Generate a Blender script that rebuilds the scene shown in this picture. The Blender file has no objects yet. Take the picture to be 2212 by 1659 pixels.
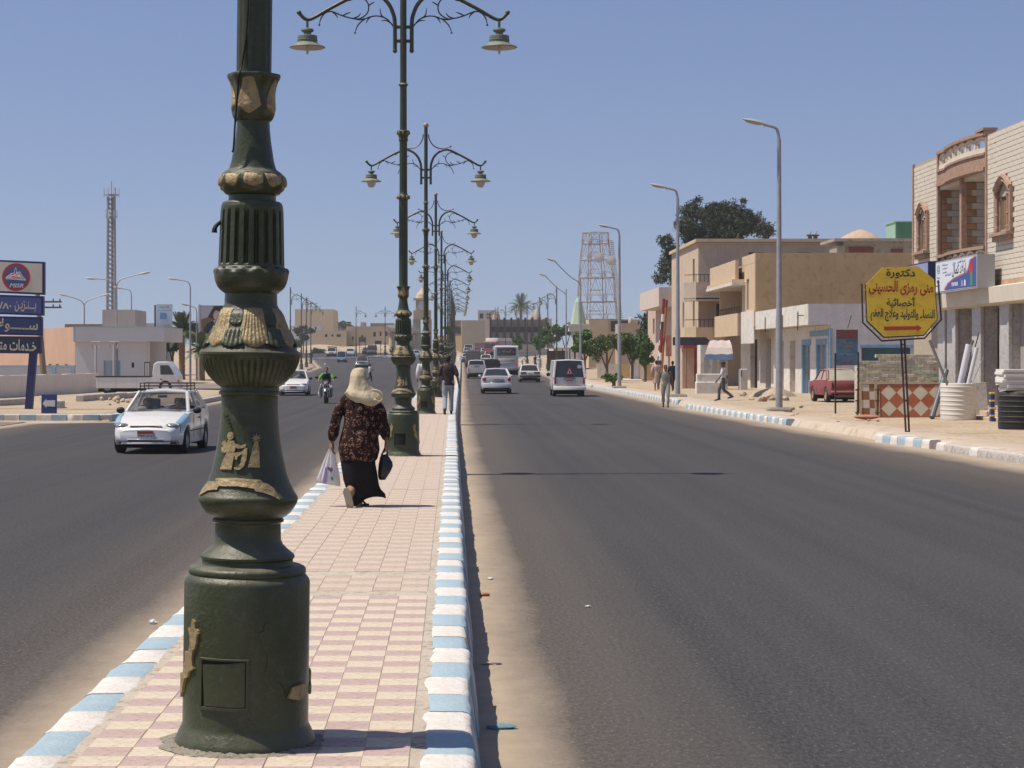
import bpy, bmesh, math, random
from mathutils import Vector, Matrix
from mathutils import noise as mnoise
R = math.radians
random.seed(11)
scene = bpy.context.scene
COL = scene.collection
# ---------------------------------------------------------------- camera
F, VX, VY, CH = 4238.0, 978.0, 774.0, 2.03
cam_d = bpy.data.cameras.new('camera')
cam = bpy.data.objects.new('camera', cam_d); COL.objects.link(cam)
cam_d.sensor_width = 36.0; cam_d.lens = 36.0 * F / 2212.0
cam_d.shift_x = (1106 - VX) / 2212.0; cam_d.shift_y = -(829.5 - VY) / 2212.0
cam_d.clip_start = 0.1; cam_d.clip_end = 6000
cam.location = (0, 0, CH); cam.rotation_euler = (R(90), 0, 0)
scene.camera = cam
# ---------------------------------------------------------------- sky and sun
SUN_EL, SUN_AZ = R(63.6), R(-5.5)
world = bpy.data.worlds.new('World'); scene.world = world; world.use_nodes = True
wn = world.node_tree
for n in list(wn.nodes): wn.nodes.remove(n)
sky = wn.nodes.new('ShaderNodeTexSky'); sky.sky_type = 'NISHITA'; sky.sun_disc = False
sky.sun_elevation = SUN_EL; sky.sun_rotation = R(-95.5)
sky.altitude = 0; sky.air_density = 1.0; sky.dust_density = 0.8; sky.ozone_density = 1.6
bg = wn.nodes.new('ShaderNodeBackground'); bg.inputs['Strength'].default_value = 0.083
wo = wn.nodes.new('ShaderNodeOutputWorld')
tcw = wn.nodes.new('ShaderNodeTexCoord'); mpw = wn.nodes.new('ShaderNodeMapping'); mpw.inputs['Location'].default_value = (0, 0, 0.075); mpw.inputs['Scale'].default_value = (1, 1, 1.0)
wn.links.new(tcw.outputs['Generated'], mpw.inputs[0]); nrm = wn.nodes.new('ShaderNodeVectorMath'); nrm.operation = 'NORMALIZE'
wn.links.new(mpw.outputs[0], nrm.inputs[0]); wn.links.new(nrm.outputs[0], sky.inputs[0])
tint = wn.nodes.new('ShaderNodeMix'); tint.data_type = 'RGBA'; tint.blend_type = 'MULTIPLY'; tint.inputs[0].default_value = 1.0; tint.inputs[7].default_value = (1.0, 0.935, 1.07, 1)
wn.links.new(sky.outputs[0], tint.inputs[6]); wn.links.new(tint.outputs[2], bg.inputs[0]); wn.links.new(bg.outputs[0], wo.inputs[0])
sun_d = bpy.data.lights.new('sun', 'SUN'); sun_d.energy = 4.4; sun_d.angle = R(0.5); sun_d.color = (1.0, 0.93, 0.83)
sun = bpy.data.objects.new('sun', sun_d); COL.objects.link(sun); sun.location = (-30, 0, 60)
to_sun = Vector((-math.cos(SUN_EL) * math.cos(SUN_AZ), math.cos(SUN_EL) * math.sin(SUN_AZ), math.sin(SUN_EL)))
sun.rotation_euler = to_sun.to_track_quat('Z', 'Y').to_euler()
vs = scene.view_settings
vs.view_transform = 'Standard'; vs.look = 'None'; vs.exposure = 0.27; vs.gamma = 1.0; vs.use_curve_mapping = False
scene.cycles.max_bounces = 6; scene.cycles.diffuse_bounces = 3; scene.cycles.transparent_max_bounces = 8

# ---------------------------------------------------------------- materials
MATS = {}
def srgb(r, g, b):
 f = lambda c: (c / 255 / 12.92) if c / 255 <= 0.04045 else ((c / 255 + 0.055) / 1.055) ** 2.4
 return (f(r), f(g), f(b))
def M(name, c, c2=None, sc=4.0, rough=0.8, metal=0.0, bump=0.0, bsc=None, dust=None, dcol=(0.42, 0.33, 0.23),
      stretch=(1, 1, 1), lo=0.35, hi=0.65, spec=0.35, c3=None, sc3=30.0, alpha=None, coat=0.0, trans=0.0, streak=0.0, scol=None):
 if name in MATS: return MATS[name]
 m = bpy.data.materials.new(name); m.use_nodes = True; nt = m.node_tree; N = nt.nodes; L = nt.links
 b = N['Principled BSDF']; b.inputs['Roughness'].default_value = rough; b.inputs['Metallic'].default_value = metal
 b.inputs['Specular IOR Level'].default_value = spec; b.inputs['Coat Weight'].default_value = coat
 b.inputs['Coat Roughness'].default_value = 0.08
 if trans: b.inputs['Transmission Weight'].default_value = trans
 if alpha is not None: b.inputs['Alpha'].default_value = alpha
 tc = N.new('ShaderNodeTexCoord'); mp = N.new('ShaderNodeMapping'); mp.inputs['Scale'].default_value = stretch
 L.new(tc.outputs['Object'], mp.inputs[0])
 def noise(s, det=6, vec=None):
  n = N.new('ShaderNodeTexNoise'); n.inputs['Scale'].default_value = s; n.inputs['Detail'].default_value = det
  n.inputs['Roughness'].default_value = 0.6; L.new((vec or mp).outputs[0], n.inputs['Vector']); return n
 def ramp(src, lo, hi):
  r = N.new('ShaderNodeMapRange'); r.inputs[1].default_value = lo; r.inputs[2].default_value = hi
  L.new(src, r.inputs[0]); return r.outputs[0]
 def mix(fac, a, bb):
  x = N.new('ShaderNodeMix'); x.data_type = 'RGBA'
  for i, s in ((0, fac), (6, a), (7, bb)):
   if isinstance(s, (tuple, list)): x.inputs[i].default_value = (*s[:3], 1)
   elif isinstance(s, float): x.inputs[i].default_value = s
   else: L.new(s, x.inputs[i])
  return x.outputs[2]
 col = tuple(c)
 if c2: col = mix(ramp(noise(sc).outputs[0], lo, hi), c, c2)
 if c3: col = mix(ramp(noise(sc3, 3).outputs[0], 0.52, 0.66), col, c3)
 if streak:
  mp2 = N.new('ShaderNodeMapping'); mp2.inputs['Scale'].default_value = (3, 3, 0.25); L.new(tc.outputs['Object'], mp2.inputs[0])
  r = ramp(noise(1.5, 5, mp2).outputs[0], 0.5, 0.75)
  mu = N.new('ShaderNodeMath'); mu.operation = 'MULTIPLY'; L.new(r, mu.inputs[0]); mu.inputs[1].default_value = streak
  col = mix(mu.outputs[0], col, scol or tuple(x * 0.5 for x in c))
 if dust:
  g = N.new('ShaderNodeNewGeometry'); sx = N.new('ShaderNodeSeparateXYZ'); L.new(g.outputs['Normal'], sx.inputs[0])
  r = ramp(sx.outputs[2], 0.15, 0.9); nn = ramp(noise(9).outputs[0], 0.25, 0.7)
  mu = N.new('ShaderNodeMath'); mu.operation = 'MULTIPLY'; L.new(r, mu.inputs[0]); L.new(nn, mu.inputs[1])
  mu2 = N.new('ShaderNodeMath'); mu2.operation = 'MULTIPLY'; L.new(mu.outputs[0], mu2.inputs[0]); mu2.inputs[1].default_value = dust
  col = mix(mu2.outputs[0], col, dcol)
  rr = N.new('ShaderNodeMapRange'); L.new(mu2.outputs[0], rr.inputs[0]); rr.inputs[3].default_value = rough; rr.inputs[4].default_value = 0.9
  L.new(rr.outputs[0], b.inputs['Roughness'])
 if isinstance(col, tuple): b.inputs['Base Color'].default_value = (*col, 1)
 else: L.new(col, b.inputs['Base Color'])
 if bump:
  bp = N.new('ShaderNodeBump'); bp.inputs['Strength'].default_value = bump; bp.inputs['Distance'].default_value = 0.02
  L.new(noise(bsc or sc * 4, 8).outputs[0], bp.inputs['Height']); L.new(bp.outputs[0], b.inputs['Normal'])
 MATS[name] = m
 return m

# ---------------------------------------------------------------- mesh builder
def rotz(a): return Matrix.Rotation(a, 4, 'Z')
def TR(loc=(0, 0, 0), rz=0.0, rx=0.0, ry=0.0, sc=None):
 m = Matrix.Translation(loc) @ Matrix.Rotation(rz, 4, 'Z') @ Matrix.Rotation(ry, 4, 'Y') @ Matrix.Rotation(rx, 4, 'X')
 if sc: m = m @ Matrix.Diagonal((*sc, 1))
 return m
def catmull(pts, k=6):
 pts = [Vector(p) for p in pts]; out = []
 for i in range(len(pts) - 1):
  p0 = pts[max(i - 1, 0)]; p1 = pts[i]; p2 = pts[i + 1]; p3 = pts[min(i + 2, len(pts) - 1)]
  for j in range(k):
   t = j / k
   out.append(0.5 * ((2 * p1) + (p2 - p0) * t + (2 * p0 - 5 * p1 + 4 * p2 - p3) * t * t + (3 * p1 - p0 - 3 * p2 + p3) * t ** 3))
 out.append(pts[-1]); return out
class MB:
 def __init__(s): s.v = []; s.f = []; s.mi = []; s.mat = 0; s.T = None
 def add(s, vs, fs):
  o = len(s.v)
  s.v += [tuple(s.T @ Vector(p)) for p in vs] if s.T is not None else [tuple(p) for p in vs]
  s.f += [tuple(i + o for i in f) for f in fs]; s.mi += [s.mat] * len(fs); return s
 def box(s, x0, x1, y0, y1, z0, z1):
  return s.add([(x0, y0, z0), (x1, y0, z0), (x1, y1, z0), (x0, y1, z0), (x0, y0, z1), (x1, y0, z1), (x1, y1, z1), (x0, y1, z1)],
                     [(3, 2, 1, 0), (4, 5, 6, 7), (0, 1, 5, 4), (1, 2, 6, 5), (2, 3, 7, 6), (3, 0, 4, 7)])
 def cbox(s, x0, x1, y0, y1, z0, z1, c=0.02):
  def ring(d, z): return [(x0 + d, y0 + c, z), (x0 + c, y0 + d, z), (x1 - c, y0 + d, z), (x1 - d, y0 + c, z), (x1 - d, y1 - c, z), (x1 - c, y1 - d, z), (x0 + c, y1 - d, z), (x0 + d, y1 - c, z)]
  return s.rings([ring(0, z0), ring(0, z1 - c), ring(c, z1)], True, True)
 def rings(s, rs, cap0=False, cap1=False, closed=True):
  n = len(rs[0]); vs = [p for r in rs for p in r]; fs = []
  for i in range(len(rs) - 1):
   for j in range(n if closed else n - 1):
    k = (j + 1) % n
    fs.append((i * n + j, i * n + k, (i + 1) * n + k, (i + 1) * n + j))
  if cap0: fs.append(tuple(range(n - 1, -1, -1)))
  if cap1: fs.append(tuple(range((len(rs) - 1) * n, len(rs) * n)))
  return s.add(vs, fs)
 def lathe(s, prof, n=24, c=(0, 0, 0), fn=None, caps=True):
  rs = []
  for r, z in prof:
   rs.append([(c[0] + (rr := (fn(r, z, 2 * math.pi * j / n) if fn else r)) * math.cos(2 * math.pi * j / n), c[1] + rr * math.sin(2 * math.pi * j / n), c[2] + z) for j in range(n)])
  return s.rings(rs, caps, caps)
 def tube(s, pts, r, n=8, smooth=0, caps=True):
  if smooth:
   if isinstance(r, (list, tuple)):
    rr = []
    for i in range(len(r) - 1): rr += [r[i] + (r[i + 1] - r[i]) * j / smooth for j in range(smooth)]
    r = rr + [r[-1]]
   pts = catmull(pts, smooth)
  pts = [Vector(p) for p in pts]; rs = []; up = None
  for i, p in enumerate(pts):
   d = (pts[min(i + 1, len(pts) - 1)] - pts[max(i - 1, 0)]).normalized()
   if up is None:
    up = Vector((0, 0, 1)) if abs(d.z) < 0.9 else Vector((1, 0, 0))
   a = d.cross(up).normalized(); bb = a.cross(d).normalized(); up = bb
   rad = r[i] if isinstance(r, (list, tuple)) else r
   rs.append([p + (a * math.cos(2 * math.pi * j / n) - bb * math.sin(2 * math.pi * j / n)) * -rad for j in range(n)])
  return s.rings(rs, caps, caps)
 def ell(s, c, r, n=12, m=8, T=None):
  if not isinstance(r, (list, tuple)): r = (r, r, r)
  rs = []
  for i in range(m + 1):
   t = math.pi * (0.02 + 0.96 * i / m) - math.pi / 2
   rs.append([(c[0] + r[0] * math.cos(t) * math.cos(2 * math.pi * j / n), c[1] + r[1] * math.cos(t) * math.sin(2 * math.pi * j / n), c[2] + r[2] * math.sin(t)) for j in range(n)])
  return s.rings(rs, True, True)
 def prism(s, poly, d, T=None):
  a = sum(poly[i][0] * poly[(i + 1) % len(poly)][1] - poly[(i + 1) % len(poly)][0] * poly[i][1] for i in range(len(poly)))
  if a < 0: poly = poly[::-1]
  r0 = [Vector((x, y, 0)) for x, y in poly]; r1 = [Vector((x, y, d)) for x, y in poly]
  if T is not None: r0 = [T @ p for p in r0]; r1 = [T @ p for p in r1]
  return s.rings([r0, r1], True, True)
 def quad(s, a, b, c, d): return s.add([a, b, c, d], [(0, 1, 2, 3)])
 def grid(s, fn, nu, nv):
  vs = [fn(i / nu, j / nv) for j in range(nv + 1) for i in range(nu + 1)]
  fs = [(j * (nu + 1) + i, j * (nu + 1) + i + 1, (j + 1) * (nu + 1) + i + 1, (j + 1) * (nu + 1) + i) for j in range(nv) for i in range(nu)]
  return s.add(vs, fs)
 def mesh(s, name, mats):
  me = bpy.data.meshes.new(name); me.from_pydata(s.v, [], s.f)
  mats = mats if isinstance(mats, (list, tuple)) else [mats]
  for m in mats: me.materials.append(m)
  if len(mats) > 1: me.polygons.foreach_set('material_index', s.mi)
  me.update(); return me
 def build(s, name, mats, parent=None, smooth=None, bevel=0, fix=False, **tags):
  me = s.mesh(name, mats)
  if fix:
   bm = bmesh.new(); bm.from_mesh(me); bmesh.ops.recalc_face_normals(bm, faces=bm.faces); bm.to_mesh(me); bm.free()
  return link(name, me, parent, smooth, bevel, **tags)
def link(name, me, parent=None, smooth=None, bevel=0, **tags):
 if smooth is not None:
  me.polygons.foreach_set('use_smooth', [True] * len(me.polygons))
  if smooth < 180: me.set_sharp_from_angle(angle=R(smooth))
 o = bpy.data.objects.new(name, me); COL.objects.link(o)
 if parent: o.parent = parent
 if bevel:
  b = o.modifiers.new('bevel', 'BEVEL'); b.width = bevel; b.segments = 2; b.limit_method = 'ANGLE'; b.angle_limit = R(40)
 tag(o, **tags); return o
def tag(o, label=None, cat=None, group=None, kind=None):
 if label: o['label'] = label
 if cat: o['category'] = cat
 if group: o['group'] = group
 if kind: o['kind'] = kind
 return o
def empty(name, loc=(0, 0, 0), rz=0.0, **tags):
 o = bpy.data.objects.new(name, None); COL.objects.link(o); o.location = loc; o.rotation_euler = (0, 0, rz)
 o.empty_display_size = 0.2; return tag(o, **tags)
KIDS = {}
def kids(o): return [c for c in bpy.data.objects if c.parent == o]
def copy_tree(o, parent=None, table=None):
 if table is None:
  table = {}
  for c in bpy.data.objects:
   if c.parent: table.setdefault(c.parent.name, []).append(c)
 c = o.copy(); COL.objects.link(c); c.parent = parent
 for ch in table.get(o.name, []): copy_tree(ch, c, table)
 return c
def share(name, me, parent, loc=(0, 0, 0), rot=(0, 0, 0), sc=None, **tags):
 o = bpy.data.objects.new(name, me); COL.objects.link(o); o.parent = parent; o.location = loc; o.rotation_euler = rot
 if sc: o.scale = sc
 return tag(o, **tags)
# ---------------------------------------------------------------- pixel -> place helpers (survey of the street)
def gz(Y):
 P = [(-50, 0), (140, 0), (187, .24), (250, .76), (300, 1.3), (330, 1.9), (400, 3.0), (500, 4.2), (700, 6.0), (2500, 8.0)]
 for (a, b), (c, d) in zip(P, P[1:]):
  if Y <= c: return b + (d - b) * max(0, Y - a) / (c - a)
 return 8.0
def G(x, y, h=0.0):
 Y = 6.0
 while Y < 700 and VY + F * (CH - h - gz(Y)) / Y > y: Y += .25
 return Vector(((x - VX) * Y / F, Y, gz(Y) + h))
def X_(x, Y): return (x - VX) * Y / F
def Z_(y, Y): return CH + (VY - y) * Y / F
def Y_(x, X): return X * F / (x - VX)
def ptsat(Y, pts): return [(X_(x, Y), Z_(y, Y)) for x, y in pts]
# ---------------------------------------------------------------- Arabic and Latin lettering as flat meshes
AR = {}
for ch, code, n in [('ا', 0xFE8D, 2), ('ب', 0xFE8F, 4), ('ة', 0xFE93, 2), ('ت', 0xFE95, 4), ('ث', 0xFE99, 4), ('ج', 0xFE9D, 4), ('ح', 0xFEA1, 4), ('خ', 0xFEA5, 4),
     ('د', 0xFEA9, 2), ('ذ', 0xFEAB, 2), ('ر', 0xFEAD, 2), ('ز', 0xFEAF, 2), ('س', 0xFEB1, 4), ('ش', 0xFEB5, 4), ('ص', 0xFEB9, 4), ('ض', 0xFEBD, 4),
     ('ط', 0xFEC1, 4), ('ع', 0xFEC9, 4), ('غ', 0xFECD, 4), ('ف', 0xFED1, 4), ('ق', 0xFED5, 4), ('ك', 0xFED9, 4), ('ل', 0xFEDD, 4), ('م', 0xFEE1, 4),
     ('ن', 0xFEE5, 4), ('ه', 0xFEE9, 4), ('و', 0xFEED, 2), ('ى', 0xFEEF, 2), ('ي', 0xFEF1, 4), ('ئ', 0xFE89, 4), ('أ', 0xFE83, 2), ('ء', 0xFE80, 1), ('\u0001', 0xFEFB, 2)]:
 AR[ch] = (code, n)
def arabic(s):
 s = s.replace('لا', '\u0001'); out = []
 for i, ch in enumerate(s):
  if ch == 'ـ': out.append(ch); continue
  if ch not in AR: out.append(ch); continue
  code, n = AR[ch]
  p = s[i - 1] if i else ' '; q = s[i + 1] if i + 1 < len(s) else ' '
  jp = n > 1 and (p == 'ـ' or (p in AR and AR[p][1] == 4)); jn = n == 4 and (q == 'ـ' or (q in AR and AR[q][1] > 1))
  out.append(chr(code + (3 if jp and jn else 2 if jn else 1 if jp else 0)))
 res = ''.join(out[::-1])
 return res
def text_mesh(s, w, h, mat, T, bold=0.02, ar=True, italic=0.0, name='lettering', parent=None, depth=0.004, keep=False):
 cu = bpy.data.curves.new('t', 'FONT'); cu.body = arabic(s) if ar else s; cu.resolution_u = 3; cu.offset = bold; cu.shear = italic
 o = bpy.data.objects.new('t', cu); COL.objects.link(o)
 dg = bpy.context.evaluated_depsgraph_get(); me = bpy.data.meshes.new_from_object(o.evaluated_get(dg))
 bpy.data.objects.remove(o); bpy.data.curves.remove(cu)
 xs = [v.co.x for v in me.vertices]; ys = [v.co.y for v in me.vertices]
 x0, x1, y0, y1 = min(xs), max(xs), min(ys), max(ys)
 sx = w / (x1 - x0); sy = h / (y1 - y0)
 if keep: sx = sy = min(sx, sy)
 me.transform(T @ Matrix.Diagonal((sx, sy, 1, 1)) @ Matrix.Translation((-(x0 + x1) / 2, -(y0 + y1) / 2, 0)))
 me.name = name; me.materials.clear(); me.materials.append(mat)
 return link(name, me, parent)
FACE = Matrix.Rotation(R(90), 4, 'X')        # local XY plane -> world XZ, facing -Y (towards the camera)
FACEX = Matrix.Rotation(R(-90), 4, 'Z') @ Matrix.Rotation(R(90), 4, 'X')   # facing -X (towards the road from the right side)

# ================================================================ the setting: ground, road, median, kerbs
def lerp_poly(P, Y):
 if Y <= P[0][0]: return P[0][1]
 for (a, b), (c, d) in zip(P, P[1:]):
  if Y <= c: return b + (d - b) * (Y - a) / (c - a)
 return P[-1][1]
KL = [(63, -10.9), (96, -11.1), (150, -13.4), (207, -16.2), (255, -17.6), (330, -24), (420, -60)]     # left kerb line
KR = [(30, 11.2), (44, 10.7), (59, 10.15), (79, 9.5), (87, 9.9), (134, 9.6), (200, 9.8), (280, 9.6), (330, 8.4), (420, 30)]
def kl(Y): return lerp_poly(KL, Y)
def kr(Y): return lerp_poly(KR, Y)
def mshift(Y): return lerp_poly([(60, 0), (121, .28), (200, .7), (350, 1.4)], Y)
ML, MR = -1.87, 0.095
sand = M('sand', (0.36, 0.282, 0.195), (0.44, 0.355, 0.255), sc=0.35, rough=0.95, bump=0.5, bsc=3.0, c3=(0.25, 0.18, 0.11), sc3=7.0, spec=0.1)
def ground():
 mb = MB()
 Ys = [-40, -10, 5, 15, 25, 33, 38, 42] + [45 + i * 2.5 for i in range(40)] + [145 + 10 * i for i in range(36)] + [520, 600, 700, 900, 1300, 2000, 3500]
 rows = []
 for Y in Ys:
  z = gz(Y); a, b = kl(Y), kr(Y); far = Y > 345
  lu = 0.15 if 64 < Y else -0.02
  xs = [(-2500, z), (-900, z), (-300, z), (-120, z), (a - 40, z + .1), (a - 28, z + .12), (a - 18, z + lu), (a - 12, z + lu), (a - 8, z + lu), (a - 5, z + lu), (a - 3, z + lu), (a - 1.4, z + lu), (a - 0.28, z + lu), (a - 0.20, z - 0.06),
              (b + 0.20, z - 0.06), (b + 0.28, z + .14), (b + .9, z + .15), (b + 1.6, z + .15), (b + 2.3, z + .15), (b + 3.2, z + .15), (b + 4.2, z + .15), (b + 5.4, z + .16), (b + 7, z + .18), (b + 10, z + .2), (b + 20, z + .2), (60, z + .2), (150, z), (400, z), (900, z), (2500, z)]
  xs = sorted(xs, key=lambda p: p[0]); row = []
  for i, (x, zz) in enumerate(xs):
   bumpy = 0.0
   if x > b + .5 or x < a - .5: bumpy = 0.05 * mnoise.noise(Vector((x * .35, Y * .22, 1.0))) + 0.02 * mnoise.noise(Vector((x * 1.3, Y * .8, 4.0)))
   row.append((x, Y, zz + bumpy))
  rows.append(row)
 mb.rings(rows, closed=False); mb.f = [f[::-1] for f in mb.f]
 o = mb.build('ground', sand, smooth=180, kind='structure', fix=True)
 return o
ground()
# ---- asphalt with sand drifted along the kerbs
def road_material():
 m = bpy.data.materials.new('asphalt'); m.use_nodes = True; nt = m.node_tree; N = nt.nodes; L = nt.links
 b = N['Principled BSDF']; b.inputs['Specular IOR Level'].default_value = 0.14
 at = N.new('ShaderNodeAttribute'); at.attribute_name = 'edge'          # metres to the nearest kerb, stored per vertex
 tc = N.new('ShaderNodeTexCoord')
 def nz(scale, sc, det=6, rg=.6):
  mp = N.new('ShaderNodeMapping'); mp.inputs['Scale'].default_value = sc; L.new(tc.outputs['Object'], mp.inputs[0])
  n = N.new('ShaderNodeTexNoise'); n.inputs['Scale'].default_value = scale; n.inputs['Detail'].default_value = det; n.inputs['Roughness'].default_value = rg
  L.new(mp.outputs[0], n.inputs['Vector']); return n.outputs[0]
 def mr(s, a, bb, c=0.0, d=1.0):
  r = N.new('ShaderNodeMapRange'); r.inputs[1].default_value = a; r.inputs[2].default_value = bb; r.inputs[3].default_value = c; r.inputs[4].default_value = d
  L.new(s, r.inputs[0]); return r.outputs[0]
 def mx(f, a, bb):
  x = N.new('ShaderNodeMix'); x.data_type = 'RGBA'
  for i, s in ((0, f), (6, a), (7, bb)):
   if isinstance(s, tuple): x.inputs[i].default_value = (*s, 1)
   else: L.new(s, x.inputs[i])
  return x.outputs[2]
 def ma(op, a, bb):
  x = N.new('ShaderNodeMath'); x.operation = op
  for i, s in enumerate((a, bb)):
   if isinstance(s, float): x.inputs[i].default_value = s
   else: L.new(s, x.inputs[i])
  return x.outputs[0]
 streak = mr(nz(1.0, (2.1, 0.012, 1), 5), 0.28, 0.72)                 # wheel tracks running along the street
 col = mx(streak, (0.051, 0.049, 0.049), (0.025, 0.025, 0.027))
 tar = mr(nz(1.0, (.8, 0.004, 1), 2), 0.56, 0.64)
 col = mx(ma('MULTIPLY', tar, 0.7), col, (0.020, 0.020, 0.023))
 col = mx(ma('MULTIPLY', mr(nz(0.12, (1, .5, 1)), 0.45, 0.7), 0.40), col, (0.064, 0.060, 0.057))
 grain = mr(nz(34.0, (1, .45, 1), 4, .85), 0.42, 0.62)
 col = mx(ma('MULTIPLY', grain, 0.75), col, (0.088, 0.083, 0.080))
 fine = mr(nz(42.0, (1, .4, 1), 2, .7), 0.63, 0.69)
 col = mx(ma('MULTIPLY', fine, 0.6), col, (0.21, 0.185, 0.155))
 d = ma('ADD', ma('ADD', at.outputs['Fac'], ma('MULTIPLY', mr(nz(9.0, (1, .6, 1), 8, .75), 0.3, 0.7, -0.5, 0.5), 0.08)), ma('MULTIPLY', mr(nz(.8, (1, .25, 1)), 0.3, 0.7, -0.5, 0.5), 0.22))
 sandf = mr(d, 0.72, 0.20)
 haze = ma('MULTIPLY', mr(d, 2.2, 0.3), 0.34)                         # thin dust further out
 gr2 = mr(nz(35.0, (1, 1, 1), 4, .7), 0.3, 0.7)
 col = mx(ma('MULTIPLY', haze, gr2), col, (0.33, 0.25, 0.17))
 sc_ = mx(mr(nz(3.0, (1, 1, 1)), .35, .65), (0.385, 0.31, 0.225), (0.33, 0.262, 0.19))
 col = mx(sandf, col, sc_)
 L.new(col, b.inputs['Base Color'])
 b.inputs['Roughness'].default_value = 0.82
 bp = N.new('ShaderNodeBump'); bp.inputs['Strength'].default_value = 0.35; bp.inputs['Distance'].default_value = 0.01
 L.new(nz(90.0, (1, 1, 1), 6, .7), bp.inputs['Height']); L.new(bp.outputs[0], b.inputs['Normal'])
 return m
asphalt = road_material()
def road():
 mb = MB(); edge = []; Ys = [-30, 0, 5] + [7 + i * 1.0 for i in range(60)] + [68 + i * 4 for i in range(25)] + [172 + 8 * i for i in range(22)] + [350, 370, 400, 440]
 rows = []
 for Y in Ys:
  a, b, s = kl(Y), kr(Y), mshift(Y); l, r = ML + s, MR + s
  if Y < 62: a = -13.5                                                # the side road opens to the left here
  def sp(p, q, ds): return [(p + d, abs(d)) for d in ds] + [((p + q) / 2, 4.0)] + [(q - d if q > p else q + d, abs(d)) for d in reversed([abs(x) for x in ds])]
  xs = [(a, 0.0)] + [(a + d, d) for d in (.15, .35, .6, .9, 1.3, 1.8, 2.6)] + [((a + l) / 2, 4.0)] + [(l - d, d) for d in (2.6, 1.8, 1.3, .9, .6, .35, .15)] + [(l, 0.0)]
  xs += [(r, 0.0)] + [(r + d, d * 1.25) for d in (.15, .3, .45, .6, .9, 1.3, 1.8, 2.6)] + [((r + b) / 2, 4.0)] + [(b - d, d * .62) for d in (2.6, 1.8, 1.3, .9, .6, .35, .15)] + [(b, 0.0)]
  rows.append([(x, Y, gz(Y)) for x, e in xs]); edge += [e for x, e in xs]
 mb.rings(rows, closed=False)
 me = mb.mesh('road', asphalt)
 bm = bmesh.new(); bm.from_mesh(me); bmesh.ops.recalc_face_normals(bm, faces=bm.faces)
 if sum(f.normal.z for f in bm.faces) < 0: bmesh.ops.reverse_faces(bm, faces=bm.faces)
 bm.to_mesh(me); bm.free()
 at = me.attributes.new('edge', 'FLOAT', 'POINT'); at.data.foreach_set('value', edge)
 link('road', me, kind='structure', smooth=180)
road()
def patch(name, pts, mat, h):
 mb = MB(); mb.add([(x, y, gz(y) + h) for x, y in pts], [tuple(range(len(pts)))]); o = mb.build(name, mat, kind='structure', fix=True)
 if o.data.polygons[0].normal.z < 0: o.data.flip_normals()
 return o
old_asphalt = M('worn_asphalt', (0.13, 0.105, 0.085), (0.30, 0.23, 0.16), sc=0.5, rough=0.9, bump=.3, bsc=30, c3=(.2, .17, .13), sc3=40, spec=.15)
patch('side_road', [(-13.6, 36), (-13.6, 62.6), (-60, 62.6), (-60, 52), (-30, 47), (-17, 44)], old_asphalt, 0.004)
patch('slip_road', [(-12.0, 117), (-13.2, 140), (-42, 150), (-42, 124)], M('slip_asphalt', (.14, .12, .105), (.22, .18, .14), sc=.4, rough=.9, c3=(.3, .24, .17), sc3=20), 0.212)
# ---- kerb stones
k_white = M('kerb_white', (0.66, 0.62, 0.56), (0.52, 0.47, 0.41), sc=5, rough=0.85, bump=.5, bsc=40, c3=(.55, .49, .42), sc3=22, lo=.4, hi=.75)
k_blue = M('kerb_blue', (0.285, 0.385, 0.435), (0.34, 0.43, 0.47), sc=4, rough=0.8, bump=.5, bsc=40, c3=(.36, .42, .43), sc3=26, lo=.35, hi=.75)
k_grey = M('kerb_grey', (0.40, 0.36, 0.31), (0.50, 0.47, 0.43), sc=3, rough=0.9, bump=.6, bsc=20, c3=(.3, .24, .18), sc3=14)
def kerb_mesh(mat, w, h, l, side, seed, batter=0.05):
 rnd = random.Random(seed); mb = MB(); rs = []; n = 5
 for j in range(n):
  y = -l / 2 + l * j / (n - 1); e = 0.003 if j in (0, n - 1) else 0.0
  wob = rnd.uniform(-.006, .006); top = h + rnd.uniform(-.005, .005)
  prof = [(-w + rnd.uniform(-.014, .014), -.02), (-w + .004 + rnd.uniform(-.014, .014), top - .012), (-w + .03, top), (-.045, top - .002), (-.016 + wob, top - .010), (-.002 + wob, top - .030), (batter * .4 + wob, top * .55), (batter, -.05)]
  rs.append([(side * (px - (e * .4 if px > -.06 else 0)), y, pz - (e * .45 if pz > .05 else 0)) for px, pz in prof])
 mb.rings(rs, True, True)
 return mb
kerb_cache = {}
def kerb_me(kind, w, h, l, side, v, batter=.05):
 key = (kind, w, h, round(l, 2), side, v)
 if key not in kerb_cache:
  me = kerb_mesh(None, w, h, l, side, hash((kind == 'w', v, side, w)) % 9973, batter).mesh('kerb_stone', {'w': k_white, 'b': k_blue, 'g': k_grey}[kind])
  bm = bmesh.new(); bm.from_mesh(me); bmesh.ops.recalc_face_normals(bm, faces=bm.faces); bm.to_mesh(me); bm.free()
  me.polygons.foreach_set('use_smooth', [True] * len(me.polygons)); me.set_sharp_from_angle(angle=R(50))
  kerb_cache[key] = me
 return kerb_cache[key]
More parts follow.
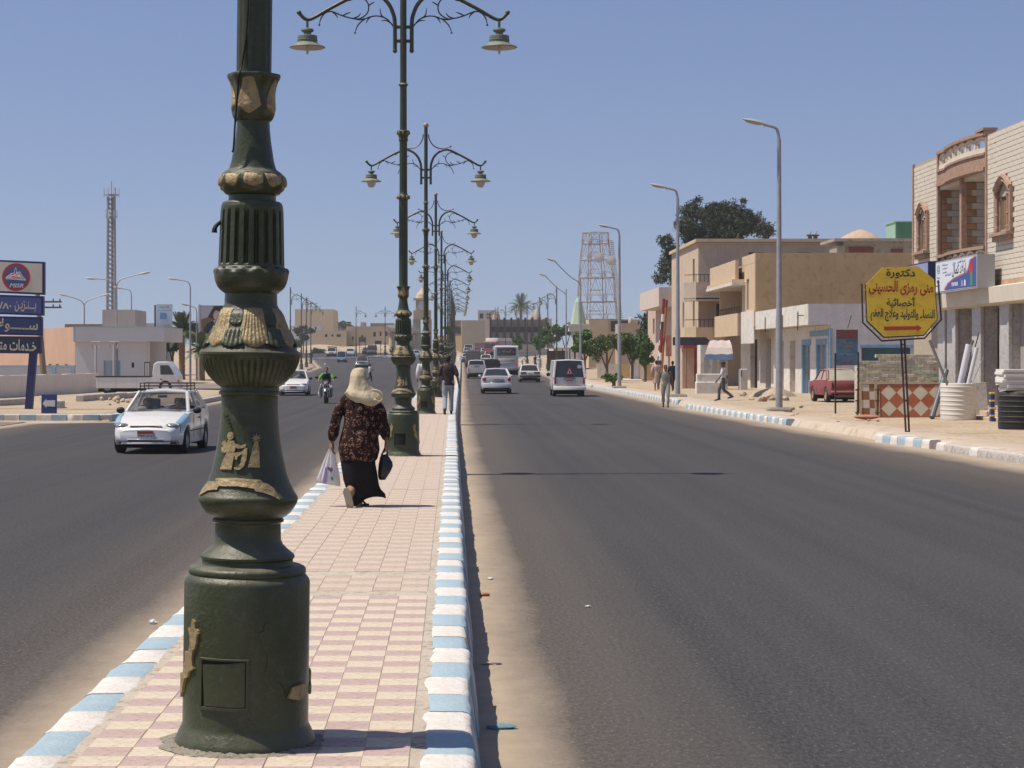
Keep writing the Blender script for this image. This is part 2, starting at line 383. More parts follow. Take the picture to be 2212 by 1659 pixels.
# ---- the median: bedding, kerb stones, paving tiles
cement = M('cement_bed', (0.43, 0.365, 0.285), (0.48, 0.415, 0.33), sc=3, rough=.95, bump=.6, bsc=45, c3=(.3, .24, .17), sc3=14)
med = empty('median', (0, 0, 0), kind='structure')
def median_bed():
 mb = MB(); rows = []
 Ys = [4 + i * 3 for i in range(18)] + [58 + i * 8 for i in range(37)] + [352]
 for Y in Ys:
  s, z = mshift(Y), gz(Y); l, r = ML + s + .10, MR + s - .10
  rows.append([(l, Y, z - .05), (l, Y, z + .328), (r, Y, z + .328), (r, Y, z - .05)])
 mb.rings(rows, True, True, closed=False); mb.build('paving_bed', cement, med, fix=True)
median_bed()
rows_l = 0.51
def median_kerbs():
 rest = {'w': MB(), 'b': MB()}
 n = 0; Y = 6.1; i = 0
 while Y < 350:
  for side in (1, -1):
   k = 'wb'[(i + (0 if side > 0 else 0)) % 2]; s = mshift(Y)
   x = (MR + s) if side > 0 else (ML + s)
   ang = math.atan((mshift(Y + .3) - mshift(Y - .3)) / .6)
   jx = random.uniform(-.008, .008)
   if n < 300:
    me = kerb_me(k, .235, .335, rows_l - .003, side, random.randrange(6))
    share('kerb_stone', me, med, (x + jx, Y, gz(Y)), (0, 0, -ang + random.uniform(-.01, .01))); n += 1
   else:
    mb = rest[k]; mb.T = TR((x, Y, gz(Y)), -ang)
    src = kerb_mesh(None, .235, .335, rows_l, side, i % 5); mb.add(src.v, src.f)
  Y += rows_l; i += 1
 for k, m in (('w', k_white), ('b', k_blue)): rest[k].build('kerb_stone', m, med, fix=True, kind='stuff')
median_kerbs()
def tile_material(name, c, c2):
 m = M(name, c, c2, sc=7, rough=.75, c3=tuple(x * .8 for x in c), sc3=40, spec=.25)
 nt = m.node_tree; N = nt.nodes; L = nt.links; b = N['Principled BSDF']
 tc = N.new('ShaderNodeTexCoord'); w = N.new('ShaderNodeTexWave'); w.bands_direction = 'Y'; w.inputs['Scale'].default_value = 10.5; w.inputs['Distortion'].default_value = .25; w.inputs['Detail'].default_value = 1
 L.new(tc.outputs['Object'], w.inputs[0])
 bp = N.new('ShaderNodeBump'); bp.inputs['Strength'].default_value = .8; bp.inputs['Distance'].default_value = .006
 L.new(w.outputs[1], bp.inputs['Height']); L.new(bp.outputs[0], b.inputs['Normal'])
 return m
t_pink = tile_material('tile_pink', (.425, .315, .275), (.465, .355, .31))
t_yel = tile_material('tile_yellow', (.555, .465, .345), (.60, .515, .39))
t_pink2 = tile_material('tile_pink_dusty', (.445, .345, .28), (.475, .375, .30))
t_yel2 = tile_material('tile_yellow_dusty', (.505, .42, .325), (.545, .455, .355))
def tile_mb(mb, w, l, h):
 c = .003
 def ring(d, z): return [(-w / 2 + d, -l / 2 + d, z), (w / 2 - d, -l / 2 + d, z), (w / 2 - d, l / 2 - d, z), (-w / 2 + d, l / 2 - d, z)]
 mb.rings([ring(0, -.02), ring(0, h - c), ring(c, h)], False, True)
def median_tiles():
 mes = []
 for m in (t_pink, t_yel, t_pink2, t_yel2):
  mb = MB(); tile_mb(mb, .2004, .2004, .0145); mes.append(mb.mesh('paving_tile', m))
 rest = [MB() for _ in range(4)]; n = 0; Y = 6.05; r = 0
 while Y < 300:
  if 13.93 < Y < 14.35: Y = 14.45; r += 1
  if 15.45 < Y < 15.62: Y = 15.75
  if r > 60 and (r % 47) == 0: Y += .07
  s = mshift(Y); far = Y > 14
  for c in range(7):
   x = ML + s + .235 + .04 + .1 + c * .202 + .003 * mnoise.noise(Vector((c * 9.1, Y * .25, 0)))
   k = ((c + r) % 2) + (2 if far else 0); y = Y + .004 * mnoise.noise(Vector((c * 5.3, Y * .3, 7)))
   if 6.9 < Y and n < 300:
    share('paving_tile', mes[k], med, (x, y, gz(Y) + .318 + random.uniform(-.001, .0015)), (random.uniform(-.004, .004), random.uniform(-.004, .004), random.uniform(-.008, .008))); n += 1
   else:
    mb = rest[k]; mb.T = TR((x, y, gz(Y) + .318 + random.uniform(-.001, .001)), random.uniform(-.006, .006)); tile_mb(mb, .2004, .2004, .0145)
  Y += .202; r += 1
 for k, m in enumerate((t_pink, t_yel, t_pink2, t_yel2)): rest[k].build('paving_tile', m, med, kind='stuff')
median_tiles()
# ---- the pavement kerbs on both sides of the street
def side_kerb(name, P, h, kinds, side, label, l=.52, w=.25, fade=None):
 root = empty(name, (0, 0, 0), kind='structure'); d = 0.0; i = 0
 segs = [(Vector(a), Vector(b)) for a, b in zip(P, P[1:])]
 rest = {k: MB() for k in 'wbg'}; cnt = 0
 for a, b in segs:
  L_ = (b - a).length; n = max(1, round(L_ / l)); dv = (b - a) / n; ang = math.atan2(-dv.x, dv.y)
  for k in range(n):
   p = a + dv * (k + .5); kind = kinds[i % len(kinds)]
   if fade and random.random() < fade(p): kind = 'g'
   z = gz(p.y)
   if cnt < 150: share('kerb_stone', kerb_me(kind, w, h, dv.length - .008, side, random.randrange(4), .02), root, (p.x + random.uniform(-.012, .012), p.y, z), (0, 0, ang)); cnt += 1
   else:
    mb = rest[kind]; mb.T = TR((p.x, p.y, z), ang); src = kerb_mesh(None, w, h, dv.length, side, i % 5, .02); mb.add(src.v, src.f)
   i += 1
 for k, m in (('w', k_white), ('b', k_blue), ('g', k_grey)):
  if rest[k].v: rest[k].build('kerb_stone', m, root, fix=True, kind='stuff')
 return root
side_kerb('kerb', [(10.7, 44.0), (10.25, 47.6)], .2, 'wb', -1, '', .5)
side_kerb('kerb', [(11.3, 35), (10.9, 40), (10.74, 43.6)], .17, 'gwgb', -1, '', .6, fade=lambda p: .5)
side_kerb('kerb', [(10.12, 59.5), (9.75, 68), (9.42, 79.2)], .2, 'bw', -1, '', .56)
side_kerb('kerb', [(10.0, 87.0), (9.7, 110), (9.55, 134)], .2, 'bw', -1, '', .56)
side_kerb('kerb', [(9.55, 135), (9.8, 200), (9.6, 280), (8.4, 330)], .2, 'bw', -1, '', .9)
side_kerb('kerb', [(-17.0, 63.4), (-11.4, 63.4)], .22, 'bw', -1, '', .5)
side_kerb('kerb', [(-11.4, 63.4), (-11.05, 63.7), (-10.92, 64.4), (-10.9, 66), (-10.95, 80)], .22, 'wb', 1, '', .5, fade=lambda p: .35 if p.y > 66 else 0)
side_kerb('kerb', [(-10.95, 80), (-11.2, 96), (-12.0, 114)], .22, 'g', 1, '', .5)
side_kerb('kerb', [(-13.6, 143), (-14.4, 165), (-16.0, 200), (-17.2, 240)], .22, 'wg', 1, '', .8)
side_kerb('kerb', [(-30, 326), (-17.8, 330), (-13, 348), (-10, 375)], .22, 'wg', 1, '', 1.0)
side_kerb('kerb', [(-14, 352), (-6, 349), (3, 349), (7, 356)], .3, 'wb', -1, '', 1.2)
def pavement():
 mb = MB(); rows = []
 for i in range(120):
  Y = 36 + i * 1.4; j = .25 * mnoise.noise(Vector((Y * .3, 3, 1))) + .15 * mnoise.noise(Vector((Y * 1.1, 3, 1)))
  rows.append([(kr(Y) + .10 + j * .2, Y, gz(Y) - .07), (kr(Y) + .26 + j * .3, Y, gz(Y) + .165), (kr(Y) + .6, Y, gz(Y) + .185), (kr(Y) + 1.5 + j, Y, gz(Y) + .18), (kr(Y) + 1.75 + j, Y, gz(Y) + .10)])
 mb.rings(rows, closed=False); o = mb.build('pavement', M('pale_paving', (.43, .35, .265), (.48, .40, .31), sc=.8, rough=.9, bump=.3, bsc=12, c3=(.36, .27, .18), sc3=3), smooth=180, fix=True, kind='structure')
 if sum(p.normal.z for p in o.data.polygons) < 0: o.data.flip_normals()
pavement()

# ================================================================ ornate cast-iron lamp posts on the median
lamp_green = M('lamp_green', (0.034, 0.041, 0.014), (0.045, 0.052, 0.020), sc=6, rough=0.29, bump=.25, bsc=60, dust=.7, dcol=(.21, .19, .14), spec=.42, c3=(.05, .06, .035), sc3=28, streak=.35, scol=(.075, .07, .045))
gold = M('gold_paint', (0.40, 0.30, 0.14), (0.27, 0.20, 0.095), sc=14, rough=0.45, metal=.2, bump=.4, bsc=50, dust=.35, dcol=(.36, .29, .19), spec=.5, c3=(.20, .15, .07), sc3=40)
brown_gold = M('capital_brown', (0.16, 0.115, 0.07), (0.22, 0.17, 0.10), sc=20, rough=.6, dust=.5)
lamp_grey = M('lamp_shade_green', (0.10, 0.13, 0.10), (0.13, 0.16, 0.125), sc=8, rough=.5, dust=.5)
shade_in = M('lamp_reflector', (0.45, 0.40, 0.34), rough=.4)
milky = M('lamp_globe', (0.52, 0.47, 0.40), (0.44, 0.39, 0.33), sc=9, rough=.35, spec=.5)
dark_in = M('dark_inside', (0.012, 0.012, 0.011), rough=.9)
PROF = [(.310, -.02), (.312, .012), (.308, .03), (.301, .045), (.290, .068), (.281, .086), (.277, .10), (.2765, .40), (.276, .715), (.272, .73), (.258, .748), (.254, .752),
  (.258, .757), (.258, .772), (.252, .782), (.236, .789), (.203, .793), (.200, .80), (.200, .815), (.207, .822), (.207, .832), (.200, .84), (.175, .86), (.155, .88), (.146, .90), (.144, .97), (.146, .975), (.157, .981), (.158, .989), (.150, .996)]
VASE = [(.150, .996), (.165, 1.004), (.186, 1.02), (.204, 1.045), (.215, 1.065), (.219, 1.083), (.2165, 1.093), (.209, 1.103), (.196, 1.125), (.181, 1.157), (.169, 1.19), (.160, 1.2245), (.148, 1.28), (.1396, 1.3255), (.133, 1.38), (.128, 1.4264), (.1255, 1.48), (.1245, 1.53), (.127, 1.537), (.1355, 1.541), (.1360, 1.552), (.129, 1.558), (.129, 1.574)]
BOWL = [(.129, 1.574), (.146, 1.585), (.168, 1.605), (.187, 1.628), (.201, 1.65), (.210, 1.669), (.217, 1.69), (.2205, 1.709), (.2235, 1.717), (.2235, 1.727), (.213, 1.732)]
BELL = [(.213, 1.732), (.200, 1.742), (.190, 1.76), (.178, 1.79), (.163, 1.825), (.149, 1.864), (.138, 1.895), (.1295, 1.911), (.119, 1.932), (.1165, 1.938), (.115, 1.985)]
CUP = [(.115, 1.985), (.122, 1.99), (.135, 2.0), (.148, 2.014), (.157, 2.033), (.1625, 2.055), (.1645, 2.075), (.161, 2.088), (.150, 2.098), (.146, 2.104)]
DRUM = [(.146, 2.104), (.1455, 2.115), (.144, 2.15), (.142, 2.22), (.140, 2.30), (.138, 2.345), (.1365, 2.368), (.131, 2.384), (.122, 2.391), (.105, 2.393), (.104, 2.42)]
TORUS = [(.104, 2.418), (.118, 2.424), (.136, 2.443), (.145, 2.466), (.146, 2.482), (.140, 2.503), (.127, 2.519), (.112, 2.529), (.107, 2.533)]
NECK = [(.107, 2.532), (.104, 2.537), (.101, 2.545), (.094, 2.57), (.0875, 2.61), (.0795, 2.66), (.074, 2.71), (.072, 2.748)]
FCUP = [(.072, 2.745), (.082, 2.755), (.0905, 2.775), (.0935, 2.80), (.0915, 2.84), (.0915, 2.87), (.095, 2.895), (.104, 2.92), (.1135, 2.937), (.1155, 2.946), (.113, 2.953), (.080, 2.956)]
def prof_r(P, z):
 for (a, b), (c, d) in zip(P, P[1:]):
  if b <= z <= d: return a + (c - a) * ((z - b) / (d - b) if d > b else 0)
 return P[0][0] if z < P[0][1] else P[-1][0]
def dense(P, n=3):
 out = []
 for a, b in zip(P, P[1:]): out += [(a[0] + (b[0] - a[0]) * i / n, a[1] + (b[1] - a[1]) * i / n) for i in range(n)]
 return out + [P[-1]]
def wrap_poly(mb, poly, prof, th=.006, cx=0.0, rot=0.0):
 bm = bmesh.new(); vs = [bm.verts.new((x, z, 0)) for x, z in poly]; bm.faces.new(vs)
 bmesh.ops.triangulate(bm, faces=bm.faces)
 for _ in range(4):
  es = [e for e in bm.edges if e.calc_length() > .028]
  if es: bmesh.ops.subdivide_edges(bm, edges=es, cuts=1); bmesh.ops.triangulate(bm, faces=bm.faces)
 bmesh.ops.recalc_face_normals(bm, faces=bm.faces)
 if bm.faces[:][0].normal.z < 0: bmesh.ops.reverse_faces(bm, faces=bm.faces)
 bm.verts.index_update(); bm.verts.ensure_lookup_table()
 def pos(v, t):
  r = prof_r(prof, v.co.y); a = math.asin(max(-.99, min(.99, (v.co.x - cx) / r))) + rot; rr = r + t
  return (rr * math.sin(a), -rr * math.cos(a), v.co.y)
 n = len(bm.verts); vsx = [pos(v, th) for v in bm.verts] + [pos(v, -.006) for v in bm.verts]
 fs = [tuple(v.index for v in f.verts) for f in bm.faces]
 for e in bm.edges:
  if len(e.link_faces) == 1:
   l = e.link_loops[0]; a, b = l.vert.index, l.link_loop_next.vert.index; fs.append((a, a + n, b + n, b))
 mb.add(vsx, fs); bm.free()
def arcpts(cx, cy, r, a0, a1, n): return [(cx + r * math.cos(R(a0 + (a1 - a0) * i / n)), cy + r * math.sin(R(a0 + (a1 - a0) * i / n))) for i in range(n + 1)]
def leaf_patch(mb, prof, th0, z_top, z_bot, wfun, ribs, lift, nu=26, nv=16):
 def p(u, v):
  z = z_top + (z_bot - z_top) * v; x = (u * 2 - 1)
  tip = 0.0
  if v > .7: tip = abs(x) ** 1.5 * .25 * (v - .7) / .3 * (z_top - z_bot)
  z2 = z + tip; r = prof_r(prof, z2); hw = wfun(v)
  edge = 1 - max(abs(x) ** 10, v ** 14, (1 - v) ** 14)
  rel = (lift * (.55 + .45 * abs(math.cos(ribs * math.pi * .5 * x)) ** .8) + lift * .9 * v ** 3) * edge - .008 * (1 - edge)
  a = th0 + x * hw / max(r, .05); rr = r + rel
  return (rr * math.sin(a), -rr * math.cos(a), z2)
 mb.grid(p, nu, nv)
def lamp_lower(root, gaps):
 mb = MB(); mb.lathe(dense(PROF, 2), 72, caps=True); mb.build('base_drum', lamp_green, root, smooth=40)
 mb = MB(); mb.lathe(dense(VASE, 2), 64, caps=True); mb.build('vase', lamp_green, root, smooth=45)
 mb = MB(); mb.lathe(dense(BOWL, 3), 176, fn=lambda r, z, t: r - (.0075 * max(0, math.cos(44 * t)) ** 1.0 * (1 if 1.58 < z < 1.705 else 0) * min(1, max(0, (1.708 - z) / .02))), caps=True)
 mb.build('bowl', lamp_green, root, smooth=60)
 mb = MB(); mb.lathe(dense(BELL, 2), 64); mb.build('bell', lamp_green, root, smooth=45)
 mb = MB(); mb.lathe(dense(CUP, 3), 128, fn=lambda r, z, t: r + (.010 * math.sin(14 * t) * max(0, (z - 2.068) / .03) if 2.068 < z < 2.1 else 0)); mb.build('cup', lamp_green, root, smooth=50)
 def fl(r, z, t):
  d = min(1, max(0, (z - 2.11) / .01)) * min(1, max(0, (2.352 - z) / .012)); s = math.cos(20 * t)
  return r - .017 * d * max(0, s) ** .6
 mb = MB(); mb.lathe(dense(DRUM, 5), 240, fn=fl); mb.build('fluted_drum', lamp_green, root, smooth=45)
 mb = MB(); mb.lathe(dense(TORUS, 3), 120, fn=lambda r, z, t: r + .004 * math.sin(9 * t + 30 * z) * (1 if 2.44 < z < 2.51 else 0)); c = mb.build('collar', lamp_green, root, smooth=60)
 mb = MB()
 for k in range(9):
  a0 = 2 * math.pi * k / 9 + .2
  leaf_patch(mb, TORUS, a0, 2.513, 2.448, lambda v: .050 * (.8 + .2 * math.sin(v * 3 + k)), 2, .007, 14, 8)
 mb.build('collar_leaf', gold, c, smooth=60, fix=True)
 mb = MB(); mb.lathe(dense(NECK, 2), 48); mb.build('neck', lamp_green, root, smooth=50)
 mb = MB(); mb.lathe(dense(FCUP, 2), 64, fn=lambda r, z, t: r + .004 * math.cos(6 * t)); c = mb.build('flower_cup', lamp_green, root, smooth=55)
 mb = MB()
 for k in range(4):
  leaf_patch(mb, FCUP, R(90 * k - 4), 2.938, 2.768, lambda v: .030 + .036 * math.sin(min(1, v * 1.3) * 1.57) ** 2, 3, .005, 16, 16)
 mb.build('petal', gold, c, smooth=60, fix=True)
 bell = root
 for k in range(6):
  a0 = R(15 + 60 * k); mb = MB(); leaf_patch(mb, BELL, a0, 1.93, 1.742, lambda v: .042 + .048 * v ** 1.3, 9, .010, 40, 20)
  mb.build('bell_leaf', gold if k != 3 else lamp_green, root, smooth=60, fix=True)
  mb = MB(); leaf_patch(mb, BELL, a0 - R(30), 1.84, 1.742, lambda v: .044 + .014 * v, 5, .014, 20, 10)
  d = MB(); leaf_patch(d, BELL, a0 - R(30), 1.915, 1.835, lambda v: .044 * math.sin(.4 + 2.4 * v), 3, .006, 12, 10); mb.add(d.v, d.f)
  mb.build('shell_leaf', lamp_green, root, smooth=60, fix=True)
 S = .000673
 def zz(y): return 1.7 - ((900 + y / 1.8433) / 1.649 - 774) * .002046
 def E(pts): return [((x - 560) * S, zz(y)) for x, y in pts]
 em = MB()
 for poly, t in [
  ([(478 + 21 * math.cos(a), 1196 + 25 * math.sin(a)) for a in [i * .5 for i in range(13)]], .012),
  ([(462, 1222), (500, 1225), (515, 1262), (505, 1300), (460, 1302), (452, 1262)], .010),
  ([(458, 1295), (508, 1295), (500, 1350), (492, 1412), (414, 1412), (430, 1360), (446, 1325)], .009),
  ([(505, 1245), (545, 1258), (572, 1245), (580, 1252), (568, 1272), (530, 1276), (505, 1265)], .010),
  ([(462, 1270), (440, 1228), (420, 1232), (414, 1252), (432, 1268), (412, 1272), (418, 1300), (440, 1308), (462, 1292)], .008),
  ([(572, 1270), (586, 1272), (584, 1340), (570, 1390), (545, 1412), (515, 1410), (508, 1398), (532, 1395), (548, 1368), (556, 1320), (548, 1298), (556, 1290)], .010),
  ([(498, 1305), (530, 1300), (546, 1296), (550, 1312), (528, 1330), (524, 1350), (512, 1345), (508, 1325)], .009),
  ([(620, 1265), (655, 1265), (660, 1322), (612, 1322)], .010), ([(608, 1322), (658, 1322), (664, 1395), (595, 1395)], .012), ([(628, 1225), (648, 1225), (652, 1265), (622, 1265)], .009),
  ([(638 + (34 if i % 2 == 0 else 13) * math.sin(i * math.pi / 8), 1208 - (30 if i % 2 == 0 else 12) * math.cos(i * math.pi / 8)) for i in range(16)], .008)]:
  wrap_poly(em, E(poly), VASE, t)
 em.build('emblem', gold, root, smooth=40, fix=True)
 rb = MB(); rbl = E([(268, 1590), (290, 1540), (330, 1495), (388, 1490), (392, 1470), (520, 1464), (675, 1474), (690, 1492), (720, 1500), (755, 1530), (795, 1600), (740, 1570), (700, 1555), (650, 1545), (640, 1528), (540, 1515), (415, 1518), (405, 1540), (340, 1550)])
 wrap_poly(rb, rbl, VASE, .010); rb.build('ribbon', gold, root, smooth=40, fix=True)
 sq = MB()
 for i in range(5): wrap_poly(sq, E([(415 + i * 14, 1060 + i * 22), (445 + i * 9, 1058 + i * 22), (450 + i * 9, 1068 + i * 22), (420 + i * 14, 1072 + i * 22)]), VASE, .008)
 sq.build('ornament_line', lamp_green, root, smooth=40, fix=True)
 def Dp(pts): return [((x - 685) * .0007, 1.7 - ((1800 + y / 1.7725) / 1.649 - 774) * .002046) for x, y in pts]
 br = Dp([(395, 685), (412, 700), (420, 742), (440, 752), (446, 768), (432, 775), (428, 820), (418, 862), (400, 880), (395, 930), (402, 975), (410, 990), (375, 1015), (358, 1055), (335, 1066), (322, 1110), (316, 1150), (290, 1200), (270, 1180), (274, 1135), (290, 1120), (287, 1050), (300, 1040), (318, 1045), (328, 985), (340, 950), (338, 895), (356, 900), (368, 890), (378, 850), (378, 790), (362, 745), (385, 735)])
 for k in (0, 1):
  for s in (1, -1):
   worn = gaps is False and s < 0 and k == 0; mb = MB(); wrap_poly(mb, [(x * s * .965, z) for x, z in br], PROF, .004 if worn else .012, 0, R(180 * k) - (R(16) if worn else 0)); mb.build('gilt_branch', lamp_green if worn else gold, root, smooth=40, fix=True)
   if worn: mb = MB(); wrap_poly(mb, Dp([(985, 1165), (1005, 1100), (1060, 1090), (1068, 1150), (1040, 1190)]), PROF, .016); mb.build('gilt_branch', gold, root, smooth=40, fix=True)
 return root
def access_hatch(root, opened):
 def Dp(x, y): return ((x - 685) * .0007, 1.7 - ((1800 + y / 1.7725) / 1.649 - 774) * .002046)
 fr = MB()
 x0, z0 = Dp(478, 1212); x1, z1 = Dp(752, 925)
 for poly in ([(x0 - .012, z0 - .012), (x1 + .012, z0 - .012), (x1 + .012, z0), (x0 - .012, z0)], [(x0 - .012, z1), (x1 + .012, z1), (x1 + .012, z1 + .008), (x0 - .012, z1 + .008)],
                 [(x0 - .012, z0), (x0, z0), (x0, z1), (x0 - .012, z1)], [(x1, z0), (x1 + .012, z0), (x1 + .012, z1), (x1, z1)]):
  wrap_poly(fr, poly, PROF, .012)
 h = fr.build('hatch_frame', lamp_green, root, fix=True, smooth=30)
 bk = MB(); wrap_poly(bk, [(x0, z0), (x1, z0), (x1, z1), (x0, z1)], PROF, .004); bk.build('hatch_opening', dark_in, h, fix=True)
 if not opened:
  d = MB(); wrap_poly(d, [(x0 + .012, z0 + .004), (x1 - .004, z0 + .004), (x1 - .004, z1 - .003), (x0 + .002, z1 - .022)], PROF, .009); d.build('hatch_door', lamp_green, h, fix=True, smooth=30)
def lamp_upper(root, arms, bulbs):
 prof = [(.080, 2.95), (.077, 2.96), (.077, 4.45), (.083, 4.46), (.098, 4.50), (.088, 4.54), (.070, 4.56), (.0675, 4.60), (.0675, 5.46), (.075, 5.48), (.085, 5.50), (.075, 5.52), (.082, 5.55), (.100, 5.61), (.112, 5.645), (.105, 5.66), (.062, 5.67), (.060, 6.43), (.075, 6.445), (.088, 6.46), (.075, 6.475), (.058, 6.49), (.056, 8.62), (.055, 8.76)]
 def fl(r, z, t): return r - (.007 * max(0, math.cos(14 * t)) if (2.97 < z < 4.44 or 4.61 < z < 5.45) else 0)
 d = []
 for a, b in zip(prof, prof[1:]): d += [a]
 P2 = []
 for (a, b) in prof:
  P2.append((a, b))
  if b in (2.96, 4.60): P2.append((a, b + .02))
  if b in (4.45, 5.46): P2.insert(-1, (a, b - .02))
 mb = MB(); mb.lathe(P2, 56, fn=fl); mb.build('shaft', lamp_green, root, smooth=40)
 for zc in (4.50, 5.62):
  mb = MB()
  for k in range(8): mb.ell((.095 * math.cos(k * .785), .095 * math.sin(k * .785), zc), (.026, .026, .035), 8, 5)
  mb.build('capital', brown_gold, root, smooth=180)
 mb = MB(); mb.ell((0, 0, 8.82), .085, 16, 10); mb.build('finial', gold, root, smooth=180)
 k_ = .003654
 def C(pts, s): return [(s * (x - 1240) * k_, 0, 1.7 - (y / 3.908 - 774) * .01428) for x, y in pts]
 for s in arms:
  mb = MB()
  mb.tube(C([(1280, 1558), (1280, 1480), (1281, 1420), (1288, 1385), (1308, 1340), (1345, 1302), (1395, 1281), (1440, 1284), (1500, 1311), (1600, 1364), (1660, 1399), (1690, 1411), (1712, 1405), (1735, 1382)], s), [.036] * 5 + [.034] * 4 + [.032] * 5, 8, 5)
  mb.tube(C([(1262, 1150), (1268, 1190), (1297, 1238), (1340, 1265), (1390, 1270), (1443, 1254)], s), .019, 6, 5)
  for y in (1447, 1514): mb.tube(C([(1240, y), (1282, y)], s), .030, 8)
  for x, y in ((1280, 1560), (1737, 1378), (1446, 1252)): mb.ell(C([(x, y)], s)[0], .042 if x != 1446 else .03, 8, 6)
  a = mb.build('arm', lamp_green, root, smooth=60)
  sb = MB()
  for pts in ([(1284, 1450), (1300, 1428), (1325, 1405), (1370, 1394), (1420, 1407), (1455, 1437), (1470, 1472)], [(1500, 1312), (1470, 1303), (1435, 1307), (1408, 1335), (1410, 1378), (1445, 1406), (1480, 1406), (1530, 1393), (1580, 1373), (1612, 1380), (1632, 1405), (1640, 1434)],
     [(1325, 1406), (1345, 1390), (1351, 1358)], [(1300, 1428), (1320, 1416), (1345, 1417)], [(1395, 1398), (1408, 1410), (1417, 1428)], [(1420, 1407), (1450, 1412), (1475, 1408)], [(1407, 1345), (1392, 1335), (1377, 1327)],
     [(1480, 1406), (1455, 1396), (1443, 1380)], [(1530, 1393), (1510, 1383), (1490, 1376)], [(1580, 1373), (1560, 1390), (1553, 1404)], [(1470, 1303), (1490, 1318), (1505, 1322)]):
   sb.tube(C(pts, s), [.013] * (len(pts) - 1) + [.006], 5, 3)
  for x, y in ((1470, 1474), (1640, 1437)): sb.ell(C([(x, y)], s)[0], .02, 6, 4)
  sb.build('scroll', lamp_green, a, smooth=60)
  cx, _, cz = C([(1697, 1412)], s)[0]
  ln = empty('lantern', (cx, 0, cz)); ln.parent = root
  mb = MB(); mb.lathe([(.022, .02), (.022, -.14), (.07, -.15), (.105, -.165), (.112, -.19), (.095, -.21), (.065, -.225), (.062, -.25), (.10, -.265), (.165, -.28), (.172, -.30), (.172, -.345), (.178, -.35), (.178, -.365), (.172, -.37), (.174, -.40), (.20, -.42), (.26, -.45), (.308, -.475), (.312, -.485), (.30, -.492)][::-1], 32, caps=False)
  mb.build('shade', lamp_grey, ln, smooth=45, fix=True)
  mb = MB(); mb.lathe([(.30, -.493), (.24, -.47), (.15, -.43), (.02, -.40)], 24, caps=False); mb.build('reflector', shade_in, ln, smooth=60)
  if bulbs: mb = MB(); mb.lathe([(.02, -.40), (.024, -.50), (.026, -.56), (.016, -.60), (.003, -.605)][::-1], 10); mb.build('bulb', milky, ln, smooth=50)
  else: mb = MB(); mb.lathe([(.145, -.47), (.14, -.52), (.125, -.58), (.10, -.63), (.075, -.66), (.04, -.67), (.003, -.672)][::-1], 20); mb.build('globe', milky, ln, smooth=50)
def put(o, loc, rz=0, **t): o.location = loc; o.rotation_euler = (0, 0, rz); return tag(o, **t)
LG = 'ornate green lamp posts along the paved median'
lampA = empty('lamp_post', (0, 0, 0)); lamp_lower(lampA, False); access_hatch(lampA, False); lamp_upper(lampA, (1, -1), True)
lampB = empty('lamp_post', (0, 0, 0)); lamp_lower(lampB, True); access_hatch(lampB, True); lamp_upper(lampB, (1, -1), True)
lampC = empty('lamp_post', (0, 0, 0)); lamp_lower(lampC, True); access_hatch(lampC, True); lamp_upper(lampC, (1, -1), False)
put(lampA, (-.917, 8.67, .33), label='tall green and gold ornate lamp post with a crooked hatch door in its drum', cat='lamp post', group=LG)
lampA.rotation_euler = (0, R(.75), R(-4))
put(lampB, (-.86, 34.15, .33), label='green and gold lamp post beside the woman in the cream headscarf', cat='lamp post', group=LG)
put(lampC, (-.82, 60.0, .33), label='green and gold lamp post just left of the walking man in the dark shirt', cat='lamp post', group=LG)
mb = MB(); mb.tube([(-.012, -.082, 3.42), (-.020, -.082, 3.15), (-.040, -.083, 2.98), (-.046, -.118, 2.94), (-.052, -.105, 2.86), (-.062, -.10, 2.74), (-.066, -.112, 2.62), (-.072, -.11, 2.60)], .0045, 6, 4)
mb.build('cable', M('cable_black', (.012, .012, .012), rough=.7), lampA, smooth=60)
mb = MB(); mb.tube([(-.13, -.05, 2.30), (-.152, -.06, 2.275), (-.156, -.06, 2.25)], [.008, .010, .014], 6, 3); mb.build('cable_end', MATS['cable_black'], lampA, smooth=60)
def footing(n, r0):
 mb = MB(); rs = []
 for rr, z in ((r0 - .02, .018), (r0 + .02, .016), (r0 + .045, .010), (r0 + .07, .0)):
  rs.append([((rr + .035 * (mnoise.noise(Vector((math.cos(a) * 3.0, math.sin(a) * 3.0, n))) + .5 * mnoise.noise(Vector((math.cos(a) * 9, math.sin(a) * 9, n)))) * (rr - r0 + .03) / .08) * math.cos(a), (rr + .03 * mnoise.noise(Vector((math.cos(a) * 6, math.sin(a) * 6, n)))) * math.sin(a), max(0, z + .012 * mnoise.noise(Vector((math.cos(a) * 14, math.sin(a) * 14, rr * 30))))) for a in [2 * math.pi * i / 90 for i in range(90)]])
 mb.rings(rs); return mb
foot_m = M('rough_cement', (.26, .225, .175), (.34, .295, .23), sc=9, rough=.95, bump=1.0, bsc=60, c3=(.16, .14, .11), sc3=30)
for L_ in (lampA, lampB, lampC): footing(1.0, .30).build('cement_footing', foot_m, L_, smooth=180, fix=True)
tab = None
for i in range(3, 14):
 Y = 8.67 + 25.35 * i + (0.5 if i == 3 else 0); s = mshift(Y)
 c = copy_tree(lampC); put(c, (-.84 + s * .9, Y, gz(Y) + .33), label='green lamp post further up the median beyond the walking man', cat='lamp post', group='lamp posts of the far median')
lampS = empty('lamp_post', (0, 0, 0))
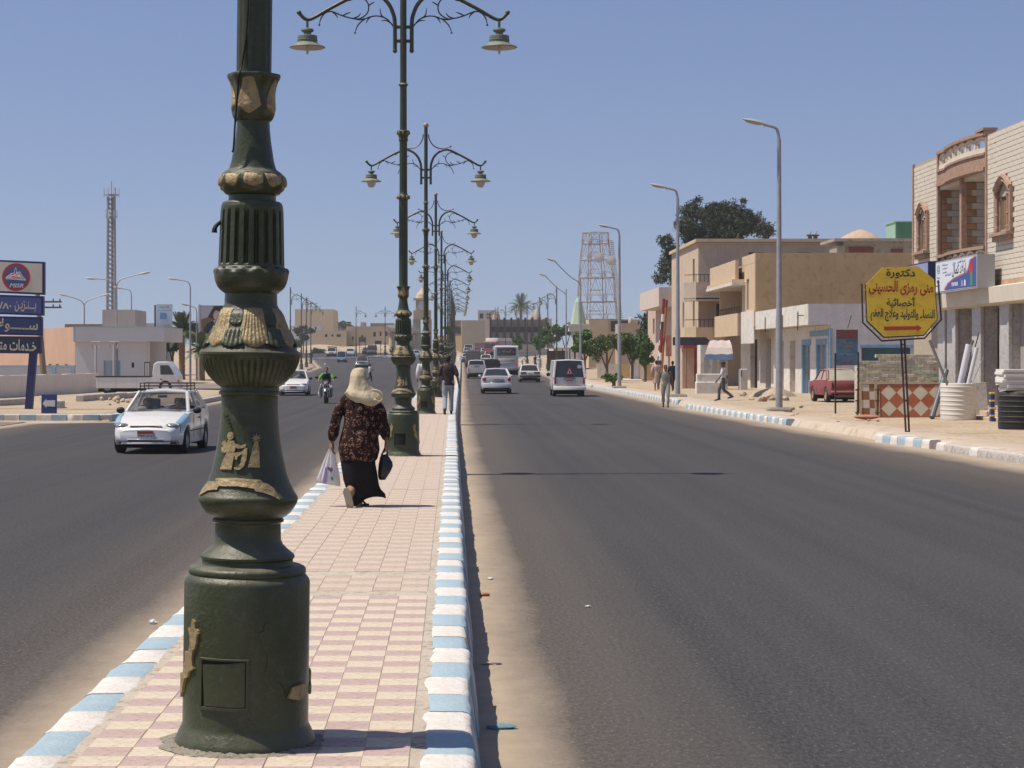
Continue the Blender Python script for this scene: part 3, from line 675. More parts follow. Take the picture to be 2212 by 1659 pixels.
def slim_lamp(root):
 mb = MB(); mb.lathe([(.26, 0), (.26, .06), (.22, .1), (.22, .6), (.16, .68), (.12, .8), (.16, .9), (.12, 1.1), (.10, 1.4), (.15, 1.5), (.11, 1.6), (.10, 1.9), (.11, 2.1), (.08, 2.3), (.076, 2.6), (.085, 2.66), (.072, 2.75), (.066, 5.4), (.09, 5.45), (.06, 5.5), (.055, 8.76)], 20); mb.build('shaft', lamp_green, root, smooth=45)
slim_lamp(lampS)
tmp = empty('tmp'); lamp_upper(tmp, (1,), False)
for ch in list(kids(tmp)):
 if ch.name.startswith(('arm', 'lantern', 'finial')): ch.parent = lampS
 else: bpy.data.objects.remove(ch)
bpy.data.objects.remove(tmp)
first = True
for side, spots in ((1, [(-16.8, 203), (-17.6, 228), (-18.5, 248), (-20.4, 282), (-17.0, 345)]), (-1, [(10.6, 200), (11.1, 229), (11.0, 248), (10.7, 282), (9.9, 306), (8.8, 326), (8.0, 347), (7.9, 365)])):
 for x, y in spots:
  o = lampS if first else copy_tree(lampS); first = False
  put(o, (x, y, gz(y) + .15), 0 if side > 0 else math.pi, label='slim single-arm green lamp post on the %s pavement %s' % (('petrol station side', 'near the parked palms') if side > 0 else ('shop side', 'beyond the minibus')), cat='lamp post', group='single-arm lamp posts on the %s' % ('far side of the road' if side > 0 else 'shop side'))
  if side > 0: o['label'] = 'slim single-arm green lamp post where the oncoming road bends away'
c = copy_tree(lampC); put(c, (X_(832, 352), 352, gz(352) + .2), label='double-arm green lamp post on the roundabout island', cat='lamp post')

# ================================================================ buildings on the right-hand side
def wall(mb, T, u0, u1, z0, z1, th, ops=()):
 old = mb.T; mb.T = T
 zs = sorted({z0, z1, *[min(max(o[2], z0), z1) for o in ops], *[min(max(o[3], z0), z1) for o in ops]})
 for a, b in zip(zs, zs[1:]):
  if b - a < 1e-5: continue
  cut = sorted([(o[0], o[1]) for o in ops if o[2] < (a + b) / 2 < o[3]]); x = u0
  for c, d in cut:
   if c > x: mb.box(x, c, 0, th, a, b)
   x = max(x, d)
  if x < u1: mb.box(x, u1, 0, th, a, b)
 mb.T = old
def TX(X): return Matrix.Translation((X, 0, 0)) @ rotz(R(-90))     # local u = -Y, face towards -X
def TY(Y): return Matrix.Translation((0, Y, 0))                     # face towards the camera
def bx(name, mat, parent, *b, bevel=0, **t): mb = MB(); mb.box(*b); return mb.build(name, mat, parent, bevel=bevel, **t)
GR = .15
brickw = M('cream_brick', (.58, .52, .42), (.64, .58, .48), sc=3, rough=.8, bump=.3, bsc=30, c3=(.50, .43, .33), sc3=6)
mortar = M('brick_joint', (.36, .30, .22), (.42, .35, .27), sc=6, rough=.95)
trim = M('brown_trim', (.30, .185, .125), (.36, .235, .165), sc=5, rough=.8, bump=.3, c3=(.42, .29, .21), sc3=9)
quoin = M('quoin_brown', (.27, .15, .075), (.33, .19, .10), sc=5, rough=.8)
pale = M('pale_plaster', (.60, .53, .42), (.66, .59, .48), sc=1.2, rough=.9, bump=.25, bsc=12, streak=.25, scol=(.45, .37, .27))
marble = M('grey_marble', (.42, .40, .37), (.52, .50, .47), sc=4, rough=.45, c3=(.34, .31, .28), sc3=9)
glass_dark = M('dark_glass', (.02, .022, .024), rough=.12, spec=.6)
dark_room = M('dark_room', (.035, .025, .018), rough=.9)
wood = M('dark_wood', (.085, .045, .022), (.12, .065, .03), sc=3, rough=.6, stretch=(1, 1, .2))
shutter = M('grey_shutter', (.33, .30, .26), (.38, .35, .31), sc=2, rough=.6)
white_w = M('white_wash', (.62, .58, .51), (.68, .645, .58), sc=.9, rough=.9, bump=.3, bsc=14, streak=.3, scol=(.45, .39, .31), c3=(.52, .46, .38), sc3=3)
black_iron = M('black_iron', (.02, .018, .017), (.05, .03, .022), sc=12, rough=.7)
blue_paint = M('blue_paint', (.13, .27, .42), (.19, .34, .48), sc=5, rough=.7, c3=(.3, .38, .44), sc3=8)
grey_wall = M('grey_plaster', (.47, .455, .45), (.55, .53, .52), sc=1.6, rough=.95, bump=.8, bsc=9, streak=.3, scol=(.30, .27, .25))
brown_wall = M('brown_plaster', (.46, .305, .155), (.53, .365, .20), sc=1.1, rough=.95, bump=.4, bsc=10, c3=(.40, .265, .13), sc3=2.2, streak=.4, scol=(.38, .25, .125))
tan_wall = M('tan_plaster', (.54, .405, .255), (.60, .46, .30), sc=1.5, rough=.92, bump=.3, bsc=9, streak=.3, scol=(.36, .26, .17))
# ---------------------------------------------------------------- cream brick house with shops
FXB = 17.0; Y1, Y2, Y3, Y0 = 72.3, 68.6, 62.4, 46.0
hb = empty('brick_house', (FXB, 60, GR), label='two-storey cream brick house with brown trim, rounded balcony and marble-pillared shops', cat='house')
hb_inv = Matrix.Translation((-FXB, -60, -GR))
def H(mb, name, mat, parent=hb, **k):
 if parent is hb: mb.v = [(x - FXB, y - 60, z - GR) for x, y, z in mb.v]
 return mb.build(name, mat, parent, **k)
ZB, ZT = 4.44, 9.13
win = [(69.74, 71.58, 70.22, 71.12), (59.25, 61.35, 59.75, 60.85)]
mb = MB()
wall(mb, TX(FXB), -Y1, -Y2, 5.3, ZT, .3, [(-71.12, -70.22, 5.98, 7.03)])
wall(mb, TX(FXB), -Y3, -Y0, ZB, ZT, .3, [(-60.85, -59.75, 6.0, 7.03), (-54.5, -53.4, 6.0, 7.03)])
mb.box(FXB + .3, 30, Y1 - .3, Y1, .1, ZT - .3); mb.box(FXB + .3, 30, Y0, Y0 + .3, .1, ZT - .3); mb.box(FXB + 2.5, 30, Y0 + .3, Y1 - .3, ZT - .9, ZT - .7)
mb.box(FXB + .0, FXB + .3, Y2, Y1, .6, 5.3)
wallo = H(mb, 'wall', mortar)
def bricks():
 lst = []; bh, bl, g = .155, .50, .016
 for (ya, yb, zb, ops) in ((Y2, Y1, 5.3, [(70.12, 71.22, 5.85, 7.55)]), (56.0, Y3, ZB, [(59.62, 60.98, 5.85, 7.6)])):
  r = 0; z = zb
  while z + bh <= ZT + .02:
   y = ya + .02 - (bl / 2 if r % 2 else 0)
   while y < yb - .03:
    a, b = max(y, ya + .02), min(y + bl - .006, yb - .02)
    if b - a > .05 and not any(a < o[1] and b > o[0] and z < o[3] - (abs((a + b) / 2 - (o[0] + o[1]) / 2) * .5) and z + bh > o[2] for o in ops): lst.append((a, b, z + g / 2, z + bh - g / 2))
    y += bl
   z += bh; r += 1
 lst.sort(key=lambda q: (q[0])); rest = MB(); cache = {}
 for i, (a, b, c, d) in enumerate(lst):
  p = .022 + random.uniform(-.004, .004)
  if i < 300:
   k = round(b - a, 2)
   if k not in cache:
    m = MB(); m.cbox(-.03, .03, -k / 2, k / 2, -.0695, .0695, .004); cache[k] = m.mesh('brick', brickw)
   share('brick', cache[k], hb, (-.005 + random.uniform(-.003, .003), (a + b) / 2 - 60, (c + d) / 2 - GR))
  else: rest.box(FXB - p, FXB + .01, a, b, c, d)
 H(rest, 'brick', brickw, kind='stuff')
bricks()
def house_window(yc, w, z0, z1):
 fr = MB(); x = FXB - .03
 for s in (1, -1):
  fr.box(x - .10, x + .02, yc + s * (w / 2 + .26) - .09, yc + s * (w / 2 + .26) + .09, z0 - .08, z1 + .25)
  fr.lathe([(.055, z0 - .05), (.06, z0 + .05), (.042, z0 + .12), (.042, z0 + .42), (.06, z0 + .46), (.042, z0 + .5), (.042, z1 - .05), (.07, z1 + .02)], 10, (x - .08, yc + s * (w / 2 + .06), 0))
 n = 12; pts = []
 for i in range(n + 1):
  t = -1 + 2 * i / n; pts.append((x - .08, yc + t * (w / 2 + .28), z1 + .22 + .38 * (1 - abs(t) ** 1.6)))
 fr.tube(pts, .085, 6); fr.tube([(p[0], p[1], p[2] - .13) for p in pts], .05, 6)
 f = H(fr, 'window_frame', trim)
 s = MB(); s.box(x - .24, x + .03, yc - w / 2 - .42, yc + w / 2 + .42, z0 - .20, z0 - .10); s.box(x - .16, x + .03, yc - w / 2 - .32, yc + w / 2 + .32, z0 - .36, z0 - .20); H(s, 'window_sill', trim)
 g = MB(); g.box(FXB + .16, FXB + .20, yc - w / 2, yc + w / 2, z0, z1); H(g, 'window_pane', glass_dark)
 w_ = MB()
 for k in (-.5, .5): w_.box(FXB + .05, FXB + .14, yc + k * w - (.0 if k < 0 else .08), yc + k * w + (.08 if k < 0 else 0), z0, z1)
 w_.box(FXB + .05, FXB + .14, yc - w / 2 + .08, yc + w / 2 - .08, z1 - .07, z1); w_.box(FXB + .06, FXB + .10, yc + w * .05, yc + w / 2 - .08, z0, z1 - .07)
 H(w_, 'window_casement', M('wood_brown', (.20, .12, .06), (.26, .16, .09), sc=5, rough=.6))
house_window(70.67, .9, 5.98, 7.03); house_window(60.3, 1.1, 6.0, 7.03)
for y in (Y1 - .02, Y2 + .02, Y3 - .02): mb = MB(); mb.box(FXB - .06, FXB + .04, y - .09, y + .09, 5.3 if y > 65 else ZB, ZT + (.03 if y > 72 else .12)); H(mb, 'corner_strip', trim)
mb = MB(); mb.box(FXB + 2.4, FXB + 2.5, Y3, Y2, 4.3, 8.1); H(mb, 'loggia_wall', mortar)
blk_m = M('grey_block', (.46, .43, .36), (.54, .50, .42), sc=3, rough=.9)
for yy in (Y2 - .02, 65.30):
 mb = MB(); mb.box(FXB + .12, FXB + 2.4, yy, yy + .2, 4.5, 7.9); H(mb, 'loggia_wall', mortar)
 z = 4.5; r = 0
 while z < 7.75:
  q = .25 if r % 2 else .42
  mb = MB(); mb.box(FXB + .08, FXB + q, yy - .05, yy - .003, z + .01, z + .215); H(mb, 'quoin', quoin)
  x = FXB + q + .01
  while x < FXB + 2.3:
   e = min(x + .52, FXB + 2.38); mb = MB(); mb.box(x, e, yy - .028, yy - .003, z + .01, z + .215); H(mb, 'block', blk_m); x = e + .012
  z += .225; r += 1
mb = MB(); mb.box(FXB - .08, FXB + .12, 65.26, 65.52, 4.5, 8.0); H(mb, 'column', trim)
for za, zb in ((7.9, 8.02), (4.3, 4.5)): mb = MB(); mb.box(FXB + .02, FXB + 2.4, Y3 + .03, Y2 - .03, za, zb); H(mb, 'loggia_slab', pale)
def bow(y, ya=Y3, yb=Y2):
 t = (y - ya) / (yb - ya)           # bulge towards the street on the near two thirds
 return .22 * math.sin(math.pi * min(1, max(0, (.80 - t) / .74))) ** .55 if 0.06 < t < .80 else 0.0
def balcony(zf0, zf1, zr, name):
 n = 40; ys = [Y3 + .03 + (Y2 - Y3 - .06) * i / n for i in range(n + 1)]
 mb = MB()
 def band(x0, x1, z0, z1): mb.rings([[(FXB - bow(y) - x0, y, z0), (FXB - bow(y) - x0, y, z1), (FXB - bow(y) + x1, y, z1), (FXB - bow(y) + x1, y, z0)] for y in ys], True, True)
 band(.05, .35, zf0, zf1); band(.12, .40, zf0 - .10, zf0); band(.10, .35, zf1, zf1 + .07)
 c = H(mb, name, trim, smooth=30, fix=True)
 mb = MB(); mb.rings([[(FXB - bow(y) - .02, y, zf1 + .07), (FXB - bow(y) - .02, y, zf1 + .24), (FXB - bow(y) + .1, y, zf1 + .24), (FXB - bow(y) + .1, y, zf1 + .07)] for y in ys], True, True)
 H(mb, 'balcony_plinth', pale, fix=True)
 mb = MB(); mb.rings([[(FXB - bow(y) - .12, y, zr - .10), (FXB - bow(y) - .12, y, zr), (FXB - bow(y) + .2, y, zr), (FXB - bow(y) + .2, y, zr - .10)] for y in ys], True, True)
 H(mb, 'balcony_rail', trim, fix=True, smooth=30)
 zb = zf1 + .24; k = 7
 for i in range(k):     # interlaced arches between plinth and rail
  mb = MB(); ya = Y3 + .15 + i * (Y2 - Y3 - .3) / k; w = (Y2 - Y3 - .3) / k
  for rr, dx in ((.62, 0), (.40, .03)):
   pts = []
   for j in range(13):
    a = math.pi * j / 12; y = ya + w / 2 + rr * w * math.cos(a) * (1 if math.sin(a) > .3 else .8); yq = min(max(y, Y3 + .06), Y2 - .06)
    pts.append((FXB - bow(yq) + .03 + dx, yq, zb + (zr - .13 - zb) * math.sin(a) ** .7 * (1 if rr > .5 else .8)))
   mb.tube(pts, .055, 6)
  H(mb, 'balcony_arch', pale, smooth=60)
balcony(8.12, 8.52, 9.24, 'balcony'); balcony(4.5, 4.62, 5.62, 'balcony')
mb = MB(); mb.box(FXB - .1, FXB + .25, Y3 - .1, Y3 + .12, 9.13, 9.28); mb.box(FXB - .16, FXB + .3, Y3 - .12, Y3 + .9, 9.28, 9.36); H(mb, 'roof_post', trim)
mb = MB(); mb.box(FXB - .05, FXB + .3, Y0, Y2 + .1, ZB - .14, ZB); H(mb, 'string_course', M('orange_band', (.42, .25, .15), (.5, .33, .22), sc=2, rough=.9))
mb = MB()
mb.add([(FXB - .04, Y0, 3.68), (FXB - .04, Y2 + .1, 3.68), (FXB - .42, Y2 + .1, 3.74), (FXB - .42, Y0, 3.74), (FXB - .06, Y0, ZB - .14), (FXB - .06, Y2 + .1, ZB - .14), (FXB - .46, Y2 + .1, 4.22), (FXB - .46, Y0, 4.22)],
       [(0, 1, 2, 3), (7, 6, 5, 4), (3, 2, 6, 7), (0, 3, 7, 4), (1, 5, 6, 2)])
H(mb, 'canopy', pale, fix=True)
def pxY(x): return Y_(x, FXB)
pil = [(2030, 2047), (2050.5, 2070), (2104, 2125), (2164, 2186), (2225, 2250), (2290, 2320)]
for i, (a, b) in enumerate(pil):
 mb = MB(); mb.box(FXB - .08, FXB + .45, pxY(b), pxY(a), .15, 3.70); mb.box(FXB - .12, FXB + .0, pxY(b) - .05, pxY(b) + .12, .15, 3.70); H(mb, 'pillar', marble, bevel=.015)
inner = [(dark_room, 2047, 2050.5), (wood, 2070, 2104), (white_w, 2125, 2164), (shutter, 2186, 2225), (dark_room, 2250, 2290)]
for i, (m, a, b) in enumerate(inner):
 dpt = (.9, 1.0, 2.6, .25, 1.0)[i]
 mb = MB(); mb.box(FXB + dpt, FXB + dpt + .1, pxY(b) - .6, pxY(a) + .6, .5, 3.72); H(mb, 'shop_back', m)
mb = MB(); mb.box(FXB + .1, 25, Y0, Y2, 3.70, 4.3); H(mb, 'shop_ceiling', pale)
mb = MB(); mb.box(FXB - .2, FXB + 4, Y0, Y1, .12, .52); H(mb, 'shop_floor', M('shop_floor', (.35, .27, .2), (.42, .33, .26), sc=3, rough=.7))
for k, (d, z) in enumerate(((.9, .28), (.55, .42))):
 mb = MB(); mb.box(FXB - .2 - d, FXB - .2, 57, 62.6 - .2 * k, .1, z); H(mb, 'step', M('step_pink', (.46, .33, .25), (.52, .42, .34), sc=4, rough=.8), bevel=.02)
mb = MB(); mb.box(FXB + 1.5, FXB + 2.0, 61.5, 62.5, .5, 1.0); mb.cbox(FXB + 1.5, FXB + 1.65, 61.4, 62.6, 1.0, 2.3, .1); mb.build('armchair', M('orange_cloth', (.5, .19, .05), (.36, .12, .04), sc=9, rough=.9), label='orange upholstered chair standing inside the lit shop doorway', cat='chair', bevel=.04)
mb = MB(); mb.box(FXB + .7, FXB + .98, 64.6, 65.6, .53, 2.6); mb.box(FXB + .66, FXB + .70, 64.7, 65.5, .7, 2.4); mb.build('wooden_panel', M('panel_brown', (.22, .10, .04), (.28, .13, .05), sc=2, rough=.5), label='brown wooden door leaf leaning inside the dark shop doorway', cat='door', bevel=.02)
mb = MB(); mb.cbox(FXB + .1, FXB + .5, 61.0, 61.45, .52, 1.55, .04); mb.box(FXB + .06, FXB + .1, 61.08, 61.36, .8, 1.4); mb.build('water_dispenser', M('dark_grey_plastic', (.07, .07, .07), rough=.5), label='dark grey appliance standing on the shop threshold', cat='appliance')
def sign_box(name, X, ya, yb, z0, z1, th, face, side, **t):
 r = empty(name, (X, (ya + yb) / 2, z0), **t)
 mb = MB(); mb.box(0, th, -(yb - ya) / 2, (yb - ya) / 2, 0, z1 - z0); mb.build('sign_box', side, r)
 mb = MB(); mb.box(-.012, -.002, -(yb - ya) / 2 + .05, (yb - ya) / 2 - .05, .05, z1 - z0 - .05); mb.build('sign_face', face, r)
 return r, (yb - ya), z1 - z0
alu = M('grey_aluminium', (.34, .34, .35), rough=.5)
bs, w, h = sign_box('banner_sign', 16.2, 60.6, 65.8, 4.2, 5.25, .55, M('banner_white', (.60, .64, .72), (.66, .69, .75), sc=1, rough=.5), alu, label='white and blue shop banner with a painted hand above the pillared shops', cat='sign')
def flat(name, poly, mat, parent, T, d=.003): mb = MB(); mb.prism(poly, d, T); return mb.build(name, mat, parent)
TB = Matrix.Translation((-.0122, 0, h / 2)) @ FACEX
b_blue = M('print_blue', (.05, .085, .28), rough=.5); b_or = M('print_orange', (.62, .16, .07), rough=.5); b_ink = M('print_black', (.03, .03, .035), rough=.5); b_red = M('print_red', (.48, .035, .035), rough=.5); b_green = M('print_green', (.06, .26, .12), rough=.5); b_white = M('print_white', (.7, .7, .7), rough=.5)
sw = [(-w / 2 + 1.2, -.46), (-w / 2 + 1.7, -.26), (-w / 2 + 2.5, -.12), (-w / 2 + 3.2, -.06), (w / 2 - 1.2, .0), (w / 2 - .95, .12), (w / 2 - .78, .36), (w / 2 - .2, .46), (w / 2 - .06, .46), (w / 2 - .06, -.46)]
flat('orange_curve', [(x - (.10 if i < 7 else 0), y + (.045 if i < 8 else 0)) for i, (x, y) in enumerate(sw)], b_or, bs, TB @ Matrix.Translation((0, -.01, .0)), .002)
flat('blue_curve', sw, b_blue, bs, TB @ Matrix.Translation((0, 0, .0015)), .002)
TL = TB @ Matrix.Translation((0, 0, .003))
text_mesh('اولاد كمال', 1.75, .40, b_ink, TL @ Matrix.Translation((.45, .13, 0)), parent=bs)
text_mesh('للسباكة والصحي', 1.0, .12, b_ink, TL @ Matrix.Translation((.75, .38, 0)), parent=bs); text_mesh('معرض', .35, .12, b_green, TL @ Matrix.Translation((-.15, .37, 0)), parent=bs)
text_mesh('للأدوات الصحية', .75, .14, M('print_violet', (.12, .09, .25), rough=.5), TL @ Matrix.Translation((-.95, .05, 0)), parent=bs)
text_mesh('@', .42, .3, b_green, TL @ Matrix.Translation((-w / 2 + .42, .26, 0)), ar=False, parent=bs, bold=.01)
for i, s in enumerate(('سيراميك', 'ادوات', 'مواسير')): text_mesh(s, .75 - .1 * i, .085, b_ink, TL @ Matrix.Translation((-w / 2 + 1.25, .38 - i * .12, 0)), parent=bs)
for i, s in enumerate(('٠٤٦٤٩٣', 'خدمة', 'توصيل')): text_mesh(s, .45, .07, b_ink, TL @ Matrix.Translation((-w / 2 + .40, -.02 - i * .13, 0)), parent=bs)
text_mesh('mareas', .8, .12, b_white, TL @ Matrix.Translation((-.05, -.30, .002)), ar=False, parent=bs)
for i, (x, c) in enumerate(((.85, alu), (1.2, b_white))): flat('print_mark', [(x - .1, -.40), (x + .1, -.40), (x + .08, -.22), (x - .08, -.20)], c, bs, TL @ Matrix.Translation((0, 0, .002)), .002)
hand = [(-.10, -.30), (.16, -.30), (.14, -.05), (.20, .12), (.26, .30), (.20, .31), (.13, .15), (.12, .42), (.06, .42), (.04, .16), (-.01, .42), (-.07, .40), (-.04, .14), (-.14, .33), (-.19, .30), (-.11, .08), (-.24, .14), (-.27, .09), (-.12, -.06)]
flat('painted_hand', [(x + w / 2 - .62, y) for x, y in hand], b_red, bs, TL @ Matrix.Translation((0, 0, .004)), .002)
flat('painted_sleeve', [(w / 2 - .74, -.42), (w / 2 - .44, -.42), (w / 2 - .46, -.02), (w / 2 - .72, -.02)], b_green, bs, TL @ Matrix.Translation((0, 0, .0065)), .002)
bs2, w2, h2 = sign_box('shop_sign', 16.1, 66.4, 69.6, 4.2, 5.32, .5, M('lavender_blue', (.22, .26, .44), (.27, .31, .48), sc=2, rough=.4), M('navy', (.03, .035, .10), rough=.5), label='plain lavender-blue shop sign box next to the white banner', cat='sign')
text_mesh('دار', .5, .3, M('print_pale', (.45, .48, .6), rough=.5), Matrix.Translation((-.0125, -.7, h2 / 2)) @ FACEX, parent=bs2)
# ---------------------------------------------------------------- low shop row with white parapet, grey gable wall
WX, PX, SY = 18.5, 17.4, 96.0
sr = empty('shop_row', (WX, SY, GR), label='low whitewashed row of shops with blue doors, projecting white parapet and grey gable wall', cat='shop')
def S(mb, name, mat, parent=sr, org=(WX, SY, GR), **k):
 mb.v = [(x - org[0], y - org[1], z - org[2]) for x, y, z in mb.v]; return mb.build(name, mat, parent, **k)
def wy(x): return Y_(x, WX)
doors = [(1765, 1785, 'b'), (1734, 1750, 'b'), (1706, 1718, 't'), (1683, 1693, 't'), (1654, 1665, 'd'), (1621, 1636, 'd')]
ops = [(-wy(a), -wy(b), .1, (2.72 if k == 'b' else 3.0 if k == 't' else 3.2)) for a, b, k in doors]
mb = MB(); wall(mb, TX(WX), -126, -SY - .3, .1, 3.68, .35, ops); S(mb, 'wall', white_w)
mb = MB(); wall(mb, TY(SY), WX + 0, 46, .1, 3.68, .3, [(20.0, 22.4, .9, 2.55)]); mb.box(PX, 46, SY, SY + .3, 3.68, 4.70); S(mb, 'gable_wall', grey_wall)
mb = MB(); mb.box(PX, PX + .22, SY + .3, 112.78, 3.68, 4.70); mb.box(PX + .22, WX + .3, SY + .3, 126, 3.70, 3.86); S(mb, 'parapet', white_w)
mb = MB(); mb.box(20.0, 22.4, SY + .14, SY + .2, .9, 2.55); S(mb, 'teal_shutter', M('teal_dark', (.03, .09, .12), (.05, .12, .15), sc=2, rough=.6))
mb = MB(); mb.box(19.9, 22.5, SY - .05, SY + .02, 2.55, 2.7); S(mb, 'lintel', blue_paint)
for a, b, k in doors:
 ya, yb = wy(b), wy(a)
 mb = MB(); mb.box(WX + .28, WX + .34, ya, yb, .1, 3.2); S(mb, 'door', {'b': blue_paint, 't': M('taupe_door', (.36, .29, .23), (.42, .34, .27), sc=3, rough=.8), 'd': dark_room}[k])
 if k == 'b':
  mb = MB(); mb.box(WX - .03, WX + .1, yb - .08, yb + .22, .15, 2.72); mb.box(WX - .03, WX + .1, ya - .25, yb + .22, 2.72, 3.0); S(mb, 'door_frame', blue_paint)
mb = MB(); mb.box(WX - .05, WX + .02, SY + .3, 101.5, 3.15, 3.42); mb.box(WX - .06, WX + .05, SY - .05, SY + .35, .12, 3.5); S(mb, 'blue_band', blue_paint)
mb = MB()
for y in (98.7, 103.3, 105.0, 109.0): mb.box(PX - .06, PX - .02, y, y + .05, 3.3 + .2 * (y % 2), 4.3)
mb.tube([(PX - .3, 97.2, 4.35), (PX - .3, 97.2, 3.95)], .025, 6); mb.tube([(PX - .3, 97.2, 4.15), (PX, 97.2, 4.15)], .025, 6)
S(mb, 'iron_bracket', black_iron)
# ---------------------------------------------------------------- brown plastered house above and behind the row
bh = empty('brown_house', (PX, 112.8, 0), label='brown plastered block house with a bare gable wall behind the white parapet', cat='house')
def B(mb, name, mat, parent=bh, org=(PX, 112.8, 0), **k): return S(mb, name, mat, parent, org, **k)
mb = MB(); mb.box(PX + .002, 46, 112.8, 113.1, 3.86, 8.1); B(mb, 'gable_wall', brown_wall)
mb = MB(); wall(mb, TX(PX), -118.0, -113.1, 3.5, 8.1, .3, [(-116.2, -115.2, 4.9, 6.7)]); mb.box(PX + 1.6, PX + 1.8, 118, 128, 3.6, 8.0); mb.box(PX, 46, 127.7, 128, 3.6, 8.0); B(mb, 'wall', tan_wall)
mb = MB(); mb.box(PX - .55, PX - .35, 117.0, 128.5, 6.75, 7.9); mb.box(PX - .75, PX + 1.6, 117.0, 128.5, 6.55, 6.75); B(mb, 'upper_balcony', tan_wall)
mb = MB(); mb.box(PX - .8, PX + 1.6, 116.6, 128.6, 6.38, 6.55); mb.box(PX - .85, PX - .35, 112.9, 128.6, 3.62, 4.6) if False else None; B(mb, 'balcony_slab', white_w)
mb = MB(); mb.box(PX - .25, PX - .02, 118.2, 128.5, 3.4, 4.75); B(mb, 'lower_balcony', tan_wall)
mb = MB(); mb.box(PX - .06, PX - .004, 113.0, 118.0, 2.9, 4.8); B(mb, 'white_patch', white_w)
mb = MB()
for k in range(14): mb.tube([(PX - .1, 118.3 + k * .7, 4.75), (PX - .1, 118.3 + k * .7, 5.15)], .02, 5)
mb.tube([(PX - .1, 118.2, 5.15), (PX - .1, 128.4, 5.15)], .025, 5); mb.tube([(PX - .1, 118.2, 4.95), (PX - .1, 128.4, 4.95)], .02, 5); B(mb, 'railing', black_iron)
mb = MB(); mb.box(PX + .1, PX + .16, 115.2, 116.2, 4.9, 6.7); B(mb, 'window_shutter', M('shutter_tan', (.30, .24, .17), (.36, .29, .21), sc=6, rough=.8, stretch=(1, 1, 8)))
mb = MB(); mb.box(PX + 1.54, PX + 1.59, 121, 123.2, 4.0, 6.3); B(mb, 'loggia_door', dark_room)
mb = MB(); mb.box(PX, 46, 113.1, 127.7, 7.5, 7.6); B(mb, 'roof', cement)
# ---------------------------------------------------------------- three-storey tan house behind, with balconies on its corner
Y3F = 131.0
th_ = empty('tan_house', (16.4, Y3F, 0), label='three-storey tan house with corner balconies under the tall dark tree', cat='house')
def T3(mb, name, mat, parent=th_, **k): return S(mb, name, mat, parent, (16.4, Y3F, 0), **k)
tz = lambda y: Z_(y, Y3F); tx = lambda x: X_(x, Y3F)
mb = MB(); wall(mb, TY(Y3F), 17.6, 46, .1, tz(523), .3, [(tx(1617), tx(1652), tz(566), tz(545)), (tx(1724), tx(1750), tz(556), tz(545)), (tx(1800), tx(1812), tz(556), tz(545)), (tx(1544), tx(1554), tz(612), tz(573)), (tx(1546), tx(1557), tz(700), tz(656))])
wall(mb, TX(16.4), -147, -Y3F - .3, .1, tz(523), .3, [(-134, -133, 4.2, 6.0), (-134, -133, 7.2, 8.8), (-140, -139, 4.2, 6.0)])
mb.box(16.4, 17.6, Y3F, Y3F + .3, .1, tz(523)); T3(mb, 'wall', M('tan_house_wall', (.50, .385, .27), (.58, .455, .325), sc=.8, rough=.95, bump=.3, bsc=8, streak=.45, scol=(.34, .25, .18)))
mb = MB(); mb.box(16.2, 46, Y3F - .25, Y3F + .1, tz(523), tz(516)); mb.box(16.2, 16.5, Y3F, 147, tz(523), tz(516)); mb.box(16.4, 46, 130.9, 147, tz(524) - .1, tz(524)); T3(mb, 'roof_edge', tan_wall)
for a, b, c, d in ((1617, 1652, 566, 545), (1724, 1750, 556, 545), (1800, 1812, 556, 545), (1544, 1554, 612, 573), (1546, 1557, 700, 656)):
 mb = MB(); mb.box(tx(a), tx(b), Y3F + .15, Y3F + .2, tz(c), tz(d)); T3(mb, 'window_pane', M('dark_green_shutter', (.03, .035, .028), rough=.6))
for za, zb in ((tz(648), tz(612)), (tz(750), tz(708))):
 poly = [(16.0, Y3F - 2.0), (17.9, Y3F - 2.0), (17.9, Y3F), (15.3, Y3F), (15.3, Y3F - 1.2)]
 mb = MB(); mb.prism([(x, y) for x, y in poly], .18, Matrix.Translation((0, 0, za - .1)))
 n = len(poly)
 for i in (0, 4, 3):
  (x0, y0), (x1, y1) = poly[i], poly[(i + 1) % n]; d = Vector((x1 - x0, y1 - y0)); nrm = Vector((-d.y, d.x)).normalized() * .12
  mb.add([(x0, y0, za), (x1, y1, za), (x1 + nrm.x, y1 + nrm.y, za), (x0 + nrm.x, y0 + nrm.y, za), (x0, y0, zb), (x1, y1, zb), (x1 + nrm.x, y1 + nrm.y, zb), (x0 + nrm.x, y0 + nrm.y, zb)], [(3, 2, 1, 0), (4, 5, 6, 7), (0, 1, 5, 4), (1, 2, 6, 5), (2, 3, 7, 6), (3, 0, 4, 7)])
 T3(mb, 'balcony', tan_wall if za < 4 else M('grey_tan', (.44, .36, .27), (.50, .42, .33), sc=2, rough=.9), fix=True)
 mb = MB()
 for x in range(8): mb.tube([(16.0 + .27 * x, Y3F - 1.95, zb), (16.0 + .27 * x, Y3F - 1.95, zb + .5)], .018, 5)
 mb.tube([(15.35, Y3F - 1.15, zb + .5), (16.0, Y3F - 1.95, zb + .5), (17.9, Y3F - 1.95, zb + .5)], .025, 5); T3(mb, 'railing', black_iron)
for x in (1755, 1767):
 mb = MB(); xx = tx(x); mb.box(xx - .12, xx + .12, 131.8, 132.05, tz(516) - 1.2, tz(508)); mb.box(xx - .22, xx + .22, 131.7, 132.1, tz(508), tz(505)); mb.tube([(xx, 131.9, tz(505)), (xx + .1, 131.9, tz(498))], .02, 5)
 T3(mb, 'column_stub', M('rust_brown', (.12, .06, .04), (.18, .10, .06), sc=8, rough=.9))
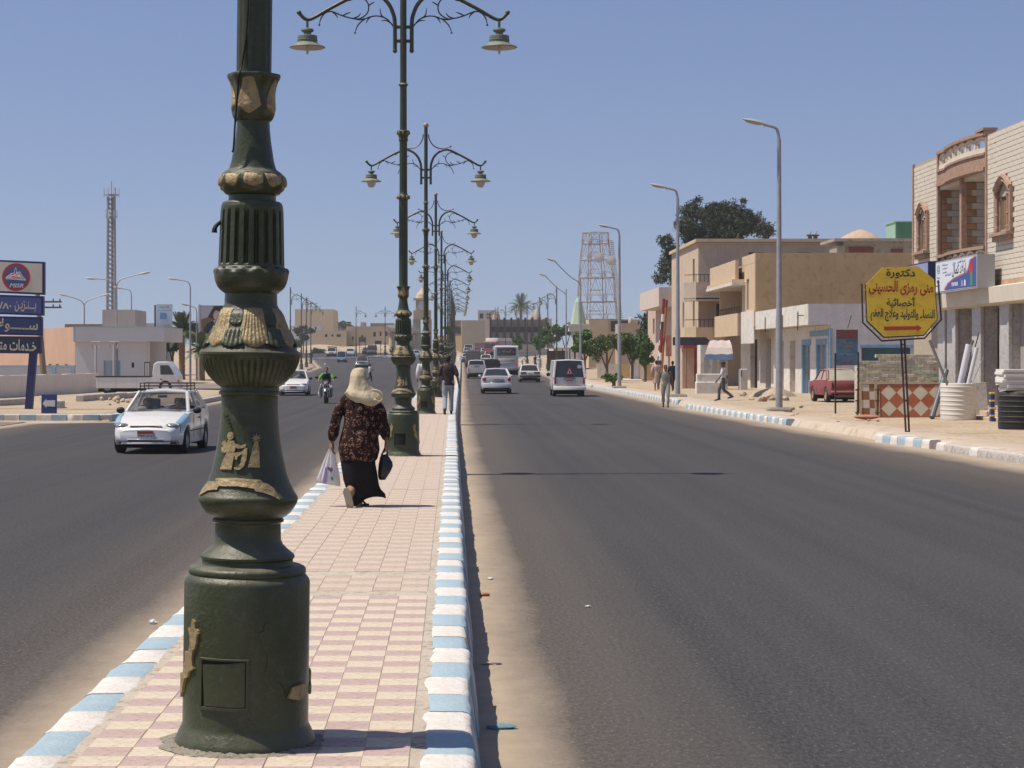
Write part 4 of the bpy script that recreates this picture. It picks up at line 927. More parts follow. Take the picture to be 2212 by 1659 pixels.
sh = empty('roof_shed', (tx(1870), 126, 7.6), label='unfinished concrete roof shed with a dome of rubble on top', cat='shed')
cx = X_(1870, 122)
mb = MB(); mb.box(X_(1822, 122), X_(1976, 122), 122, 126, 7.6, Z_(522, 122)); mb.box(X_(1805, 122), X_(1822, 122), 121.6, 124, 7.6, Z_(532, 122)); mb.box(X_(1798, 122), X_(1980, 122), 121.4, 126, Z_(522, 122), Z_(516, 122)); S(mb, 'wall', M('raw_concrete', (.30, .26, .21), (.40, .35, .28), sc=2, rough=.95, bump=.6, c3=(.24, .18, .13), sc3=4), sh, (tx(1870), 126, 7.6))
for a_, b_, c_ in ((1835, 1886, 534), (1925, 1950, 538)): mb = MB(); mb.box(X_(a_, 122), X_(b_, 122), 121.9, 121.98, 7.65, Z_(c_, 122)); S(mb, 'brick_infill', M('brick_red', (.16, .055, .035), (.22, .08, .05), sc=4, rough=.9), sh, (tx(1870), 126, 7.6))
mb = MB(); zc = Z_(516, 122)
mb.lathe([(1.45, -.1), (1.35, .05), (.95, .32), (.5, .55), (.12, .68), (.01, .69)], 24, (cx, 123.6, zc), fn=lambda r, z, t: r * (1 + .06 * math.sin(5 * t + 3 * z))); S(mb, 'rubble_dome', M('rubble_pink', (.42, .29, .19), (.5, .36, .25), sc=6, rough=.95, bump=.8, bsc=14), sh, (tx(1870), 126, 7.6), smooth=60)
gc = empty('roof_cabin', (X_(1955, 140), 140, tz(520)), label='green wooden cabin standing on the flat roof', cat='cabin')
mb = MB(); mb.box(X_(1922, 140), X_(2000, 140), 138, 141, 9.0, Z_(484, 140)); S(mb, 'wall', M('green_board', (.05, .17, .11), (.07, .21, .14), sc=1, rough=.7, stretch=(1, 1, .3)), gc, tuple(gc.location))
mb = MB(); mb.box(X_(1922, 140) - .06, X_(1922, 140) - .003, 138, 141, 9.0, Z_(484, 140)); mb.box(X_(1918, 140), X_(2000, 140), 137.9, 141, Z_(484, 140), Z_(482, 140)); S(mb, 'corner_board', M('green_pale', (.25, .42, .33), rough=.7), gc, tuple(gc.location))
# ---------------------------------------------------------------- pink house with the projecting balcony, white slice beside it
pk = empty('pink_house', (18, 160, 0), label='pale pink two-storey house with a boxy balcony jutting over the pavement', cat='house')
pink = M('pink_plaster', (.50, .375, .29), (.56, .43, .34), sc=1.2, rough=.92, bump=.2, streak=.35, scol=(.38, .27, .2))
def P3(mb, name, mat, **k): return S(mb, name, mat, pk, (18, 160, 0), **k)
mb = MB(); wall(mb, TX(18), -181, -148.3, .1, Z_(640, 165), .3, [(-156, -154.5, 4.9, 6.3), (-157.5, -154.5, .1, 2.8), (-164, -162.6, .1, 2.6), (-170, -168.5, .1, 2.6), (-176.5, -175, 4.2, 5.6)]); mb.box(18, 30, 148, 148.3, .1, Z_(640, 165)); mb.box(18.3, 30, 148.3, 181, 6.9, 7.0); P3(mb, 'wall', pink)
mb = MB(); mb.box(16.6, 18.3, 158, 174, Z_(664, 162), Z_(664, 162) + .2); mb.box(16.6, 16.8, 158, 174, Z_(664, 162) + .2, Z_(624, 162)); mb.box(16.8, 18.3, 158, 158.2, Z_(664, 162) + .2, Z_(624, 162)); P3(mb, 'balcony', M('pink_pale', (.58, .48, .40), (.63, .53, .45), sc=1.5, rough=.9, streak=.3))
for ya, yb, a, b in ((154.5, 156, 4.9, 6.3), (154.5, 157.5, .1, 2.8), (162.6, 164, .1, 2.6), (168.5, 170, .1, 2.6), (175, 176.5, 4.2, 5.6)):
 mb = MB(); mb.box(18.2, 18.25, ya, yb, a, b); P3(mb, 'opening_pane' if a > 1 else 'door', glass_dark if a > 1 else wood)
mb = MB(); mb.box(17.2, 17.95, 158.4, 158.55, 2.2, 3.9); mb.box(17.94, 17.99, 153, 160, 2.9, 3.2); P3(mb, 'stone_sign', M('sign_red_faded', (.38, .17, .11), (.45, .25, .18), sc=2, rough=.8))
ws = empty('white_house', (17.2, 140, 0), label='narrow whitewashed house slice squeezed between the tan and the pink house', cat='house')
mb = MB(); wall(mb, TX(17.0), -147.6, -133.5, .1, Z_(655, 140), .3, [(-143.2, -142.3, 4.4, 6.6)]); mb.box(17, 24, 147.6, 147.9, .1, Z_(655, 140)); mb.box(16.6, 17.3, 138, 147.9, Z_(668, 142), Z_(648, 142)); S(mb, 'wall', white_w, ws, (17.2, 140, 0))
mb = MB(); mb.box(17.15, 17.2, 142.3, 143.2, 4.4, 6.6); S(mb, 'window_shutter', blue_paint, ws, (17.2, 140, 0))

# ================================================================ the left-hand side: petrol station, walls, tower, far town
def put_on(mb, org): mb.v = [(x - org[0], y - org[1], z - org[2]) for x, y, z in mb.v]; return mb
def part(root, mb, name, mat, **k): return put_on(mb, tuple(root.location)).build(name, mat, root, **k)
s_navy = M('sign_navy', (.022, .04, .125), (.03, .05, .15), sc=1.5, rough=.45); s_blue = M('sign_violet_blue', (.055, .07, .22), (.075, .095, .26), sc=1.2, rough=.4)
s_cream = M('sign_cream', (.55, .51, .43), (.60, .56, .48), sc=1.5, rough=.5); s_frame = M('sign_frame_blue', (.025, .03, .11), rough=.5); s_gold = M('letter_cream', (.55, .50, .38), rough=.6)
# ---------------------------------------------------------------- petrol station pylon sign
SYY = 72.5; sx = lambda x: X_(x, SYY); sz = lambda y: Z_(y, SYY)
pet = empty('petrol_sign', (sx(72), SYY, GR), label='blue petrol station pylon with round red-ringed emblem and Arabic fuel panels', cat='sign')
mb = MB(); mb.box(sx(66), sx(82), SYY - .12, SYY + .12, .05, sz(740)); mb.v = [(x - (sz(740) - z) * .08, y, z) for x, y, z in mb.v]; part(pet, mb, 'pole', s_frame)
mb = MB(); mb.box(sx(-80), sx(-64), SYY - .12, SYY + .12, .05, sz(720)); part(pet, mb, 'pole', s_frame)
def panel(x0, x1, ya, yb, mat, tilt, name):
 mb = MB(); L = []
 for x, dy in ((x0, -tilt), (x1, 0)):
  for y in (yb + dy, ya + dy): L.append((sx(x), sz(y)))
 (a0, b0), (a1, b1), (c0, d0), (c1, d1) = L
 mb.add([(a0, SYY - .14, b0), (c0, SYY - .14, d0), (c1, SYY - .14, d1), (a1, SYY - .14, b1), (a0, SYY + .14, b0), (c0, SYY + .14, d0), (c1, SYY + .14, d1), (a1, SYY + .14, b1)], [(0, 1, 2, 3), (5, 4, 7, 6), (1, 5, 6, 2), (4, 0, 3, 7), (3, 2, 6, 7), (4, 5, 1, 0)])
 p = part(pet, mb, name, s_frame)
 i = 4.0
 mb = MB(); fl = [(x0 + i, yb - i + (-tilt)), (x1 - i, yb - i), (x1 - i, ya + i), (x0 + i, ya + i - tilt)]
 mb.prism([(sx(x), sz(y)) for x, y in fl], .02, Matrix.Translation((0, SYY - .141, 0)) @ FACE); part(pet, mb, name.replace('panel', 'face'), mat)
panel(-110, 97, 566, 637, s_cream, 9, 'emblem_panel'); panel(-110, 95, 640, 682, s_blue, 7, 'fuel_panel'); panel(-110, 92, 685, 725, s_navy, 4, 'fuel_panel'); panel(-110, 90, 727, 764, M('sign_dark', (.02, .03, .07), rough=.4), 2, 'fuel_panel')
Rz = math.atan2(.043, 1)
PT = lambda x, y, d=0.0: Matrix.Translation((sx(x) - pet.location.x, -.165 - d, sz(y) - GR)) @ Matrix.Rotation(R(2.4), 4, 'Y') @ FACE
u = SYY / F
def circ(r, n=40): return [(r * math.cos(2 * math.pi * i / n), r * math.sin(2 * math.pi * i / n)) for i in range(n)]
s_red = M('emblem_red', (.42, .03, .035), rough=.5); e_blue = M('emblem_blue', (.075, .10, .24), rough=.5)
flat('emblem_ring', circ(30 * u), s_red, pet, PT(37, 599), .006); flat('emblem_disc', circ(24.5 * u), e_blue, pet, PT(37, 599, .005), .006)
def pet_poly(pts, d, mat, name): flat(name, [((x - 252) / 6.84 * u, (370 - y) / 6.84 * u) for x, y in pts], mat, pet, PT(37, 599, d), .005)
pet_poly([(100, 380), (185, 308), (205, 322), (215, 300), (240, 220), (268, 290), (280, 300), (305, 280), (345, 350), (400, 405), (385, 415), (105, 405)], .011, b_white, 'emblem_mountain')
pet_poly([(115, 392), (190, 322), (205, 335), (232, 300), (262, 338), (300, 295), (335, 352), (378, 398)], .016, s_red, 'emblem_outline'); pet_poly([(128, 388), (190, 335), (206, 348), (232, 318), (262, 350), (298, 312), (325, 356), (358, 388)], .021, b_white, 'emblem_peak')
pet_poly([(225, 300), (240, 240), (258, 290), (246, 300), (240, 315)], .017, s_red, 'emblem_flame'); pet_poly([(175, 372), (200, 358), (330, 372), (330, 380), (220, 375)], .026, s_red, 'emblem_line')
text_mesh('MISR', 30 * u, 9 * u, b_white, PT(38, 617, .012), ar=False, italic=.25, parent=pet)
text_mesh('بـــنـزيـن', 46 * u, 24 * u, s_gold, PT(57, 662), parent=pet, bold=.015); text_mesh('/٨٠', 26 * u, 15 * u, s_gold, PT(14, 660), ar=False, parent=pet)
text_mesh('ســـــولار', 100 * u, 30 * u, M('letter_tan', (.50, .44, .32), rough=.6), PT(34, 703), parent=pet, bold=.015); text_mesh('خـدمات متكاملة', 118 * u, 26 * u, s_gold, PT(22, 744), parent=pet, bold=.02)
ab = empty('arrow_board', (X_(106, 66.5), 66.5, GR + .02), label='low navy board with a white arrow pointing left, standing by the kerb', cat='sign')
mb = MB(); mb.box(-.26, .26, -.04, .04, .0, .64); mb.build('board', s_navy, ab, bevel=.01); ab.rotation_euler = (R(-8), 0, R(6))
flat('arrow', [(-.22, .33), (-.09, .49), (-.09, .43), (.20, .44), (.20, .22), (-.09, .23), (-.09, .17)], M('arrow_grey', (.5, .5, .48), rough=.7), ab, Matrix.Translation((0, -.042, 0)) @ FACE, .006)
# ---------------------------------------------------------------- white boundary wall and the raised garden edge
lw = M('low_wall_plaster', (.70, .63, .55), (.75, .69, .61), sc=1.0, rough=.95, bump=.5, bsc=8, streak=.25, scol=(.52, .45, .37))
bw = empty('boundary_wall', (-19, 100, GR), label='long low whitewashed wall behind the blue petrol sign', cat='wall')
mb = MB(); n = 24; A = Vector((X_(-90, 88), 88)); Bq = Vector((X_(213, 109), 109)); rows = []
for i in range(n + 1):
 p = A + (Bq - A) * i / n; d = (Bq - A).normalized(); q = Vector((-d.y, d.x)) * .25; t = 1.2 + .03 * mnoise.noise(Vector((i * .9, 2, 2)))
 rows.append([(p.x, p.y, .05), (p.x, p.y, t), (p.x + q.x, p.y + q.y, t), (p.x + q.x, p.y + q.y, .05)])
mb.rings(rows, True, True); part(bw, mb, 'wall', lw, fix=True)
kb = empty('garden_edge', (-14, 82, GR), label='broken pale concrete edging around the sandy bed by the petrol sign', cat='edging')
for i, (x, y, x2, y2) in enumerate(((180, 868, 275, 861), (275, 861, 330, 854), (330, 853, 395, 849), (0, 877, 55, 873), (85, 870, 120, 882))):
 a = G(x, y, .15); b = G(x2, y2, .15); d = b - a; a_ = math.atan2(d.y, d.x); mb = MB(); mb.T = TR((a.x, a.y, .1), a_); mb.cbox(0, d.length, 0, .35, 0, .34 - .04 * (i % 2), .03); mb.T = None; part(kb, mb, 'edging_stone', k_grey, fix=True)
def stone_mesh(seed, rough=.25):
 mb = MB(); bm = bmesh.new(); bmesh.ops.create_icosphere(bm, subdivisions=2, radius=1)
 for v in bm.verts: v.co *= 1 + rough * mnoise.noise(v.co * 1.4 + Vector((seed * 7, 0, 0))) + .1 * mnoise.noise(v.co * 4 + Vector((seed, 3, 0)))
 me = bpy.data.meshes.new('stone'); bm.to_mesh(me); bm.free(); return me
stones = [stone_mesh(i) for i in range(4)]
st_m = M('stone_tan', (.40, .30, .20), (.48, .38, .27), sc=1.5, rough=.95, bump=.5)
for s_ in stones: s_.materials.append(st_m)
for i in range(16):
 x = random.uniform(205, 300); y = random.uniform(858, 876); p = G(x, y, .15); r = random.uniform(.07, .2)
 share('stone', stones[i % 4], None, (p.x, p.y, .17 + r * .3), (random.random(), random.random(), random.random() * 6), (r, r * .8, r * .6), label='tan stone lying in the sandy bed by the petrol sign', cat='stone', group='stones in the sandy bed')
# ---------------------------------------------------------------- station building: white front, salmon side
BY = 140.0; bx_ = lambda x: X_(x, BY); bz = lambda y: Z_(y, BY)
sb = empty('station_building', (bx_(260), BY, 0), label='flat white station building with salmon side wall and pale blue gate', cat='building')
wb = M('station_white', (.72, .66, .58), (.77, .72, .65), sc=.6, rough=.92, streak=.10, scol=(.62, .56, .48)); sal = M('salmon', (.50, .31, .21), (.55, .36, .25), sc=.5, rough=.95, streak=.35, scol=(.42, .25, .17)); lb = M('pale_blue', (.36, .50, .55), (.42, .55, .59), sc=2, rough=.8)
mb = MB(); wall(mb, TY(BY), bx_(162), bx_(318), 0, bz(738), .3, [(bx_(224), bx_(260), 0, bz(778)), (bx_(284), bx_(290), bz(794), bz(783))]); part(sb, mb, 'wall', wb)
mb = MB(); mb.box(bx_(161), bx_(357), BY - .5, BY + 9, bz(738), bz(707)); part(sb, mb, 'roof_band', wb)
mb = MB(); mb.box(bx_(160), bx_(358), BY - .56, BY + 9, bz(707), bz(705.5)); mb.box(bx_(162), bx_(165), BY - .52, BY - .505, bz(738), bz(707)); part(sb, mb, 'roof_trim', lb)
mb = MB(); mb.box(bx_(318), bx_(352), BY + 1.2, BY + 1.5, 0, bz(738)); part(sb, mb, 'porch_wall', wb)
mb = MB(); mb.add([(bx_(162), BY + .01, 0), (bx_(162) - 4, BY + 9, 0), (bx_(162) - 16, BY + 24, 0), (bx_(162), BY + .01, bz(706)), (bx_(162) - 4, BY + 9, bz(706)), (bx_(162) - 16, BY + 24, bz(705))], [(1, 0, 3, 4), (2, 1, 4, 5)]); part(sb, mb, 'side_wall', sal)
for t in (.25, .55, .8):
 mb = MB(); x = bx_(162) - 4 * t; y = BY + 9 * t; mb.T = TR((x - .05, y - .05, 0), math.atan2(9, -4)); mb.box(-.25, .25, -.02, .06, bz(797), bz(787)); mb.T = None; part(sb, mb, 'slit_window', dark_room)
for i in range(6):
 mb = MB(); w_ = (bx_(260) - bx_(224)) / 6; mb.box(bx_(224) + i * w_ + .01, bx_(224) + (i + 1) * w_ - .01, BY + .10 - .02 * (i % 2), BY + .14, 0, bz(779)); part(sb, mb, 'gate_board', lb if i % 2 else M('gate_grey', (.45, .45, .42), rough=.7))
mb = MB(); mb.box(bx_(284), bx_(290), BY + .2, BY + .25, bz(794), bz(783)); part(sb, mb, 'window_pane', glass_dark)
for x in (207, 246):
 pst = empty('iron_post', (X_(x, 128), 128, GR), label='pale iron post with a forked bracket in front of the station wall', cat='post', group='forked posts by the station'); mb = MB(); mb.tube([(0, 0, 0), (0, 0, Z_(745, 128) - GR)], .07, 8)
 for k in (-1, 1): mb.tube([(0, 0, Z_(752, 128) - GR), (k * .22, 0, Z_(752, 128) - GR), (k * .28, 0, Z_(738, 128) - GR)], .03, 6)
 mb.tube([(-.3, 0, Z_(738, 128) - GR), (.3, 0, Z_(738, 128) - GR)], .03, 6); mb.build('post', M('post_pale', (.5, .47, .42), rough=.7), pst, smooth=50)
by = empty('yard_wall', (-35, 125, GR), label='cream yard wall capped pale blue behind the low white wall', cat='wall')
mb = MB(); mb.box(X_(-60, 125), X_(162, 125), 125, 125.25, .05, Z_(793, 125)); part(by, mb, 'wall', wb)
mb = MB(); mb.box(X_(-60, 125), X_(162, 125), 124.95, 125.3, Z_(793, 125), Z_(789, 125)); mb.box(X_(112, 125), X_(120, 125), 124.93, 124.98, .1, Z_(793, 125)); mb.box(X_(153, 125), X_(161, 125), 124.93, 124.98, .1, Z_(793, 125)); part(by, mb, 'coping', lb)
def block(name, label, Y, x0, x1, y0, y1, mat, depth=8, wins=(), cat='house', wm=None, roofm=None, group=None):
 r = empty(name, (X_((x0 + x1) / 2, Y), Y, gz(Y)), label=label, cat=cat, group=group); mb = MB()
 ops = [(X_(a, Y), X_(b, Y), Z_(d, Y), Z_(c, Y)) for a, b, c, d in wins]
 zb = min(Z_(y1, Y), gz(Y) - .2) if y1 > 745 else gz(Y) - .5
 wall(mb, TY(Y), X_(x0, Y), X_(x1, Y), zb, Z_(y0, Y), .4, ops)
 mb.box(X_(x0, Y), X_(x0, Y) + .4, Y + .4, Y + depth, zb, Z_(y0, Y)); mb.box(X_(x1, Y) - .4, X_(x1, Y), Y + .4, Y + depth, zb, Z_(y0, Y)); mb.box(X_(x0, Y) + .4, X_(x1, Y) - .4, Y + depth - .4, Y + depth, zb, Z_(y0, Y))
 part(r, mb, 'wall', mat)
 mb = MB(); mb.box(X_(x0, Y) + .4, X_(x1, Y) - .4, Y + .4, Y + depth - .4, Z_(y0, Y) - .5, Z_(y0, Y) - .25); part(r, mb, 'roof', roofm or cement)
 for a, b, c, d in wins: mb = MB(); mb.box(X_(a, Y), X_(b, Y), Y + .2, Y + .26, Z_(d, Y), Z_(c, Y)); part(r, mb, 'window_pane', wm or glass_dark)
 return r
grey_b = M('grey_block_house', (.50, .45, .39), (.56, .51, .45), sc=.5, rough=.95, streak=.3); far_tan = M('far_sand_wall', (.58, .45, .27), (.63, .50, .32), sc=.25, rough=.95); far_tan2 = M('far_ochre_wall', (.52, .39, .23), (.57, .44, .28), sc=.25, rough=.95); far_w = M('far_white_wall', (.60, .57, .53), rough=.9); far_red = M('far_red_wall', (.26, .17, .13), (.32, .22, .17), sc=.4, rough=.95)
block('water_cistern', 'grey rooftop block standing behind the white station building', 165, 221, 292, 669, 745, grey_b, 6, cat='building')
block('parapet_house', 'low brown parapet wall seen over the station roof', 172, 140, 222, 700, 745, far_red, 6, cat='building')
block('parapet_house', 'flat grey house behind the shop poster', 185, 255, 345, 698, 745, grey_b, 8, cat='building')
# ---------------------------------------------------------------- telecom mast
mast = empty('telecom_mast', (X_(241, 400), 400, 3.0), label='tall grey telecom mast with antenna platform far behind the station', cat='mast')
mm = M('mast_grey', (.20, .19, .19), (.26, .25, .24), sc=.3, rough=.6); mb = MB(); H0 = Z_(425, 400) - 3
for k in range(3):
 a = R(90 + 120 * k); mb.tube([(1.0 * math.cos(a), 1.0 * math.sin(a), -1), (.75 * math.cos(a), .75 * math.sin(a), H0)], .28, 6)
for j in range(34):
 z = j * H0 / 34
 for k in range(3):
  a, b = R(90 + 120 * k), R(210 + 120 * k); r = .98 - .22 * j / 34; mb.tube([(r * math.cos(a), r * math.sin(a), z), (r * math.cos(b), r * math.sin(b), z + H0 / 34)], .10, 5)
mb.build('lattice', mm, mast, smooth=50)
mb = MB(); mb.tube([(0, 0, H0), (0, 0, H0 + 3.2)], .08, 6); mb.tube([(.5, 0, H0), (.5, 0, H0 + 2.0)], .05, 5); mb.build('aerial', mm, mast)
for z in (H0 - 4.2, H0 + .2):
 mb = MB(); rr = 1.1 if z < H0 else 1.5; mb.lathe([(rr * .6, 0), (rr, .1), (rr, .25), (rr * .6, .3)], 12, (0, 0, z)); mb.build('platform', mm, mast)
 for k in range(6):
  a = R(60 * k + 10); mb = MB(); mb.box(-.13, .13, -.06, .06, -.3, 1.5); o = mb.build('antenna', M('antenna_white', (.42, .42, .42), rough=.6), mast); o.location = (rr * math.cos(a), rr * math.sin(a), z); o.rotation_euler = (0, 0, a + R(90))
# ---------------------------------------------------------------- plain street lights on the left
galv = M('galvanised', (.30, .30, .31), (.36, .36, .365), sc=3, rough=.5, metal=.35); lens_m = M('lamp_lens', (.42, .40, .37), rough=.3)
def street_light(x, Yd, ytop, heads, label, base_y=None, group=None, r=.09, arm=1.6, rise=.35, cement_base=False):
 X = X_(x, Yd); g = gz(Yd) + GR; H_ = Z_(ytop, Yd) - g; root = empty('street_light', (X, Yd, g), label=label, cat='street light', group=group)
 mb = MB(); mb.tube([(0, 0, -.2), (0, 0, H_ * .33), (0, 0, H_ * .34), (0, 0, H_ - .35)], [r, r * .96, r * .82, r * .55], 12); mb.build('pole', galv, root, smooth=40)
 for s, ln, rs in heads:
  mb = MB(); pts = [(0, 0, H_ - .4), (s * ln * .06, 0, H_ - .15), (s * ln * .2, 0, H_ + rs * .2), (s * ln * .6, 0, H_ + rs * .7), (s * ln, 0, H_ + rs)] if rs >= .1 and rs < .9 else [(0, 0, H_ - 1.0), (s * ln * .1, 0, H_ - .7), (s * ln * .45, 0, H_ - .2), (s * ln, 0, H_ + rs)]
  mb.tube(pts, r * .42, 8, 4); a = mb.build('arm', galv, root, smooth=60)
  hx = s * ln; ang = math.atan2(rs, ln) * .8
  mb = MB(); L_ = .85
  rs_ = []
  for i in range(9):
   t = i / 8; w_ = .16 * math.sin(math.pi * (.12 + .80 * t)) ** .6; hh = .085 * math.sin(math.pi * (.10 + .85 * t)) ** .6
   rs_.append([(s * t * L_, w_ * math.cos(q), hh * (1.1 * math.sin(q) if math.sin(q) > 0 else .6 * math.sin(q))) for q in [2 * math.pi * j / 12 for j in range(12)]])
  mb.rings(rs_, True, True); h = mb.build('lamp_head', M('head_grey', (.36, .35, .33), rough=.5), root, smooth=60, fix=True); h.location = (hx - s * .1, 0, H_ + rs); h.rotation_euler = (0, -s * ang, 0)
  mb = MB(); mb.ell((s * .45, 0, -.05), (.30, .12, .045), 10, 5); mb.build('lens', lens_m, h, smooth=180)
 return root
street_light(632 * 0 + 182, 185, 652, [(-1, 1.7, .55), (1, 1.7, .55)], 'twin-arm street light on the left beyond the petrol sign', r=.11)
street_light(252, 140, 606, [(-1, 1.5, .12), (1, 1.7, .45)], 'twin-arm street light rising in front of the telecom mast')
street_light(284, 170, 628, [(-1, .8, .18)], 'short-armed street light standing between the mast and the shop poster')
street_light(411, 150, 610, [(-1, 1.0, .2)], 'short-armed street light next to the palm trees')
street_light(425, 158, 666, [(-1, .6, .2)], 'low street light beside the portrait billboard')
pp = empty('power_pole', (X_(97, 118), 118, GR), label='leaning brown wooden power pole with cross arms behind the petrol sign', cat='power pole')
mb = MB(); h_ = Z_(612, 118) - GR; mb.tube([(0, 0, -.2), (-.5, 0, h_)], [.2, .13], 10); mb.build('pole', M('pole_wood', (.20, .14, .09), (.27, .2, .14), sc=2, rough=.9, stretch=(6, 6, .4)), pp, smooth=60)
for y in (652, 664):
 z = Z_(y, 118) - GR; mb = MB(); mb.box(-.9, 1.0, -.06, .06, z - .05, z + .05)
 for k in (-.8, -.4, .5, .9): mb.lathe([(.03, 0), (.05, .06), (.03, .14)], 8, (k, 0, z + .05))
 mb.build('cross_arm', M('arm_wood', (.14, .10, .08), rough=.9), pp)
# ---------------------------------------------------------------- poster hoarding and portrait billboard
ps = empty('poster_board', (X_(353, 150), 150, 0), label='tall pale poster board with red heading behind the station roof', cat='billboard')
yy = 150; q = lambda x, y: (X_(x, yy), Z_(y, yy))
mb = MB(); (a, b), (c, d) = q(337, 707), q(372, 657); mb.box(a, c, yy, yy + .15, b, d); part(ps, mb, 'board', M('poster_pale', (.46, .48, .52), (.52, .53, .55), sc=1, rough=.6))
for x in (334, 341): mb = MB(); mb.box(X_(x, yy) - .05, X_(x, yy) + .05, yy + .16, yy + .3, .1, Z_(659, yy)); part(ps, mb, 'support', black_iron)
TP = lambda x, y: Matrix.Translation((X_(x, yy) - ps.location.x, -.012, Z_(y, yy))) @ FACE
text_mesh('الصيف', .75, .2, b_red, TP(354, 663), parent=ps); text_mesh('الساحل شارع علم', 1.0, .12, b_blue, TP(354, 671), parent=ps); flat('poster_picture', [(-.25, -.25), (.28, -.25), (.3, .2), (-.2, .25)], M('print_sky', (.14, .24, .42), rough=.5), ps, TP(352, 682), .005); text_mesh('مرسى', .6, .12, b_red, TP(360, 703), parent=ps)
YB = 160; pb = empty('portrait_billboard', (X_(462, YB), YB, 0), label='billboard with a portrait of a man in a dark suit, standing behind the palms', cat='billboard')
q = lambda x, y: (X_(x, YB), Z_(y, YB))
(a, b), (c, d) = q(433, 738), q(500, 660); mb = MB(); mb.box(a, c, YB, YB + .2, b, d); part(pb, mb, 'board', M('board_dark', (.06, .035, .03), (.09, .04, .035), sc=.8, rough=.6))
for x in (431, 500): mb = MB(); mb.box(X_(x, YB) - .1, X_(x, YB) + .1, YB + .02, YB + .2, .1, Z_(658, YB)); part(pb, mb, 'support', M('post_pale', (.5, .47, .42), rough=.7))
def PB(pts, mat, name, d): flat(name, [(X_(x, YB) - pb.location.x, Z_(y, YB)) for x, y in pts], mat, pb, Matrix.Translation((0, -d, 0)) @ FACE, .004)
PB([(433.5, 661), (462, 661), (446, 690), (436, 715), (433.5, 715)], M('print_lilac', (.45, .44, .48), rough=.6), 'backdrop', .004)
PB([(434, 690), (452, 685), (462, 690), (455, 735), (436, 735)], M('print_tan', (.22, .12, .05), rough=.6), 'chair', .009)
PB([(438, 737), (440, 712), (447, 699), (460, 693), (478, 695), (490, 705), (499, 715), (499, 737)], M('print_suit', (.03, .026, .034), rough=.6), 'suit', .014)
PB([(461, 692), (474, 693), (470, 712), (466, 704)], b_white, 'shirt', .019); PB([(466, 694), (470, 694), (471, 708), (469, 714), (466, 707)], b_blue, 'tie', .024)
PB([(468 + 7.5 * math.cos(t), 680 + 12 * math.sin(t)) for t in [i * .449 for i in range(14)]], M('print_skin', (.66, .45, .34), rough=.6), 'face', .024); PB([(460, 682), (459, 672), (463, 665), (470, 663), (476, 667), (477, 680), (474.5, 673), (466, 670), (462, 675)], M('print_hair', (.02, .014, .012), rough=.6), 'hair', .029)
# ---------------------------------------------------------------- the far town across the junction
Z4 = 430
block('ochre_block', 'tall plain ochre block rising above the far town', 520, 637, 720, 668, 740, far_tan, 20); block('ochre_block', 'narrower ochre stair block beside the tall plain block', 524, 704, 721, 672, 740, far_tan2, 20)
block('white_villa', 'white gabled villa below the tall ochre block', 460, 628, 694, 704, 750, far_w, 10, [(652, 657, 708, 715), (680, 684, 706, 712)])
block('long_sand_house', 'long low sand-coloured house beyond the roundabout', 425, 672, 748, 714, 762, far_tan, 14, [(702, 707, 722, 728), (716, 720, 722, 727), (727, 736, 722, 728)])
block('ochre_house', 'ochre flat-roofed house with small dark windows beyond the roundabout', 430, 748, 838, 705, 762, far_tan2, 14, [(760, 764, 727, 735), (780, 785, 724, 733), (832, 837, 716, 726), (806, 812, 717, 727), (820, 824, 716, 726), (844, 848, 715, 724)])
block('red_roof_house', 'distant house with brick-red top floor', 560, 800, 850, 698, 722, far_red, 12); block('grey_tower_house', 'small grey rooftop tower in the far town', 565, 779, 789, 696, 722, grey_b, 8); block('flat_house', 'dim brown flat house right of the ochre blocks', 560, 720, 760, 702, 722, far_red, 12)
block('white_house', 'pale house with dark windows behind the far clock gate', 520, 835, 905, 702, 760, far_w, 14, [(846, 856, 712, 726), (868, 878, 712, 726)])
for i, (x, y, Y) in enumerate(((652, 764, 420), (690, 760, 424), (760, 762, 424), (820, 764, 422), (880, 764, 426))):
 mb = MB(); w_ = random.uniform(9, 14); mb.lathe([(1, -.2), (.85, .12), (.5, .3), (.15, .4), (.01, .41)], 16, fn=lambda r, z, t: r * (1 + .15 * math.sin(3 * t + i))); o = mb.build('sand_bank', sand, smooth=60, kind='structure'); o.location = (X_(x, Y), Y, gz(Y)); o.scale = (w_, 5, 3.2 + i % 2)
cg = empty('clock_gate', (X_(913, 410), 410, gz(410)), label='tan stone clock gate tower half hidden behind the lamp posts', cat='tower')
mb = MB();
for x in (900, 924): mb.box(X_(x, 410) - .8, X_(x, 410) + .8, 410, 412, 2.5, Z_(690, 410))
mb.box(X_(893, 410), X_(931, 410), 409.6, 412.5, Z_(690, 410), Z_(670, 410)); mb.box(X_(898, 410), X_(926, 410), 409.8, 412.3, Z_(670, 410), Z_(648, 410)); mb.box(X_(893, 410), X_(931, 410), 409.5, 412.6, Z_(648, 410), Z_(644, 410)); mb.lathe([(1.4, 0), (1.2, .8), (.6, 1.5), (.1, 2.2), (.02, 3.2)], 12, (X_(912, 410), 411, Z_(644, 410))); part(cg, mb, 'tower', far_tan2)
mb = MB(); mb.lathe([(1.0, 0), (1.0, .1)], 24); o = mb.build('clock_face', far_w, cg); o.location = (0, -.35, Z_(660, 410) - gz(410)); o.rotation_euler = (R(90), 0, 0)
cn = empty('concrete_canopy', (X_(870, 395), 395, gz(395)), label='concrete canopy on thick pillars across the junction', cat='canopy')
mb = MB(); mb.box(X_(838, 395), X_(905, 395), 395, 401, Z_(716, 395), Z_(709, 395)); part(cn, mb, 'slab', grey_b)
